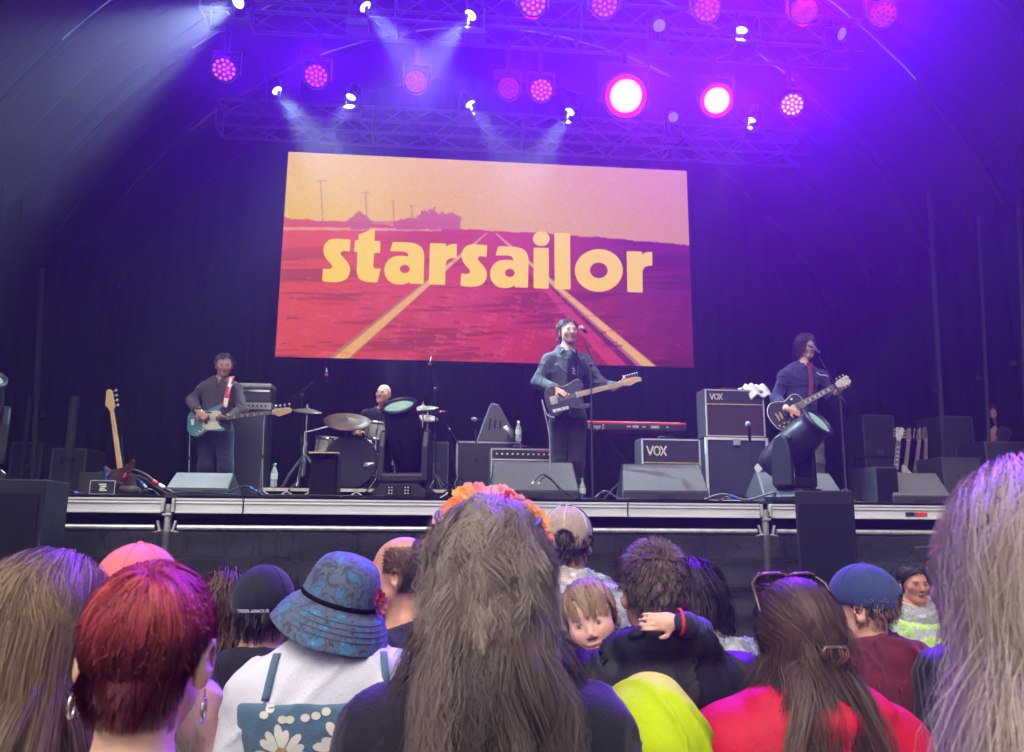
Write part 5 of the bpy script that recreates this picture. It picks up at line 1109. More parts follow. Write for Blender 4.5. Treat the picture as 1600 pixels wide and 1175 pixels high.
def strands(name, T, r0, r1, C, m, t, Ctip=None, prof=None, cen=None):
    """flat fine ribbons whose broad side looks away from the head"""
    n, S1, _ = T.shape; d = np.gradient(T, axis=1); d /= np.maximum(np.linalg.norm(d, axis=-1), 1e-6)[..., None]
    rr = np.random.default_rng(1); c = T[:, 0].mean(0) if cen is None else np.array(cen); o_ = T-c; o_[..., 2] = np.clip(o_[..., 2], 0, .2); o_ /= np.maximum(np.linalg.norm(o_, axis=-1), 1e-4)[..., None]
    o_ = o_+rr.normal(size=(n, 1, 3))*.22; u = np.cross(d, o_); u /= np.maximum(np.linalg.norm(u, axis=-1), 1e-6)[..., None]
    f = np.linspace(0, 1, S1)[None, :, None]; rad = (r0+(r1-r0)*f)*(.6+.8*rr.random((n, 1, 1)))
    V = np.stack([T-u*rad, T+u*rad], 2).reshape(-1, 3)
    b = (np.arange(n)[:, None]*S1+np.arange(S1-1)[None])[..., None]*2; k = np.arange(1); Q = np.stack([b+k, b+k+1, b+2+k+1, b+2+k], -1).reshape(-1, 4)
    CC = np.broadcast_to(C[:, None], (n, S1, 3)) if Ctip is None else C[:, None]*(1-f)+Ctip[:, None]*f
    if prof is not None: CC = CC*np.interp(np.linspace(0, 1, S1), np.linspace(0, 1, len(prof)), prof)[None, :, None]
    o = obj(name, npmesh(name, V, Q, True, np.repeat(np.clip(CC, 0, 1), 2, 1).reshape(-1, 3)), m, t); o['kind'] = 'stuff'; return o
hairm = mat('hair', vcol=True, rough=.5, var=.06, scale=40, spec=.32, aniso=.5)
def hcol(a, cols, seed=0, var=.15):
    r = np.random.default_rng(seed); m = a.max()+1; cols = np.array(cols); w = r.dirichlet(np.ones(len(cols))*.7, m); c = (w@cols)[a]; return np.clip(c*(1+r.normal(0, var, len(a)))[:, None], 0, 1)
def cap_shell(t, H, col, grow_=.008, keep=None, name='hair_base', h=.006, extra=None, seed=0):
    """solid base of the hair close to the skull"""
    sd = Sd(H.o-.17*H.k, H.o+.17*H.k, h); k = H.k; sd.ell(H.p(*HC), (HR+grow_)*k, .01, H.m)
    for pt, n_ in (keep or [((0, -.055, .055), (0, -.75, -.65)), ((0, 0, -.055), (0, -.45, -.9))]): sd.plane(H.p(*pt), H.m@np.array(n_, float), .01)
    if extra: extra(sd)
    sd.noise(.003, lambda P: fbm(P*60, 1., 2, seed)); V, Q = sd.mesh(); return obj(name, npmesh(name, V, Q, True, np.ones((len(V), 3))*np.array(col)), hairm, t)
def to_world(H, T): return H.o+(T*H.k)@H.m.T
# ================================================================== PERFORMERS
def perf_root(px, Y): p = dk(px, Y); return np.array((p.x, Y, Z0))
def hair_short(t, H, cols, n, L, seed=0, flow=None, r=.0012, S=4, keep=None, lift=.5, jit=.12, clumps=None, cl=.5, base=None, vary=.2, wv=0.):
    P, N = scalp(n, seed, keep); f = flow(P) if flow else np.stack([P[:, 0]*4, -np.ones(n)*.3+P[:, 1]*6, -.6+0*P[:, 0]], -1)
    f = f-N*(f*N).sum(1)[:, None]; f /= np.maximum(np.linalg.norm(f, axis=1), 1e-5)[:, None]; rr = np.random.default_rng(seed)
    T = grow(P, N*lift+f, L*rr.uniform(.7, 1.2, n), S, .08, [(HC, HR+.001)], rr.uniform(0, .012, n), jit, seed); T, a = clump(T, clumps or max(8, n//14), cl, seed)
    if wv: T = wave(T, a, wv, 1.2, seed)
    return strands('hair', to_world(H, T), r, r*.35, hcol(a, cols, seed, vary), hairm, t)
SK = np.array(c8(205, 155, 130)); SKP = np.array(c8(214, 170, 150))
HL = [((0, -.05, .082), (0, -.75, -.65)), ((0, 0.02, -.045), (0, -.6, -.8))]
# ---- singer
Y_ = 7.62; r0 = perf_root(884, Y_); J = pose(1.80); L_ = lambda px, py, Y=Y_: np.array(at(px, py, Y))-r0
dz = 0
hd = L_(888, 519); H = Fr(hd, rotm(R(11), R(0), R(-4)), 1.08)
J['head'] = hd; J['neck'] = L_(884, 549); J['chest'] = L_(884, 582); J['waist'] = L_(886, 620); J['pelvis'] = L_(887, 650)
J['shR'] = L_(858, 561, Y_-.02); J['shL'] = L_(913, 562, Y_+.05); J['elR'] = L_(841, 597, Y_-.02); J['wrR'] = L_(868, 607, 7.40); J['elL'] = L_(938, 601, Y_+.0); J['wrL'] = L_(962, 605, 7.44)
for n, a in (('R', 872), ('L', 902)): J['hip'+n] = L_(a, 664); J['kn'+n] = L_(a-1, 722, Y_-.02); J['an'+n] = np.array([J['kn'+n][0], .04, .09]); J['to'+n] = np.array([J['kn'+n][0]+(.03 if n == 'L' else -.04), -.13, .035])
gpos = at(884, 621, 7.36)
t = person('singer in a grey-green jacket playing a dark electric guitar at the microphone', r0, 0, J, H, SK*1.08, .006, brow=(.05, .035, .025), mouth=.004, face_kw=dict(stubble=.5, stub_c=(.13, .10, .09)),
           hands=[dict(w=J['wrR'], f=L_(888, 617, 7.33)-J['wrR'], n=(-.1, .9, -.4), curl=.75, side=-1), dict(w=J['wrL'], f=(.75, -.25, .55), n=(-.3, .5, .75), curl=.95, side=-1)])
def fn(sd):
    torso(sd, J, .012, 1.0); sd.plane(J['neck']+(0, 0, .03), (0, -.35, 1)); sd.plane(J['pelvis']+(0, 0, -.02), (0, 0, -1))
garment(t, 'tee_shirt', J, cloth('black tee', (.012, .012, .018)), .009, fn, keys=['neck', 'pelvis', 'shR', 'shL', 'chest'], noise=folds(2), amp=.004)
jkt = cloth('grey green cotton jacket', c8(70, 80, 82), .85, var=.15, bump=.3, bscale=120)
def fn(sd):
    torso(sd, J, .028, 1.02); arms(sd, J, .020, fr=.86); sd.cap(J['neck']+(-.05, .03, .02), J['neck']+(.05, .03, .02), .055, .055, .03)
    sd.plane(J['pelvis']+(0, 0, -.03), (0, 0, -1)); c = J['chest']; sd.ell(J['neck']+(.01, -.03, .07), (.062, .09, .075), .01, None, True)
    sd.ell(c+(.055, -.16, -.04), (.062, .10, .34), .02, np.array(Matrix.Rotation(R(6), 3, 'Y')), True)
garment(t, 'jacket', J, jkt, .007, fn, keys=['neck', 'pelvis', 'shR', 'shL', 'elR', 'elL', 'wrR', 'wrL'], noise=folds(4, 10, 15), amp=.008)
for s in (-1, 1):
    q = MB(); b = J['neck']; q.add([b+(s*.03, -.055, .045), b+(s*.085, -.075, .015), b+(s*.075, -.115, -.05), b+(s*.035, -.105, -.005), b+(s*.04, .06, .05), b+(s*.09, .03, .03)], [(0, 1, 2, 3), (0, 4, 5, 1)]); o = q.build('collar', jkt, t); o.modifiers.new('s', 'SOLIDIFY').thickness = .008
q = MB(); b = J['chest']
for k in range(4): q.box(b+(.055+.01*(k % 2), -.122, .02-.018*k), (.02, .004, .006))
q.build('shirt_print', white_p, t)
trousers(t, J, cloth('dark charcoal trousers', (.022, .020, .026)), .009, .018, .012); shoes(t, J, blkp)
cap_shell(t, H, (.05, .038, .03), .003, HL)
hair_short(t, H, [(.085, .066, .056), (.15, .13, .115), (.05, .038, .032)], 2600, .085, 3, lambda P: np.stack([P[:, 0]*8+.3*np.sign(P[:, 0]), .7+P[:, 1]*3, -.5-.4*(P[:, 2] < .05)], -1), r=.0028, S=5, lift=.7, jit=.2, clumps=90, cl=.6, wv=.008, keep=lambda p: np.where(p[:, 1] < -.01, p[:, 2] > .078, np.where(p[:, 1] < .03, p[:, 2] > .02, p[:, 2] > -.06)))
gt_ = guitar('electric_guitar', 'charcoal single cutaway guitar with maple neck held by the singer', 'tele', mat('charcoal lacquer', (.030, .030, .040), .28, 0, coat=.5), gpos, R(14), R(-6))
strap(gt_, [at(930, 592, 7.40), at(908, 570, 7.47), at(899, 556, 7.50), at(897, 547, 7.56), at(890, 546, 7.66)], .05, blkfab, nrm=[(0, -1, 0), (0, -1, .1), (0, -.9, .3), (0, -.5, .8), (0, 0, 1)])
cable('pale guitar cable curling from the singer guitar down to the deck', [at(866, 652, 7.36), at(855, 648, 7.4), at(847, 625, 7.45), at(850, 640, 7.42), at(858, 680, 7.4), at(860, 730, 7.4), dkp(866, 7.42)], .005, mat('pale cable', (.35, .35, .36), .5))
# ---- bass player
Y_ = 9.0; r0 = perf_root(337, Y_); J = pose(1.78); L_ = lambda px, py, Y=Y_: np.array(at(px, py, Y))-r0
hd = L_(350, 571); H = Fr(hd, rotm(R(20), R(-12), R(-5)), 1.05)
J['head'] = hd; J['neck'] = L_(345, 594, Y_+.03); J['chest'] = L_(341, 618); J['waist'] = L_(339, 645); J['pelvis'] = L_(337, 672)
J['shR'] = L_(320, 606); J['shL'] = L_(368, 606); J['elR'] = L_(300, 626, Y_+.02); J['wrR'] = L_(308, 641, 8.70); J['elL'] = L_(378, 640, 8.92); J['wrL'] = L_(358, 653, 8.80)
for n, a in (('R', 324), ('L', 351)): J['hip'+n] = L_(a, 684); J['kn'+n] = L_(a-(3 if n == 'R' else -2), 730, Y_-.02); J['an'+n] = np.array([J['kn'+n][0], .04, .09]); J['to'+n] = np.array([J['kn'+n][0]+(.05 if n == 'L' else -.05), -.12, .035])
t = person('bass player in a brown-grey overshirt looking down at a teal bass', r0, 0, J, H, SK*1.15, .006, brow=(.04, .03, .03), face_kw=dict(stubble=.5, stub_c=(.28, .25, .23)),
           hands=[dict(w=J['wrR'], f=(.6, .0, -.5), n=(-.1, .9, -.3), curl=.8, side=-1), dict(w=J['wrL'], f=(-.4, -.6, -.1), n=(-.1, .3, .9), curl=.9, side=-1)])
def fn(sd):
    torso(sd, J, .030, 1.04); arms(sd, J, .022, fr=.93); sd.cap(J['neck']+(-.04, .03, .0), J['neck']+(.04, .03, .0), .055, .055, .03); sd.plane(J['pelvis']+(0, 0, -.05), (0, 0, -1)); sd.ell(J['neck']+(.01, -.04, .06), (.06, .085, .075), .01, None, True); sd.cap(J['neck']+(.01, -.12, .0), J['neck']+(.015, -.15, -.12), .022, .004, .01, True)
ov = cloth('brown grey overshirt', c8(88, 80, 78), .85, var=.12, bump=.3, bscale=120)
garment(t, 'overshirt', J, ov, .007, fn, keys=['neck', 'pelvis', 'shR', 'shL', 'elR', 'elL', 'wrR', 'wrL'], noise=folds(7, 9, 13), amp=.008)
for s in (-1, 1):
    q = MB(); b = J['neck']; q.add([b+(s*.02+.01, -.085, .005), b+(s*.08, -.075, .01), b+(s*.085, -.12, -.045), b+(s*.04, -.125, -.04), b+(s*.04, .07, .045), b+(s*.085, .03, .03)], [(0, 1, 2, 3), (0, 4, 5, 1)]); q.build('collar', ov, t).modifiers.new('s', 'SOLIDIFY').thickness = .008
trousers(t, J, cloth('navy trousers', (.022, .024, .05)), .009, .022, .02); shoes(t, J, blkp)
cap_shell(t, H, (.06, .05, .05), .001, HL)
hair_short(t, H, [(.07, .06, .058), (.2, .19, .19), (.04, .035, .035)], 1200, .045, 5, lambda P: np.stack([P[:, 0]*6, -.8+P[:, 1]*5, .3+0*P[:, 0]], -1), r=.0028, lift=1.1, jit=.3, clumps=90, keep=lambda p: np.where(p[:, 1] < -.01, p[:, 2] > .078, np.where(p[:, 1] < .03, p[:, 2] > .02, p[:, 2] > -.05)))
gp = at(323, 656, 8.76); gb_ = guitar('bass_guitar', 'teal bass guitar with cream pickguard played at left', 'bass', teal, gp, R(7), R(-5), cat='bass guitar')
red_s = mat('red strap', c8(205, 35, 50), .6)
st_ = strap(gb_, [at(351, 636, 8.72), at(354, 622, 8.76), at(357, 608, 8.80), at(361, 592, 8.86), at(363, 588, 8.98)], .058, red_s, nrm=[(0, -1, 0), (0, -1, .1), (0, -1, .15), (0, -.8, .5), (0, 0, 1)])
bolt = [at(360, 590, 8.83), at(364, 592, 8.83), at(361, 601, 8.80), at(364, 601, 8.80), at(356, 618, 8.745), at(359, 605, 8.775), at(356, 605, 8.775)]
iv = gb_.matrix_basis.inverted(); q = MB(); q.add([iv@(p+Vector((0, -.012, .004))) for p in bolt], [(0, 1, 2, 6), (6, 2, 3, 5), (5, 3, 4)]); q.build('strap_lightning_print', white_p, st_)
q = MB(); q.add([iv@p for p in (at(350.5, 622, 8.735), at(357, 623, 8.735), at(355, 634, 8.71), at(352, 637, 8.705), at(349.5, 632, 8.71))], [(0, 1, 2, 3, 4)]); q.build('strap_end', cream, st_).modifiers.new('s', 'SOLIDIFY').thickness = .006
# ---- guitarist
Y_ = 8.12; r0 = perf_root(1255, Y_); J = pose(1.82); L_ = lambda px, py, Y=Y_: np.array(at(px, py, Y))-r0
hd = L_(1259, 541); H = Fr(hd, rotm(R(8), R(-14), R(-8)), 1.08)
J['head'] = hd; J['neck'] = L_(1254, 571, Y_+.02); J['chest'] = L_(1252, 598); J['waist'] = L_(1253, 630); J['pelvis'] = L_(1255, 662)
J['shR'] = L_(1226, 586); J['shL'] = L_(1282, 586); J['elR'] = L_(1213, 622, Y_+.02); J['wrR'] = L_(1231, 640, 7.76); J['elL'] = L_(1300, 622, Y_-.02); J['wrL'] = L_(1309, 612, 7.87)
for n, a in (('R', 1238), ('L', 1272)): J['hip'+n] = L_(a, 675); J['kn'+n] = L_(a+4, 722, Y_-.02); J['an'+n] = np.array([J['kn'+n][0]+.02, .04, .09]); J['to'+n] = np.array([J['kn'+n][0]+(.06 if n == 'L' else -.02), -.12, .035])
t = person('long haired guitarist in a dark blue shirt singing at the right', r0, 0, J, H, SK*1.05, .006, brow=(.03, .02, .02), mouth=.003, face_kw=dict(stubble=.15),
           hands=[dict(w=J['wrR'], f=(.75, -.1, -.25), n=(-.1, .9, -.3), curl=.7, side=-1), dict(w=J['wrL'], f=(.5, -.3, .45), n=(-.45, .5, .6), curl=.95, side=-1)])
sh = cloth('dark navy shirt', c8(44, 46, 84), .8, var=.15, bump=.25, bscale=150)
def fn(sd):
    torso(sd, J, .022, 1.06); arms(sd, J, .016, fr=.72); sd.cap(J['neck']+(-.04, .03, .0), J['neck']+(.04, .03, .0), .05, .05, .03); sd.plane(J['pelvis']+(0, 0, -.06), (0, 0, -1)); sd.ell(J['neck']+(.01, -.045, .06), (.055, .085, .08), .01, None, True); sd.cap(J['neck']+(.012, -.12, .0), J['neck']+(.02, -.15, -.16), .032, .004, .01, True)
garment(t, 'shirt', J, sh, .007, fn, keys=['neck', 'pelvis', 'shR', 'shL', 'elR', 'elL', 'wrR', 'wrL'], noise=folds(9, 9, 13), amp=.008)
for s in (-1, 1):
    q = MB(); b = J['neck']; q.add([b+(s*.025+.01, -.085, .01), b+(s*.075, -.075, .015), b+(s*.07, -.125, -.06), b+(s*.035, -.125, -.045), b+(s*.04, .07, .045), b+(s*.08, .03, .03)], [(0, 1, 2, 3), (0, 4, 5, 1)]); q.build('collar', sh, t).modifiers.new('s', 'SOLIDIFY').thickness = .007
for k in range(3): MB().ball(J['chest']+(.035, -.145+.004*k, .03-.075*k), .006, 6).build('shirt_button', white_p, t)
q = MB(); q.tube([L_(1276, 582, 7.985), L_(1282, 586, 7.975), L_(1288, 586, 7.98), L_(1294, 588, 7.99)], .006, 6); q.build('pocket_trim', white_p, t)
trousers(t, J, cloth('olive grey trousers', (.075, .075, .065)), .009, .022, .02); shoes(t, J, blkp)
cap_shell(t, H, (.02, .012, .012), .006)
P, N = scalp(1500, 4); rr = np.random.default_rng(4); f = np.stack([np.sign(P[:, 0])*.6+P[:, 0]*5, .2+0*P[:, 0], -.2+0*P[:, 0]], -1)
T = grow(P, N*.05+f*.8, rr.uniform(.22, .30, 1500)*np.where(P[:, 1] < -.04, .7, 1), 10, .5, [(HC, HR+.006), ((0, -.03, -.04), (.062, .075, .085))], rr.uniform(0, .018, 1500), .06, 4, hug=.75); T, a = clump(T, 70, .65, 4); T = wave(T, a, .009, 1.6, 4)
strands('hair', to_world(H, T), .0032, .0012, hcol(a, [(.05, .028, .026), (.09, .05, .042), (.035, .02, .02)], 4), hairm, t)
gp = at(1231, 643, 7.83); gl = guitar('electric_guitar', 'black single cutaway guitar with cream binding held by the guitarist', 'lp', mat('gloss black lacquer', (.008, .008, .011), .18, 0, coat=.7), gp, R(28), R(-6))
strap(gl, [at(1266, 618, 7.84), at(1267, 600, 7.92), at(1266, 582, 7.95), at(1265, 570, 8.0), at(1263, 566, 8.12)], .045, mat('oxblood strap', c8(110, 35, 45), .6, var=.4, scale=60), nrm=[(0, -1, 0), (0, -1, .05), (0, -1, .15), (0, -.8, .5), (0, 0, 1)])
# ---- drummer
Y_ = 8.95; r0 = perf_root(603, Y_)+np.array((0, 0, .11)); L_ = lambda px, py, Y=Y_: np.array(at(px, py, Y))-r0
J = pose(1.78); hd = L_(599, 616); H = Fr(hd, rotm(R(-22), R(4), R(4)), .96); dzz = hd[2]-J['head'][2]
for k in J:
    if k not in ('knR', 'knL', 'anR', 'anL', 'toR', 'toL'): J[k] = J[k]+np.array([hd[0], .04, dzz])
J['head'] = hd
for n, s in (('R', -1), ('L', 1)): J['kn'+n] = np.array([s*.2, -.42, .50]); J['an'+n] = np.array([s*.2, -.45, .09]); J['to'+n] = np.array([s*.2, -.62, .035]); J['el'+n] = J['sh'+n]+np.array([s*.10, -.08, -.27]); J['wr'+n] = J['el'+n]+np.array([-s*.06, -.25, .02])
t = person('bald drummer seated behind the kit looking to the side', r0, 0, J, H, SK, .007, brow=(.10, .07, .05), face_kw=dict(stubble=.1), hands=[dict(w=J['wr'+n], f=(0, -1, .1), n=(0, 0, -1), curl=1.1, side=1) for n in 'RL'])
def fn(sd): torso(sd, J, .014); arms(sd, J, .012, fr=.2); sd.plane(J['neck']+(0, 0, .04), (0, -.35, 1)); sd.plane(J['pelvis']+(0, 0, -.08), (0, 0, -1))
garment(t, 'tee_shirt', J, cloth('black tee'), .009, fn, keys=['neck', 'pelvis', 'shR', 'shL', 'elR', 'elL'], noise=folds(12), amp=.005)
trousers(t, J, cloth('dark charcoal trousers'), .01, .016, .01); shoes(t, J, blkp)
for n, s in (('R', -1), ('L', 1)):
    w = Vector(J['wr'+n]+r0)+Vector((0, -.08, 0)); o = thing('drumstick', 'wooden drumstick in the %s hand of the drummer' % ('right' if n == 'R' else 'left'), 'drumstick', w); MB().cyl((0, .06, -.01), (-s*.06, -.30, .05), .008, .005, 8).build('shaft', maple, o); MB().ball((-s*.06, -.305, .051), .009, 6).build('tip', maple, o)
dt = thing('drum_throne', 'round black drum stool under the seated drummer', 'stool', (r0[0], r0[1]+.08, RZD)); zt = J['pelvis'][2]-.12
MB().lathe([(0, zt), (.17, zt), (.18, zt-.03), (.17, zt-.07), (0, zt-.07)], n=20).build('seat', blkfab, dt); MB().cyl((0, 0, .1), (0, 0, zt-.07), .02, n=8).build('post', chrome, dt)
for k in range(3): MB().tube([(0, 0, .25), (.26*math.cos(k*2.09), .26*math.sin(k*2.09), .0)], .012, 6).build('leg', chrome, dt)
# ---- stage technician at the right edge
Y_ = 8.9; r0 = perf_root(1575, Y_); L_ = lambda px, py, Y=Y_: np.array(at(px, py, Y))-r0
J = pose(1.72); hd = L_(1559, 645); dzz = hd[2]-J['head'][2]; H = Fr(hd, rotm(R(-78), R(-18), 0), .97); J['head'] = hd; J['neck'] = L_(1566, 668); 
for k, (a, b) in dict(chest=(1570, 690), waist=(1575, 712), pelvis=(1578, 735)).items(): J[k] = L_(a, b)
J['shR'] = L_(1568, 676, 8.75); J['shL'] = L_(1572, 676, 9.1); J['elR'] = L_(1564, 700, 8.68); J['wrR'] = L_(1546, 697, 8.72); J['elL'] = L_(1560, 702, 9.1); J['wrL'] = L_(1542, 697, 9.0)
for n, yy in (('R', -.1), ('L', .1)): J['hip'+n] = J['pelvis']+np.array([0, yy, -.06]); J['kn'+n] = np.array([J['pelvis'][0]-.03, yy, .45]); J['an'+n] = np.array([J['pelvis'][0]+.02, yy, .09]); J['to'+n] = np.array([J['pelvis'][0]-.14, yy, .035])
t = person('stage technician in black leaning over a desk at the right edge', r0, 0, J, H, SK*.9, .008, brow=(.03, .02, .02), hands=[dict(w=J['wr'+n], f=(-.9, 0, -.3), n=(0, 0, -1), curl=.4) for n in 'RL'])
def fn(sd): sd.ell(J['chest'], (.13, .17, .2), .06); sd.ell(J['waist'], (.12, .15, .18), .06); sd.cap(J['shR'], J['shL'], .075, .075, .05); arms(sd, J, .014, fr=.1); sd.plane(J['neck']+(0, 0, .04), (-.3, 0, 1)); sd.plane(J['pelvis']+(0, 0, -.08), (0, 0, -1))
garment(t, 'tee_shirt', J, cloth('black tee'), .01, fn, keys=['neck', 'pelvis', 'shR', 'shL', 'elR', 'elL'], noise=folds(14), amp=.005)
trousers(t, J, cloth('dark charcoal trousers'), .011, .016, .01); shoes(t, J, blkp); cap_shell(t, H, (.02, .015, .014), .005)
hair_short(t, H, [(.03, .02, .02), (.05, .035, .03)], 500, .03, 8, r=.003, clumps=40)
# ================================================================== THE CROWD
def crowd(label, px, py, d, yaw=0., fem=False, skin=SKP, hy=0., hp=0., hr=0., k=1., h=.008, w=None, fat=1., brow=(.05, .03, .02), face_kw={}, neckr=None, ears=True, hands=(), jfix=None):
    p = at(px, py, d); ht = p.z+.122; J = pose(ht, fem, w); c, s = math.cos(math.pi+yaw), math.sin(math.pi+yaw)
    H = Fr(J['head'], rotm(hy, hp, hr), k); loc = (p.x, p.y-.015, 0)
    if jfix: jfix(J)
    t = person(label, loc, math.pi+yaw, J, H, skin, h, brow, fem, face_kw, hands, fat, neckr or (.046 if fem else .054), ears); return t, J, H
def hood_ring(sd, J, r, R_, z):
    pts = [J['neck']+np.array([R_*math.sin(a), .02+R_*.95*math.cos(a), z+.03*math.cos(a)-.05*(1-math.cos(a))*.5]) for a in np.linspace(-2.2, 2.2, 11)]
    for p, q in zip(pts[:-1], pts[1:]): sd.cap(p, q, r, r, .02)
KU = ['neck', 'pelvis', 'shR', 'shL', 'elR', 'elL', 'wrR', 'wrL']
def top(t, J, m, name='top', off=.014, fat=1., sleeve=1., neck=(0, 0, .05), nn=(0, -.35, 1), h=.009, pad=.2, seed=0, amp=.006, hem=-.10, extra=None, sx=9, sz=14):
    def fn(sd):
        torso(sd, J, off, fat)
        if sleeve > 0: arms(sd, J, off*1.1, fr=sleeve)
        if extra: extra(sd)
        sd.plane(J['neck']+np.array(neck), nn); sd.plane(J['pelvis']+(0, 0, hem), (0, 0, -1))
    return garment(t, name, J, m, h, fn, keys=KU, noise=folds(seed, sx, sz), amp=amp, pad=pad)
jeans = cloth('blue jeans', (.03, .04, .08)); dkleg = cloth('black trousers', (.014, .014, .017)); shoe_m = mat('trainer', (.1, .1, .1), .6)
def lower(t, J, m=jeans, fat=1.): trousers(t, J, m, .013, .016, .012, fat); shoes(t, J, shoe_m, .012)
# back of the figure is +y in its own frame
def long_hair(t, H, n, L, cols, seed, S=14, r=(.0011, .0005), layer=.03, wv=(.012, 2.), cl=(60, .7), lift=.25, back=(.15, .115, .30), backc=(0, .04, -.42), grav=.45, part=0., vary=.14, keep=None, jit=.05, bend=None, tip=None, name='hair', rnd=.35, prof=None, hug=.75):
    P, N = scalp(n, seed, keep); rr = np.random.default_rng(seed); q = np.clip(-P[:, 1]/.08, 0, 1)
    f = np.stack([(P[:, 0]-part)*14, .9*(P[:, 1] < .06)+0*q, -.3+0*q], -1); f = f-N*(f*N).sum(1)[:, None]; f /= np.maximum(np.linalg.norm(f, axis=1), 1e-5)[:, None]
    coll = [(HC, HR+.006), ((0, .035, -.17), (.055, .055, .13)), (backc, back)]
    T = grow(P, N*lift+f, L*rr.uniform(.75, 1.1, n), S, grav, coll, rr.uniform(0, 1, n)**1.5*layer, jit, seed, bend=bend, hug=hug); T, a = clump(T, cl[0], cl[1], seed); T = wave(T, a, wv[0], wv[1], seed, rnd)
    C = hcol(a, cols, seed, vary); Ct = None if tip is None else np.clip(C*np.array(tip), 0, 1)
    return strands(name, to_world(H, T), r[0], r[1], C, hairm, t, Ct, prof)
def fly(t, H, n, L, cols, seed, S=10, lift=.5, r=.00035, grav=.10, jit=.14, keep=None, name='flyaway_hair', wv=.01):
    P, N = scalp(n, seed, keep); rr = np.random.default_rng(seed); f = rr.normal(size=(n, 3))*.5
    T = grow(P*1.03, N*lift+f, L*rr.uniform(.4, 1.2, n), S, grav, [(HC, HR+.005)], None, jit, seed, hug=.15); T, a = clump(T, max(3, n//3), .3, seed); T = wave(T, a, wv, 1.5, seed); return strands(name, to_world(H, T), r, r*.5, hcol(a, cols, seed, .1), hairm, t)
def cap_hat(t, H, m, name='cap', grow_=.013, zcut=.012, tilt=.18, opening=False, visor=True, seam_m=None, band=None, vis_m=None):
    sd = Sd(H.o-.2*H.k, H.o+.2*H.k, .005); k = H.k; sd.ell(H.p(*(HC+(0, 0, .008))), (HR+grow_)*k, .01, H.m); sd.plane(H.p(0, 0, zcut), H.m@np.array([0, -tilt, -1.]), .006)
    if opening: sd.ell(H.p(0, .125, .018), np.array([.036, .05, .034])*k, .004, H.m, True)
    V, Q = sd.mesh(); o = obj(name, npmesh(name, V, Q, True), m, t)
    if visor:
        sd = Sd(H.o-.25*H.k, H.o+.25*H.k, .005); sd.ell(H.p(0, -.115, .030), np.array([.075, .085, .012])*k, .004, H.m@np.array(Matrix.Rotation(.15, 3, 'X'))); sd.ell(H.p(0, -.0, .02), np.array([.08, .10, .1])*k, .003, H.m, True); V, Q = sd.mesh(); obj('visor', npmesh('visor', V, Q, True), vis_m or m, t)
    q = MB()
    for i in range(6):
        az = R(30+60*i); pts = []
        for j in range(9):
            el_ = R(12+78*j/8); v = np.array([math.cos(el_)*math.cos(az), math.cos(el_)*math.sin(az), math.sin(el_)])*(HR+grow_+.0005)+HC+(0, 0, .008)
            if v[2] > zcut+.02 and not (opening and v[1] > .07 and abs(v[0]) < .04 and v[2] < .058): pts.append(H.p(*v))
        if len(pts) > 2: q.tube(pts, .0018*k, 5)
    q.build('seam', seam_m or m, t); tp = H.p(*(HC+(0, 0, .008+HR[2]+grow_))); MB().ball(tp, .009*k, 10, (1, 1, .6)).build('button', seam_m or m, t); return o
def bvh_of(o):
    from mathutils.bvhtree import BVHTree
    me = o.data; return BVHTree.FromPolygons([v.co.copy() for v in me.vertices], [tuple(p.vertices) for p in me.polygons])
def hit_back(bv, x, z, y=.6): r_ = bv.ray_cast(Vector((x, y, z)), Vector((0, -1, 0))); return r_[0], r_[1]
# ---- 1 woman with a hair clip at the far left
t, J, H = crowd('woman with long straight dark-blonde hair and a metal hair clip at far left', 64, 1013, 1.28, R(-4), True, hp=R(-4))
lower(t, J); top(t, J, cloth('dark purple top', (.03, .018, .05)), seed=21)
cap_shell(t, H, (.10, .075, .05), .010)
BL = [(.23, .155, .082), (.12, .078, .046), (.34, .24, .13), (.17, .115, .066)]
long_hair(t, H, 16000, .62, BL, 31, S=12, r=(.00042, .0003), layer=.016, wv=(.009, 1.3), cl=(150, .6), part=-.01, jit=.012, lift=.08, vary=.08, rnd=.2, prof=(1.1, 1., .8, .85, 1.1))
fly(t, H, 220, .06, BL, 33)
q = MB(); pc = [H.p(*v) for v in ((.028, .104, .073), (.010, .113, .066), (-.010, .118, .056), (-.022, .120, .046), (-.018, .121, .040), (-.004, .119, .048), (.014, .113, .058), (.027, .106, .068))]; q.tube(pc, .0026, 6, closed=True); q.tube([pc[0], H.p(.012, .113, .062), H.p(-.01, .119, .051)], .0018, 5); q.build('hair_clip', mat('rose gold clip', (.55, .36, .28), .3, .9), t)
# ---- 2 woman with short red hair
t, J, H = crowd('woman with short bright red hair and hoop earrings seen from behind', 233, 1026, 1.06, R(3), True, skin=np.array(c8(222, 176, 150)), hr=R(-3), hp=R(-5), h=.006, k=.89, face_kw=dict(buzz=lambda q: (q[:, 1] > .015)&(q[:, 2] < .0)&(q[:, 2] > -.092)&(abs(q[:, 0]) < .064), buzz_c=(.11, .012, .02)))
lower(t, J); top(t, J, cloth('black strap top', (.015, .012, .02)), neck=(0, 0, -.13), sleeve=0, nn=(0, .1, 1), seed=22)
kp = lambda p: np.where(p[:, 1] < -.02, p[:, 2] > .058, np.where(p[:, 1] < .042, p[:, 2] > .034, p[:, 2] > -.05))
sdk = [((0, -.055, .05), (0, -.8, -.6)), ((0, .03, -.075), (0, -.75, -.65))]
cap_shell(t, H, (.16, .012, .03), .002, sdk)
n = 20000; P, N = scalp(n, 41, kp); rr = np.random.default_rng(41); wc = np.array([-.012, .085, .088]); dv = P-wc; sw = np.stack([-dv[:, 2]*0+dv[:, 1], -dv[:, 0], 0*dv[:, 0]], -1)
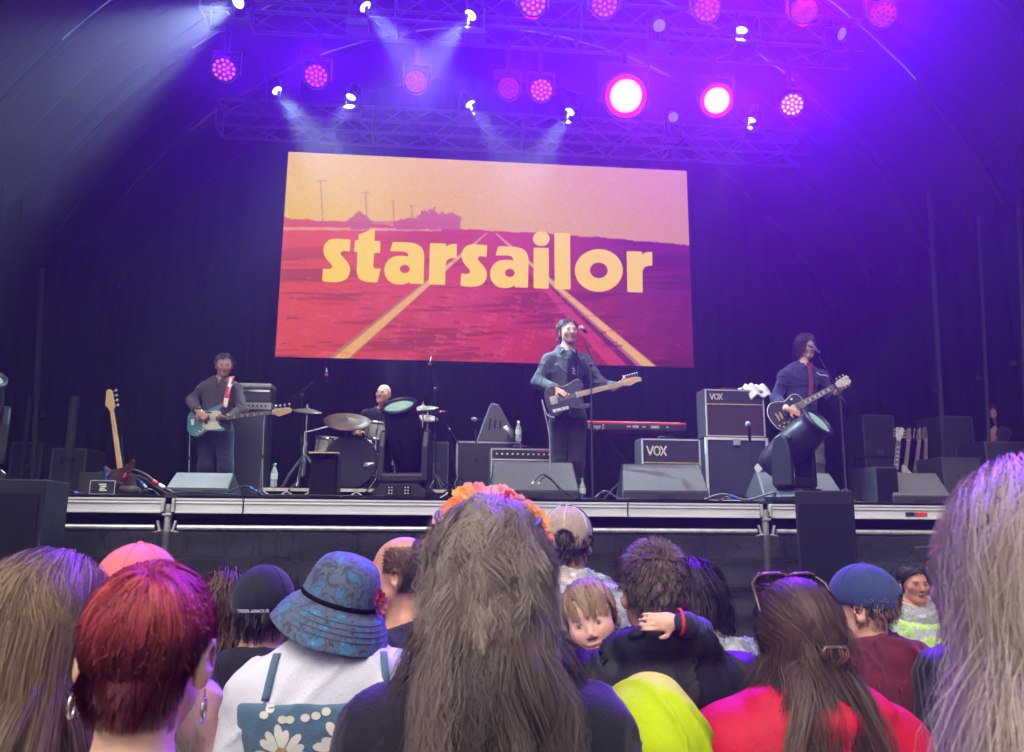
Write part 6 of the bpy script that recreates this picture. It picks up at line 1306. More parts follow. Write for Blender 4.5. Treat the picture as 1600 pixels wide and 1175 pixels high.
f = dv*9+sw*2.5+np.array([0, 0, -.55]); f = f-N*(f*N).sum(1)[:, None]; f /= np.linalg.norm(f, axis=1)[:, None]
T = grow(P, N*.06+f, (.030+.045*np.clip((P[:, 2]+.05)/.13, 0, 1))*rr.uniform(.45, 1.35, n), 6, .10, [(HC, HR+.002)], rr.uniform(0, 1, n)**2*.008, .04, 41, hug=.93, hug_t=1., hz=-.3); T, a = clump(T, 520, .6, 41); C = hcol(a, [(.40, .04, .055), (.52, .085, .085), (.28, .014, .035)], 41, .10); lowf = np.clip((P[:, 2]-.02+.02*fbm(P*40, 1., 2, 3))/.075, 0, 1)[:, None]; C = C*(.26+.94*lowf)  # two-tone dye; crown sheen and shading below also put into the colour
strands('hair', to_world(H, T), .0005, .0002, C, hairm, t); fly(t, H, 150, .022, [(.40, .04, .055)], 42, lift=.6, jit=.03, wv=.0015)
rr = np.random.default_rng(43); n = 3500; an_ = rr.uniform(-1.25, 1.25, n); zz_ = rr.uniform(-.072, -.02, n); ok_ = abs(an_) < 1.3-.5*np.clip((-zz_-.04)/.03, 0, 1); an_, zz_ = an_[ok_], zz_[ok_]; nr_ = np.stack([np.sin(an_), np.cos(an_), 0*an_], -1); rd_ = .056+.016*np.clip((zz_+.072)/.042, 0, 1); P = np.stack([rd_*np.sin(an_), .030+rd_*np.cos(an_), zz_], -1); T = grow(P, nr_*.25+np.array([0, 0, -1.]), rr.uniform(.012, .024, len(P)), 4, .1, (), None, .08, 43, hug=0); T, a = clump(T, 160, .4, 43); strands('nape_hair', to_world(H, T), .0005, .0002, hcol(a, [(.10, .01, .018), (.13, .012, .022)], 43, .15), hairm, t)
for s in (-1, 1):
    c = H.p(s*.086, .012, -.052); q = MB(); q.tube([c+np.array([.0, .010*math.sin(a_), -.015-.014*math.cos(a_)]) for a_ in np.linspace(0, 6.1, 16)], .0017, 6, closed=True); q.tube([c+np.array([0, 0, .01]), c+np.array([0, 0, -.002])], .001, 4); q.build('hoop_earring', chrome, t)
# ---- 3 person with a pink cap
t, J, H = crowd('woman in a pink cap with pale wavy hair hidden behind the red haired woman', 214, 950, 1.95, 0, True)
lower(t, J); pk = cloth('pale pink top', c8(200, 150, 156)); top(t, J, pk, seed=23, off=.02)
cap_shell(t, H, (.3, .22, .16), .006); long_hair(t, H, 8000, .50, [(.42, .32, .25), (.30, .22, .17), (.5, .4, .33)], 44, S=12, r=(.0005, .0004), layer=.045, wv=(.024, 2.8), cl=(60, .6), jit=.03, lift=.3, hug=.2, keep=lambda p: (p[:, 2] < .04)&(p[:, 2] > -.07)&(p[:, 1] > -.05))
cap_hat(t, H, cloth('coral pink cap', c8(226, 112, 118)), 'cap')
# ---- 4 brown haired person
t, J, H = crowd('person with shoulder length auburn hair between the red hair and the black cap', 352, 962, 2.75, R(10), True)
lower(t, J, dkleg); top(t, J, cloth('black top', (.012, .012, .016)), seed=24); cap_shell(t, H, (.06, .03, .02), .008)
long_hair(t, H, 1800, .40, [(.10, .05, .03), (.16, .085, .05), (.06, .03, .02)], 45, S=10, r=(.0014, .0009), layer=.022, wv=(.016, 2.), cl=(70, .6), jit=.05, lift=.1)
# ---- 5 black cap
t, J, H = crowd('person in a black baseball cap with white lettering on the back', 411, 962, 2.45, R(-3), False, k=.97, skin=np.array(c8(200, 150, 130)))
lower(t, J, dkleg); top(t, J, cloth('black top'), seed=25, off=.02, neck=(0, 0, .06)); cap_shell(t, H, (.02, .014, .013), .006, [((0, -.055, .05), (0, -.8, -.6)), ((0, 0, -.075), (0, -.5, -.85))])
hair_short(t, H, [(.02, .014, .013), (.035, .022, .02)], 900, .04, 46, lambda P: np.stack([P[:, 0]*3, .3+0*P[:, 0], -1+0*P[:, 0]], -1), r=.0018, keep=lambda p: (p[:, 1] > .0)&(p[:, 2] > -.08)&(p[:, 2] < .03), clumps=60)
cm = cloth('black cap twill', (.013, .013, .02), .8); cap_hat(t, H, cm, 'cap', zcut=-.005, tilt=.1)
fc_ = bpy.data.curves.new('x', 'FONT'); fc_.body = 'UNDER ARMOUR'; fc_.size = .0125; fc_.align_x = 'CENTER'; fc_.extrude = .0004; fc_.offset = .00035; fo = bpy.data.objects.new('x', fc_); COL.objects.link(fo); me = bpy.data.meshes.new_from_object(fo.evaluated_get(bpy.context.evaluated_depsgraph_get())); bpy.data.objects.remove(fo); me.name = 'cap_lettering'
rx, ry = HR[0]+.0145, HR[1]+.0145; zc_ = .012
for v in me.vertices:
    a_ = -v.co.x*1.0/rx; zz_ = v.co.y+zc_; q2 = math.sqrt(max(0, 1-((zz_-HC[2]-.008)/(HR[2]+.013))**2)); v.co = Vector(H.p(math.sin(a_)*rx*q2*1.0, HC[1]+math.cos(a_)*ry*q2+v.co.z, zz_))
me.materials.clear(); obj('cap_lettering', me, mat('white thread', (.8, .8, .8), .7), t)
# ---- 6 bucket hat
t, J, H = crowd('person in a blue camouflage bucket hat, white tee and denim daisy pinafore', 526, 958, 1.92, R(2), True, k=.92, hr=R(-16), hp=R(6), w=.168, fat=1.1, jfix=lambda J: [J.__setitem__(k, J[k]+np.array([0, 0, .052])) for k in J if k[:2] in ('ne', 'ch', 'wa', 'pe', 'sh', 'el', 'wr', 'hi')])
lower(t, J); tee = cloth('white cotton tee', (.66, .67, .72), .9, var=.06, bump=.2); top(t, J, tee, 'tee_shirt', .016, 1.12, .55, seed=26, h=.007, amp=.007, neck=(0, 0, .06), sx=10, sz=14)
hair_short(t, H, [(.04, .025, .022), (.07, .04, .035)], 700, .11, 47, lambda P: np.stack([P[:, 0]*2, .3+0*P[:, 0], -1+0*P[:, 0]], -1), r=.0014, S=6, keep=lambda p: (p[:, 1] > -.02)&(p[:, 2] < .02)&(p[:, 2] > -.07), clumps=40, lift=.3); cap_shell(t, H, (.03, .02, .02), .001)
camo = mat('blue camouflage cloth', (.1, .12, .16), .85, 0, bump=.3, bscale=260, sheen=.1); cn_ = camo.node_tree.nodes; cl_ = camo.node_tree.links
nz1 = cn_.new('ShaderNodeTexNoise'); nz1.inputs['Scale'].default_value = 38; nz1.inputs['Detail'].default_value = 2.5; nz1.inputs['Distortion'].default_value = .6; rp = cn_.new('ShaderNodeValToRGB'); rp.color_ramp.interpolation = 'CONSTANT'
rp.color_ramp.elements[0].position = 0; rp.color_ramp.elements[0].color = (*c8(58, 66, 84), 1); e1 = rp.color_ramp.elements[1]; e1.position = .40; e1.color = (*c8(84, 96, 116), 1)
for ps, cc in ((.50, c8(70, 82, 104)), (.575, c8(62, 112, 146)), (.68, c8(76, 138, 172))): e_ = rp.color_ramp.elements.new(ps); e_.color = (*cc, 1)
tcn = [x for x in cn_ if x.bl_idname == 'ShaderNodeTexCoord'][0]; cl_.new(tcn.outputs['Object'], nz1.inputs[0]); cl_.new(nz1.outputs[0], rp.inputs[0]); cl_.new(rp.outputs[0], [x for x in cn_ if x.bl_idname == 'ShaderNodeMix'][0].inputs[6])
def ring_mesh(H, prof, n=56, wob=0., seed=0, sy=1.16, cy=.014):
    V = []; r_ = np.random.default_rng(seed); ph = r_.uniform(0, 6.28, 4)
    for i, (r, z) in enumerate(prof):
        for k in range(n):
            a_ = 2*math.pi*k/n; w_ = wob*(i/len(prof))**2*(math.sin(2*a_+ph[0])+.6*math.sin(3*a_+ph[1])+.3*math.sin(5*a_+ph[2])); V.append(H.p(r*math.cos(a_), cy+r*sy*math.sin(a_), z+w_))
    Fq = [(i*n+k, i*n+(k+1) % n, (i+1)*n+(k+1) % n, (i+1)*n+k) for i in range(len(prof)-1) for k in range(n)]; return np.array(V), np.array(Fq)
pf = [(.001, .146), (.028, .145), (.050, .140), (.068, .129), (.080, .112), (.089, .085), (.095, .058), (.099, .035), (.100, .028), (.110, .020), (.121, .010), (.129, -.001), (.136, -.012), (.142, -.024), (.147, -.036), (.151, -.046), (.153, -.050), (.150, -.051), (.10, .018)]
V, Q = ring_mesh(H, pf, wob=.008, seed=3); obj('bucket_hat', npmesh('bucket_hat', V, Q, True), camo, t); ho = t.children[-1]
V, Q = ring_mesh(H, [(.0985, .030), (.1005, .033), (.1005, .040), (.098, .043)]); obj('hat_cord', npmesh('hat_cord', V, Q, True), blkfab, ho)
for r_, z_ in ((.1215, .0108), (.1295, -.0002), (.1365, -.0112), (.1425, -.0232)):
    V, Q = ring_mesh(H, [(r_-.001, z_+.0016), (r_+.0006, z_+.0006), (r_+.0006, z_-.0008)], wob=.008*.55, seed=3); obj('brim_stitching', npmesh('brim_stitching', V, Q, True), cloth('dark blue thread', c8(74, 86, 106)), ho)
def flower(parent, c, nrm, r, col, seed=0, name='flower', petals=5, center=(.75, .5, .1)):
    """small cloth flower: curved petals round a centre"""
    x, y, z = frame_to(nrm, (.1, .2, 1)); rr = random.Random(seed); q = MB(); c = Vector(c)
    for ly, (sc_, up_) in enumerate(((1., .25), (.62, .65))):
        for k in range(petals):
            a_ = 2*math.pi*(k+.5*ly)/petals+rr.uniform(-.15, .15); u = x*math.cos(a_)+y*math.sin(a_); v = z.cross(u); R_ = r*sc_*rr.uniform(.85, 1.1); vs = []
            for i, (f_, w_) in enumerate(((.08, .12), (.4, .38), (.75, .46), (1., .22))):
                up = z*(R_*up_*f_*f_*1.2+R_*.12*math.sin(f_*3)); vs += [c+u*R_*f_-v*R_*w_+up+z*R_*.10, c+u*R_*f_+up, c+u*R_*f_+v*R_*w_+up+z*R_*.10]
            q.add(vs, [(i*3+j, i*3+j+1, i*3+4+j, i*3+3+j) for i in range(3) for j in range(2)], True)
    o = q.build(name, mat('petal %02x%02x%02x' % tuple(int(v*255) for v in col), col, .75, 0, var=.25, scale=40, sheen=.2), parent); MB().ball(c+z*r*.15, r*.17, 8).build('flower_centre', mat('flower centre', center, .7), o); return o
for k, (az, cc, r_) in enumerate(((-22, c8(225, 120, 150), .026), (-34, c8(205, 40, 80), .022))): flower(ho, H.p(.103*math.cos(R(180+az)), .012+.115*math.sin(R(180+az))*-1*0+.03+.02*k, .05+.02*k), H.m@np.array([-1, .6, .3]), r_, cc, k, petals=6)
# pinafore
den = cloth('washed denim', c8(84, 112, 134), .85, var=.12, bump=.3, bscale=300)
def fn(sd): torso(sd, J, .024, 1.14); sd.plane(J['chest']+(0, 0, .10), (0, .0, 1)); sd.plane(J['pelvis']+(0, 0, -.45), (0, 0, -1)); sd.cap(J['pelvis']+(0, 0, -.1), J['pelvis']+(0, 0, -.5), .2, .27, .06)
pf_ = garment(t, 'denim_pinafore', J, den, .008, fn, keys=['chest', 'pelvis', 'shR', 'shL'], pad=.5, noise=folds(28), amp=.004); bv = bvh_of(pf_); zt = J['chest'][2]+.10
for s in (-1, 1):
    pts = []
    teeo = [c for c in t.children if c.name.startswith('tee_shirt')][0]; bt_ = bvh_of(teeo)
    for f_ in np.linspace(0, 1, 9):
        zz_ = zt+.002+f_*.085; xx_ = s*(.125-.012*f_); hp_, hn_ = hit_back(bt_, xx_, zz_)
        if hp_ is not None: pts.append(hp_+hn_*.004)
    if len(pts) > 2:
        vs = []; 
        for p in pts: vs += [p+Vector((-.008, 0, 0)), p+Vector((.008, 0, 0))]
        MB().add(vs, [(2*i, 2*i+1, 2*i+3, 2*i+2) for i in range(len(pts)-1)], True).build('shoulder_strap', den, t).modifiers.new('s', 'SOLIDIFY').thickness = .004
petm = mat('cream petal print', (.68, .68, .58), .85, 0, var=.12); midm = mat('brown flower middle print', c8(190, 150, 110), .85, 0, var=.4, scale=150)
for (cx, cz, rad, npt, sd_) in ((.083, zt-.098, .058, 14, 1), (-.052, zt-.085, .066, 16, 2)):
    rr = random.Random(sd_); dz_ = thing; par = None
    for k in range(npt):
        a_ = 2*math.pi*k/npt+rr.uniform(-.08, .08); L1 = rad*rr.uniform(.85, 1.1); vs = []; ok = True
        for f_, w_ in ((.26, .05), (.45, .10), (.7, .15), (.9, .12), (1., .04)):
            for s in (-1, 1):
                X = cx+math.cos(a_)*L1*f_-math.sin(a_)*s*w_*rad; Zz = cz+math.sin(a_)*L1*f_+math.cos(a_)*s*w_*rad; hp_, hn_ = hit_back(bv, X, Zz)
                if hp_ is None or Zz > zt-.012: ok = False; break
                vs.append(hp_+hn_*.0018)
        if ok and len(vs) == 10: MB().add(vs, [(2*i, 2*i+1, 2*i+3, 2*i+2) for i in range(4)], True).build('printed_petal', petm, pf_)
    vs = []
    for k in range(14):
        hp_, hn_ = hit_back(bv, cx+rad*.26*math.cos(k*.449), cz+rad*.26*math.sin(k*.449)); vs.append(hp_+hn_*.0024)
    MB().add(vs, [tuple(range(14))]).build('printed_flower_middle', midm, pf_)
rr = random.Random(5)
for k in range(9):
    X, Zz = rr.uniform(-.13, .14), zt-rr.uniform(.008, .03); hp_, hn_ = hit_back(bv, X, Zz)
    if hp_ is not None:
        vs = []
        for j in range(8):
            h2, n2 = hit_back(bv, X+.010*math.cos(j*.785), Zz+.008*math.sin(j*.785))
            if h2 is not None: vs.append(h2+n2*.0018)
        if len(vs) > 4: MB().add(vs, [tuple(range(len(vs)))]).build('printed_blossom', petm, pf_)
# ---- 7 balding man in profile
t, J, H = crowd('balding man in profile facing left beside the long haired woman', 632, 900, 2.55, R(68), False, skin=np.array(c8(196, 140, 116)), brow=(.06, .04, .03), face_kw=dict(stubble=.25, buzz=lambda q: (q[:, 2] > -.05)&((q[:, 1] > .02)|((abs(q[:, 0]) > .055)&(q[:, 1] > -.03)&(q[:, 2] > .01)))&~((q[:, 2] > .09)&(q[:, 1] < .05))), h=.005, hy=R(6))
lower(t, J, dkleg); top(t, J, cloth('dark plum jacket', (.02, .016, .03)), seed=29, off=.025, neck=(0, 0, .03))
bk_ = lambda p: (p[:, 2] > -.06)&((p[:, 1] > .02)|((abs(p[:, 0]) > .055)&(p[:, 1] > -.03)&(p[:, 2] > .01)))&~((p[:, 2] > .085)&(p[:, 1] < .05))
hair_short(t, H, [(.045, .03, .025), (.07, .05, .04), (.03, .02, .018)], 6500, .010, 50, lambda P: np.stack([P[:, 0], .6+0*P[:, 0], -.6+0*P[:, 0]], -1), r=.0006, S=3, keep=bk_, lift=.3, clumps=2500, cl=.2)
# ---- 8 central woman with flower crown
t, J, H = crowd('woman with very long wavy grey-brown hair and a flower crown in the centre', 762, 900, 1.34, 0, True, k=.90, w=.160)
lower(t, J, dkleg); top(t, J, cloth('black cotton top', (.013, .012, .018)), seed=30, off=.02, fat=1.08, sleeve=.6)
GB = [(.16, .115, .094), (.085, .058, .05), (.23, .175, .142), (.055, .037, .034), (.125, .088, .073)]
cap_shell(t, H, (.10, .075, .062), .006)
long_hair(t, H, 26000, .80, GB, 51, S=16, r=(.00042, .0003), layer=.020, wv=(.028, 3.4), cl=(150, .66), back=(.150, .13, .36), backc=(0, .05, -.47), jit=.014, lift=.05, vary=.09, grav=.40, rnd=.25, hug=.92, prof=(1.3, 1.1, .8, .7, .9, 1.4, 1.9), bend=lambda X, t: np.stack([np.sign(X[:, 0])*.06*(t > .25), 0*X[:, 0], 0*X[:, 0]], -1))
# half-up upper layer, lighter, falling over the back of the head
n = 6500; P, N = scalp(n, 52, lambda p: p[:, 2] > .07); rr = np.random.default_rng(52); f = np.stack([-P[:, 0]*6, .8+0*P[:, 0], -.2+0*P[:, 0]], -1); T = grow(P+N*.010, N*.10+f, rr.uniform(.18, .30, n), 12, .32, [(HC, HR+.017)], rr.uniform(0, .014, n), .015, 52); T, a = clump(T, 60, .66, 52); T = wave(T, a, .024, 2.1, 52); strands('upper_hair', to_world(H, T), .0004, .0003, hcol(a, [(.30, .24, .19), (.20, .155, .125), (.38, .32, .26)], 52, .14), hairm, t)
fly(t, H, 700, .07, [(.3, .24, .2), (.2, .15, .13)], 53, S=9, wv=.012)
fly(t, H, 300, .45, [(.3, .24, .2), (.24, .18, .15)], 54, S=16, lift=.3, grav=.6, jit=.06, wv=.025, name='loose_hair')
PALE = [c8(238, 150, 70), c8(236, 130, 150), c8(240, 170, 185), c8(190, 40, 90), c8(238, 150, 165), c8(236, 120, 60), c8(242, 180, 120)]
wr = MB(); cpts = [H.p(.098*math.cos(a_), -.005+.105*math.sin(a_), .112-.03*math.sin(a_)) for a_ in np.linspace(0, 2*math.pi, 40)[:-1]]; wr.tube(cpts, .004, 6, closed=True); fcw = wr.build('flower_crown', mat('green floral wire', (.05, .12, .04), .7), t)
for k, (dx, dz_, yy, ci, rf) in enumerate(((-.064, .130, -.035, 5, .024), (-.042, .150, -.05, 0, .027), (-.02, .158, -.06, 1, .028), (.016, .155, -.06, 2, .024), (.032, .156, -.055, 4, .022), (.047, .142, -.045, 3, .026), (.064, .134, -.03, 1, .026), (.076, .118, -.01, 4, .028), (.086, .106, .01, 0, .028), (.094, .09, .02, 5, .022), (-.097, .072, .0, 1, .022), (-.085, .11, -.02, 4, .02))):
    flower(fcw, H.p(-dx, yy, dz_-.006), H.m@np.array([-dx*6, .55, .55]), rf, PALE[ci], 60+k)
# ---- 9 trucker cap man in clear poncho
def plastic(name='clear rain plastic', a=.30):
    m = mat(name, (.75, .8, .8), .16, 0, var=.1, alpha=a, spec=.9, bump=.9, bscale=26); n = m.node_tree.nodes; l = m.node_tree.links; nz = n.new('ShaderNodeTexNoise'); nz.inputs['Scale'].default_value = 9; nz.inputs['Detail'].default_value = 7; nz.inputs['Distortion'].default_value = 1.5; mr = n.new('ShaderNodeMapRange'); mr.inputs[1].default_value = .35; mr.inputs[2].default_value = .75; mr.inputs[3].default_value = a*.55; mr.inputs[4].default_value = min(1, a*2.3); l.new(nz.outputs[0], mr.inputs[0]); l.new(mr.outputs[0], n['Principled BSDF'].inputs['Alpha']); return m
ponm = plastic()
def poncho(t, J, seed, off=.045, fat=1.15, hood=True, hem=-.2):
    def ex(sd):
        if hood: sd.ell(J['neck']+(0, .05, .045), (.085, .075, .07), .03)
    return top(t, J, ponm, 'rain_poncho', off, fat, .8, seed=seed, h=.010, amp=.016, hem=hem, neck=(0, 0, .085), extra=ex, sx=14, sz=16)
t, J, H = crowd('man in a beige trucker cap and clear plastic poncho', 887, 848, 2.95, R(-6), False, hy=R(-10), skin=np.array(c8(200, 150, 130)))
lower(t, J); top(t, J, cloth('grey tee', (.16, .16, .17)), seed=31); poncho(t, J, 33)
hair_short(t, H, [(.03, .02, .018), (.05, .035, .03)], 900, .035, 55, lambda P: np.stack([P[:, 0]*3, .2+0*P[:, 0], -1+0*P[:, 0]], -1), r=.0018, keep=lambda p: (p[:, 1] > .0)&(p[:, 2] > -.07)&(p[:, 2] < .05), clumps=80); cap_shell(t, H, (.03, .02, .018), .004)
cap_hat(t, H, cloth('beige mesh cap', c8(196, 172, 152), .9, bump=.8, bscale=500, var=.25, scale=60), 'cap', zcut=-.005, tilt=.12, opening=True, seam_m=cloth('pale seam', c8(226, 214, 204)), vis_m=cloth('navy visor', (.02, .025, .05)))
sd = Sd(H.o-.2, H.o+.2, .005); sd.ell(H.p(*(HC+(0, 0, .008))), HR+.0155, .01, H.m); sd.plane(H.p(0, 0, .0), H.m@np.array([0, -.12, -1.])); sd.plane(H.p(0, -.0, 0), H.m@np.array([0, 1., -.25])); V, Q = sd.mesh(); obj('front_panel', npmesh('front_panel', V, Q, True), cloth('navy visor'), t)
q = MB(); q.tube([H.p(-.094*math.cos(a_*.5)-.0, .02+.05*math.sin(a_), .02+.012*a_) for a_ in np.linspace(-1, 1, 8)], .004, 6); q.build('sunglasses_arm', mat('dark sunglasses', (.02, .02, .03), .2), t)
# ---- 11 hooded man, 10 child
t, J, H = crowd('man in a black hooded jacket with short brown hair holding a child', 1020, 925, 1.97, R(0), False, k=.95, skin=np.array(c8(205, 152, 132)), w=.215, fat=1.12, hr=R(2))
man11 = t
lower(t, J); jb = cloth('black shell jacket', (.014, .015, .019), .55, bump=.6, bscale=18, sheen=.0)
def ex(sd):
    hood_ring(sd, J, .042, .105, .05); sd.ell(J['neck']+(0, .095, -.05), (.125, .075, .10), .04)
top(t, J, jb, 'hooded_jacket', .035, 1.1, 1., seed=35, h=.006, amp=.010, neck=(0, 0, .13), extra=ex, sx=11, sz=12, pad=.3)
HB = [(.12, .078, .058), (.17, .12, .092), (.08, .052, .04), (.22, .165, .135)]
cap_shell(t, H, (.10, .068, .052), .001); hair_short(t, H, HB, 9000, .021, 57, lambda P: np.stack([P[:, 0]*5+.25, .25-(P[:, 2] > .08)*1.4, -.75*(P[:, 2] < .1)], -1), r=.0007, S=4, lift=.12, jit=.025, clumps=350, cl=.35, keep=lambda p: np.where(p[:, 1] < -.02, p[:, 2] > .06, np.where(p[:, 1] < .03, p[:, 2] > .012, p[:, 2] > -.078)))
lb = Vector(J['neck'])+Vector((.025, .123, .088)); q = MB().box(lb, (.022, .003, .012)); q.build('jacket_label', white_p, t); MB().box(lb+Vector((.0055, .002, 0)), (.009, .002, .010)).build('label_red', red, t); MB().box(lb+Vector((-.0055, .002, 0)), (.008, .002, .010)).build('label_blue', blue_p, t)
q = MB(); sp_ = [H.p(-.082, -.06, .06), H.p(-.088, -.02, .062), H.p(-.087, .02, .052), H.p(-.084, .045, .03)]; q.tube(sp_, .003, 6); q.build('sunglasses_arm', mat('dark sunglasses', (.02, .02, .03), .2), t)
# child
cp = at(924, 968, 2.2); rt = np.array((cp.x+.06, cp.y+.07, 0)); L_ = lambda px, py, Y: np.array(at(px, py, Y))-rt
J = pose(cp.z+.10, True); J['head'] = np.array(cp)-rt; H = Fr(J['head'], rotm(R(-16), R(-4), R(-16)), .86); J['neck'] = J['head']+np.array([.03, .04, -.14]); base = J['neck'].copy()
for k_, o_ in dict(chest=(.03, .03, -.13), waist=(.03, .03, -.27), pelvis=(.03, .04, -.38), shR=(-.09, .02, -.05), shL=(.13, .0, -.04), hipR=(-.05, .04, -.42), hipL=(.10, .04, -.42), knR=(-.12, -.02, -.62), knL=(.2, -.02, -.62), anR=(-.12, .0, -.84), anL=(.2, .0, -.84), toR=(-.12, -.08, -.9), toL=(.2, -.08, -.9), elR=(-.14, .05, -.2), wrR=(-.10, -.03, -.3)).items(): J[k_] = base+np.array(o_)
J['shL'] = L_(1058, 1010, 2.14); J['elL'] = L_(1088, 992, 1.88); J['wrL'] = L_(1060, 972, 1.755)
t = person('small child looking back over the shoulder of the hooded man', rt, 0, J, H, np.array(c8(226, 178, 156)), .0045, brow=(.22, .14, .09), fem=True, neckr=.04, limb=-.024, fat=.72, child=True, face_kw=dict(lip=c8(205, 130, 125), brow_a=.4), hands=[dict(w=J['wrL'], f=(-.97, .02, .02), n=(0, 1, -.25), curl=.5, side=1, k=.54)], floor=False)
def fn(sd):
    sd.ell(J['chest'], (.12, .09, .13), .05); sd.ell(J['waist'], (.11, .09, .14), .05); sd.cap(J['shR'], J['neck']+(0, 0, -.05), .05, .05, .04); sd.cap(J['neck']+(0, 0, -.05), J['shL'], .05, .042, .04); sd.cap(J['shL'], J['elL'], .040, .034, .03); sd.cap(J['elL'], J['wrL']+(.012, 0, 0), .034, .025, .03); sd.cap(J['shR'], J['elR'], .045, .04, .03); sd.cap(J['elR'], J['wrR'], .04, .03, .03)
garment(t, 'navy_jacket', J, cloth('navy shell jacket', (.018, .024, .06), .55), .006, fn, keys=['neck', 'pelvis', 'shR', 'shL', 'elR', 'elL', 'wrR', 'wrL', 'chest'], pad=.1, noise=folds(36, 16, 20), amp=.006)
w_ = Vector(J['wrL']); MB().tube([w_+Vector((.004, .027*math.cos(a_), .027*math.sin(a_))) for a_ in np.linspace(0, 6.28, 16)[:-1]], .004, 6, closed=True).build('red_wristband', red, t)
def fn(sd): sd.ell(J['pelvis'], (.11, .09, .10), .05); legs(sd, J, -.012)
garment(t, 'trousers', J, jeans, .010, fn, keys=['pelvis', 'knR', 'knL', 'anR', 'anL'], pad=.14)
cap_shell(t, H, (.20, .12, .06), .004)
n = 3000; P, N = scalp(n, 58); rr = np.random.default_rng(58); f = np.stack([P[:, 0]*4+.25, -.8+P[:, 1]*9, -.25+0*P[:, 0]], -1); f = f-N*(f*N).sum(1)[:, None]; f /= np.linalg.norm(f, axis=1)[:, None]; T = grow(P, N*.35+f, rr.uniform(.05, .075, n)*np.where(P[:, 1] < -.03, 1.1, 1), 6, .22, [(HC, HR+.003)], rr.uniform(0, .008, n), .06, 58); T, a = clump(T, 90, .75, 58); strands('hair', to_world(H, T), .0011, .0005, hcol(a, [(.30, .19, .10), (.22, .13, .07), (.36, .25, .14)], 58, .12), hairm, t)
# ---- 12 dark haired woman in clear poncho
t, J, H = crowd('dark haired woman in a clear plastic poncho behind the hooded man', 1082, 950, 2.5, R(-8), True, w=.17)
lower(t, J); top(t, J, cloth('dark grey top', (.05, .05, .06)), seed=37); poncho(t, J, 38, .05); cap_shell(t, H, (.015, .012, .014), .008)
long_hair(t, H, 1800, .28, [(.015, .012, .014), (.03, .02, .022)], 59, S=9, r=(.0013, .0008), layer=.025, wv=(.015, 2.), cl=(80, .6), jit=.06, lift=.1)
# ---- 13 neon hood
t, J, H = crowd('child in a neon yellow-green rain jacket with the hood up', 1012, 1186, 1.5, R(4), True, k=.92, w=.135)
lower(t, J); neon = cloth('neon yellow green shell', c8(186, 208, 16), .85, var=.06, bump=.6, bscale=16, sheen=0)
def ex(sd): sd.ell(H.p(0, .02, .018), np.array([.098, .118, .112]), .03, H.m); sd.cap(H.p(0, .02, -.03), J['neck'], .10, .09, .06); sd.ell(H.p(0, -.10, -.02), np.array([.06, .07, .085]), .01, H.m, True)
top(t, J, neon, 'hooded_jacket', .03, 1.0, 1., seed=39, h=.006, amp=.007, neck=(0, 0, .9), extra=ex, sx=10, sz=8, pad=.42)
q = MB(); q.tube([H.p(.0, .02+.121*math.sin(a_), .018+.1145*math.cos(a_)) for a_ in np.linspace(-.9, 1.7, 24)], .004, 6); q.build('hood_seam', neon, t)
# ---- 14 woman in red jacket
t, J, H = crowd('woman in a red jacket with brown hair in a claw clip and sunglasses on top', 1245, 1002, 1.65, R(-2), True, k=.86, skin=np.array(c8(214, 160, 140)), w=.175, h=.007)
lower(t, J); rj = cloth('red shell jacket', c8(190, 20, 54), .6, var=.10, bump=.7, bscale=16, sheen=0)
def ex(sd): hood_ring(sd, J, .030, .095, -.0)
top(t, J, rj, 'red_jacket', .04, 1.1, 1., seed=40, h=.007, amp=.007, neck=(0, 0, .11), extra=ex, sx=10, sz=9, pad=.3)
BR_ = [(.085, .05, .042), (.13, .08, .062), (.06, .035, .03), (.20, .125, .085)]
cap_shell(t, H, (.06, .035, .03), .003); long_hair(t, H, 18000, .70, BR_, 61, S=13, r=(.00045, .00035), layer=.012, wv=(.018, 2.4), cl=(150, .6), back=(.16, .20, .34), backc=(0, .03, -.42), jit=.014, vary=.08, rnd=.22, lift=.04, hug=.92, prof=(1., .9, .8, .8, 1.1, 1.8), bend=lambda X, t: np.stack([np.sign(X[:, 0])*.055*(t > .25), 0*X[:, 0], 0*X[:, 0]], -1), keep=lambda p: np.where(p[:, 1] < -.02, p[:, 2] > .062, np.where(p[:, 1] < .03, p[:, 2] > .0, p[:, 2] > -.062)))
# half-up: strands pulled to the clip
n = 7000; P, N = scalp(n, 62, lambda p: (p[:, 2] > .03)&(p[:, 1] > -.07)); tgt = np.array([-.012, .126, -.012]); rr = np.random.default_rng(62); S_ = 9; tt = np.linspace(0, 1, S_+1)[None, :, None]; A_ = P[:, None]+N[:, None]*.012; B_ = (tgt+rr.normal(0, .008, (n, 3)))[:, None]; M_ = A_*(1-tt)+B_*tt; q_ = (M_-HC)/(HR+.015); kk = np.linalg.norm(q_, axis=-1, keepdims=True); lay = (.016*np.sin(tt*3.1)*rr.uniform(.6, 1.4, n)[:, None, None]); T = HC+q_/np.minimum(kk, 1)*(HR+.015)*(1)+q_/np.maximum(kk, .2)*lay*.6; T, a = clump(T, 90, .45, 62); T = wave(T, a, .004, 1.2, 62); strands('pulled_back_hair', to_world(H, T), .00045, .0004, hcol(a, BR_[:3], 62, .08), hairm, t)
fly(t, H, 350, .06, BR_, 63, wv=.012)
q = MB(); tort = mat('tortoiseshell', (.10, .045, .03), .25, 0, var=.7, scale=60, coat=.5); tc = H.p(*tgt)+np.array([0, .034, 0])
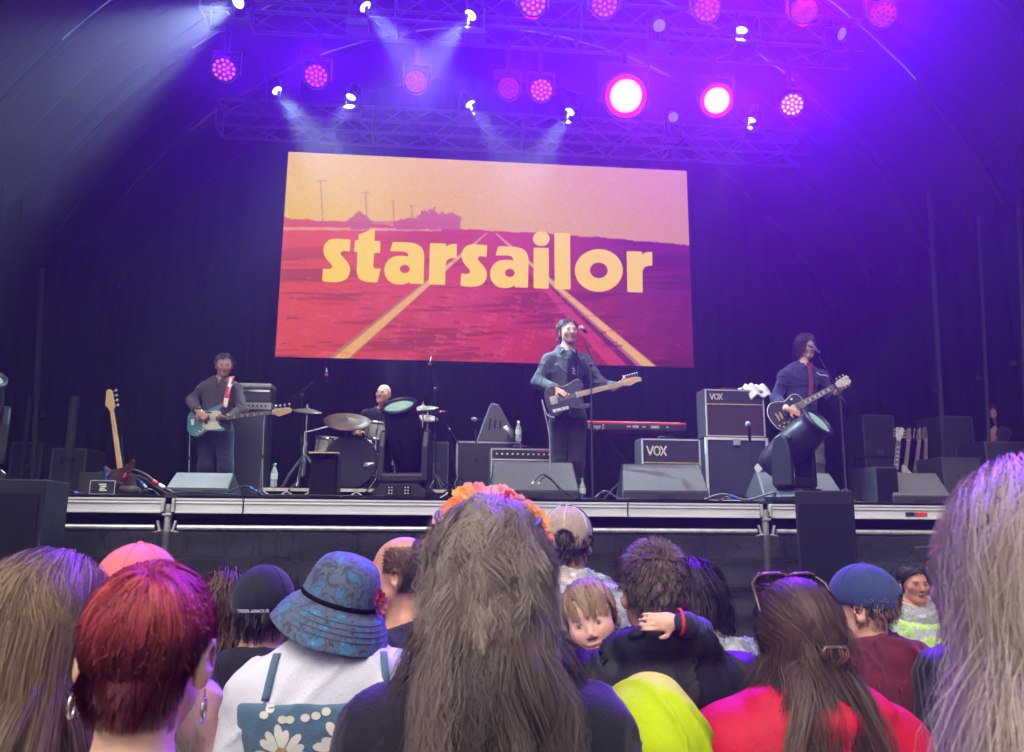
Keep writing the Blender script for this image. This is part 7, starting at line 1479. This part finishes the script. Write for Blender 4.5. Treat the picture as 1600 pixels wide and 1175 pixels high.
for s in (-1, 1):
    q.tube([tc+np.array([s*.004, .0, .012]), tc+np.array([s*.02, .012, .012]), tc+np.array([s*.026, .004, -.004])], .004, 6)
    for k in range(4): q.tube([tc+np.array([s*(.008+.006*k), .008, .010]), tc+np.array([s*(.010+.005*k), .012, -.004]), tc+np.array([s*(.004+.003*k), .006, -.018])], .0026, 5)
q.cyl(tc+np.array([-.024, .004, .012]), tc+np.array([.024, .004, .012]), .0045, n=8); q.build('claw_clip', tort, t)
sg = MB(); sgn = lambda v: math.copysign(abs(v)**.55, v)
rim = lambda s: [H.p(s*(.038+.032*sgn(math.cos(a_))), -.050+.022*sgn(math.sin(a_)), .134+.016*sgn(math.sin(a_))) for a_ in np.linspace(0, 6.28, 29)[:-1]]
for s in (-1, 1): sg.tube(rim(s), .0036, 6, closed=True)
sg.tube([H.p(-.012, -.062, .142), H.p(0, -.064, .146), H.p(.012, -.062, .142)], .003, 6)
for s in (-1, 1): sg.tube([H.p(s*.064, -.054, .150), H.p(s*.094, -.03, .125), H.p(s*.097, .02, .07), H.p(s*.09, .04, .03)], .0034, 6)
so = sg.build('sunglasses', tort, t)
for s in (-1, 1): MB().add([tuple(p) for p in rim(s)], [tuple(range(28))]).build('lens', mat('smoked lens', (.05, .03, .03), .1, 0, alpha=.7), so)
# ---- 15 navy cap, maroon hoodie
t, J, H = crowd('boy in a faded navy cap and maroon hoodie turned to the left', 1350, 955, 2.35, R(38), False, skin=np.array(c8(220, 166, 146)), hy=R(8), k=.93, w=.15, fat=.95)
lower(t, J); mh_ = cloth('maroon fleece', c8(92, 26, 44), .95, bump=.35, bscale=150)
def ex(sd): hood_ring(sd, J, .036, .095, .02); sd.ell(J['neck']+(0, .09, -.06), (.115, .07, .10), .04)
top(t, J, mh_, 'maroon_hoodie', .034, 1.0, 1., seed=41, h=.007, amp=.012, neck=(0, 0, .10), extra=ex, sx=14, sz=16, pad=.3)
V, Q = ring_mesh(Fr(J['neck'], np.eye(3)), [(.066, .03), (.064, .075), (.058, .075), (.058, .03)], n=24, sy=1., cy=.01); obj('white_collar', npmesh('white_collar', V, Q, True), tee, t)
hair_short(t, H, [(.16, .09, .06), (.22, .14, .09)], 900, .02, 64, r=.0013, keep=lambda p: (p[:, 1] > .0)&(p[:, 2] > -.06)&(p[:, 2] < .05), clumps=90); cap_shell(t, H, (.14, .08, .055), .002)
cap_hat(t, H, cloth('faded navy cotton', c8(52, 66, 108), .9, var=.2, scale=18), 'cap', zcut=.012, tilt=.1, opening=True)
# ---- 16 security woman in the pit
p = at(1424, 917, 4.9); t, J, H = crowd('steward with dark tied hair in a clear poncho and yellow vest facing the crowd', 1424, 917, 4.9, R(188), True, skin=np.array(c8(178, 120, 98)), brow=(.012, .01, .01), hy=R(-14), face_kw=dict(lip=c8(150, 84, 80), brow_a=.7), h=.006, k=.97)
lower(t, J, dkleg); top(t, J, cloth('grey tee'), seed=42); hv = cloth('hi vis yellow', c8(200, 255, 60), .7, var=.05); top(t, J, hv, 'hi_vis_vest', .03, 1.06, 0, seed=43, neck=(0, 0, -.03)); top(t, J, plastic('grey rain plastic', .22), 'rain_poncho', .065, 1.06, .9, seed=44, amp=.010, neck=(0, 0, .06), extra=lambda sd: sd.ell(J['neck']+(0, .07, .03), (.10, .06, .06), .03))
V, Q = ring_mesh(Fr(J['chest'], np.eye(3)), [(.192, .03), (.194, .0), (.192, -.03)], n=40, sy=.72, cy=.0); obj('reflective_band', npmesh('reflective_band', V, Q, True), mat('silver reflective', (.6, .6, .62), .4, .3), t)
cap_shell(t, H, (.012, .01, .012), .006); hair_short(t, H, [(.012, .010, .012), (.025, .02, .022)], 700, .10, 65, lambda P: np.stack([np.sign(P[:, 0])*.8, .8+0*P[:, 0], -.2+0*P[:, 0]], -1), r=.002, S=6, lift=.08, clumps=60); MB().ball(H.p(0, .125, -.01), .035, 12, (1.1, .8, 1)).build('hair_bun', mat('black hair', (.012, .01, .012), .5), t)
# ---- 17 person with orange sunglasses on the head
t, J, H = crowd('fair haired person with orange sunglasses pushed up beside the blonde woman', 1512, 925, 2.2, R(10), True)
lower(t, J, dkleg); top(t, J, cloth('black sequin top', (.012, .012, .014), .4), seed=45); cap_shell(t, H, (.25, .18, .13), .008); long_hair(t, H, 2000, .36, [(.33, .25, .19), (.24, .17, .13), (.42, .33, .26)], 66, S=9, r=(.0013, .0008), layer=.016, wv=(.01, 1.6), cl=(90, .5), lift=.1)
q = MB(); q.tube([H.p(.1*math.cos(a_), -.02+.03*math.sin(a_), .10+.045*math.sin(a_)*.9) for a_ in np.linspace(.1, 3.04, 14)], .0042, 6); q.build('orange_glasses', mat('orange plastic', c8(240, 80, 40), .3), t)
# ---- 18 blonde woman close at the right edge
t, J, H = crowd('blonde woman with frizzy pale hair close to the camera at right edge', 1652, 935, .80, R(-12), True, h=.009)
lower(t, J, dkleg); top(t, J, cloth('black cotton top'), seed=46)
BB = [(.56, .46, .35), (.44, .34, .25), (.66, .56, .45), (.50, .40, .33)]
cap_shell(t, H, (.3, .23, .17), .016); long_hair(t, H, 17000, .60, BB, 67, S=13, r=(.0003, .0002), layer=.036, wv=(.016, 2.2), cl=(200, .4), lift=.2, jit=.018, rnd=.4, vary=.08)
fly(t, H, 1600, .11, BB, 68, S=12, wv=.018, r=.0002, lift=.6, jit=.08); fly(t, H, 900, .40, BB, 69, S=16, lift=.5, grav=.45, jit=.04, wv=.035, name='loose_hair', r=.0002)
# ------------------------------------------------------------------ stage haze
hz_ = MB().box((0, 0, 0), (62, 66, 14)); hz_o = hz_.build('haze', None, None, loc=(SX, 9, 5.6)); tag(hz_o, kind='stuff')
hm = bpy.data.materials.new('haze'); hm.use_nodes = True; n = hm.node_tree.nodes; n.remove(n['Principled BSDF']); pv = n.new('ShaderNodeVolumePrincipled')
pv.inputs['Color'].default_value = (.93, .94, .97, 1); pv.inputs['Density'].default_value = .0058; pv.inputs['Anisotropy'].default_value = .66
hm.node_tree.links.new(pv.outputs[0], n['Material Output'].inputs['Volume']); hz_o.data.materials.append(hm)
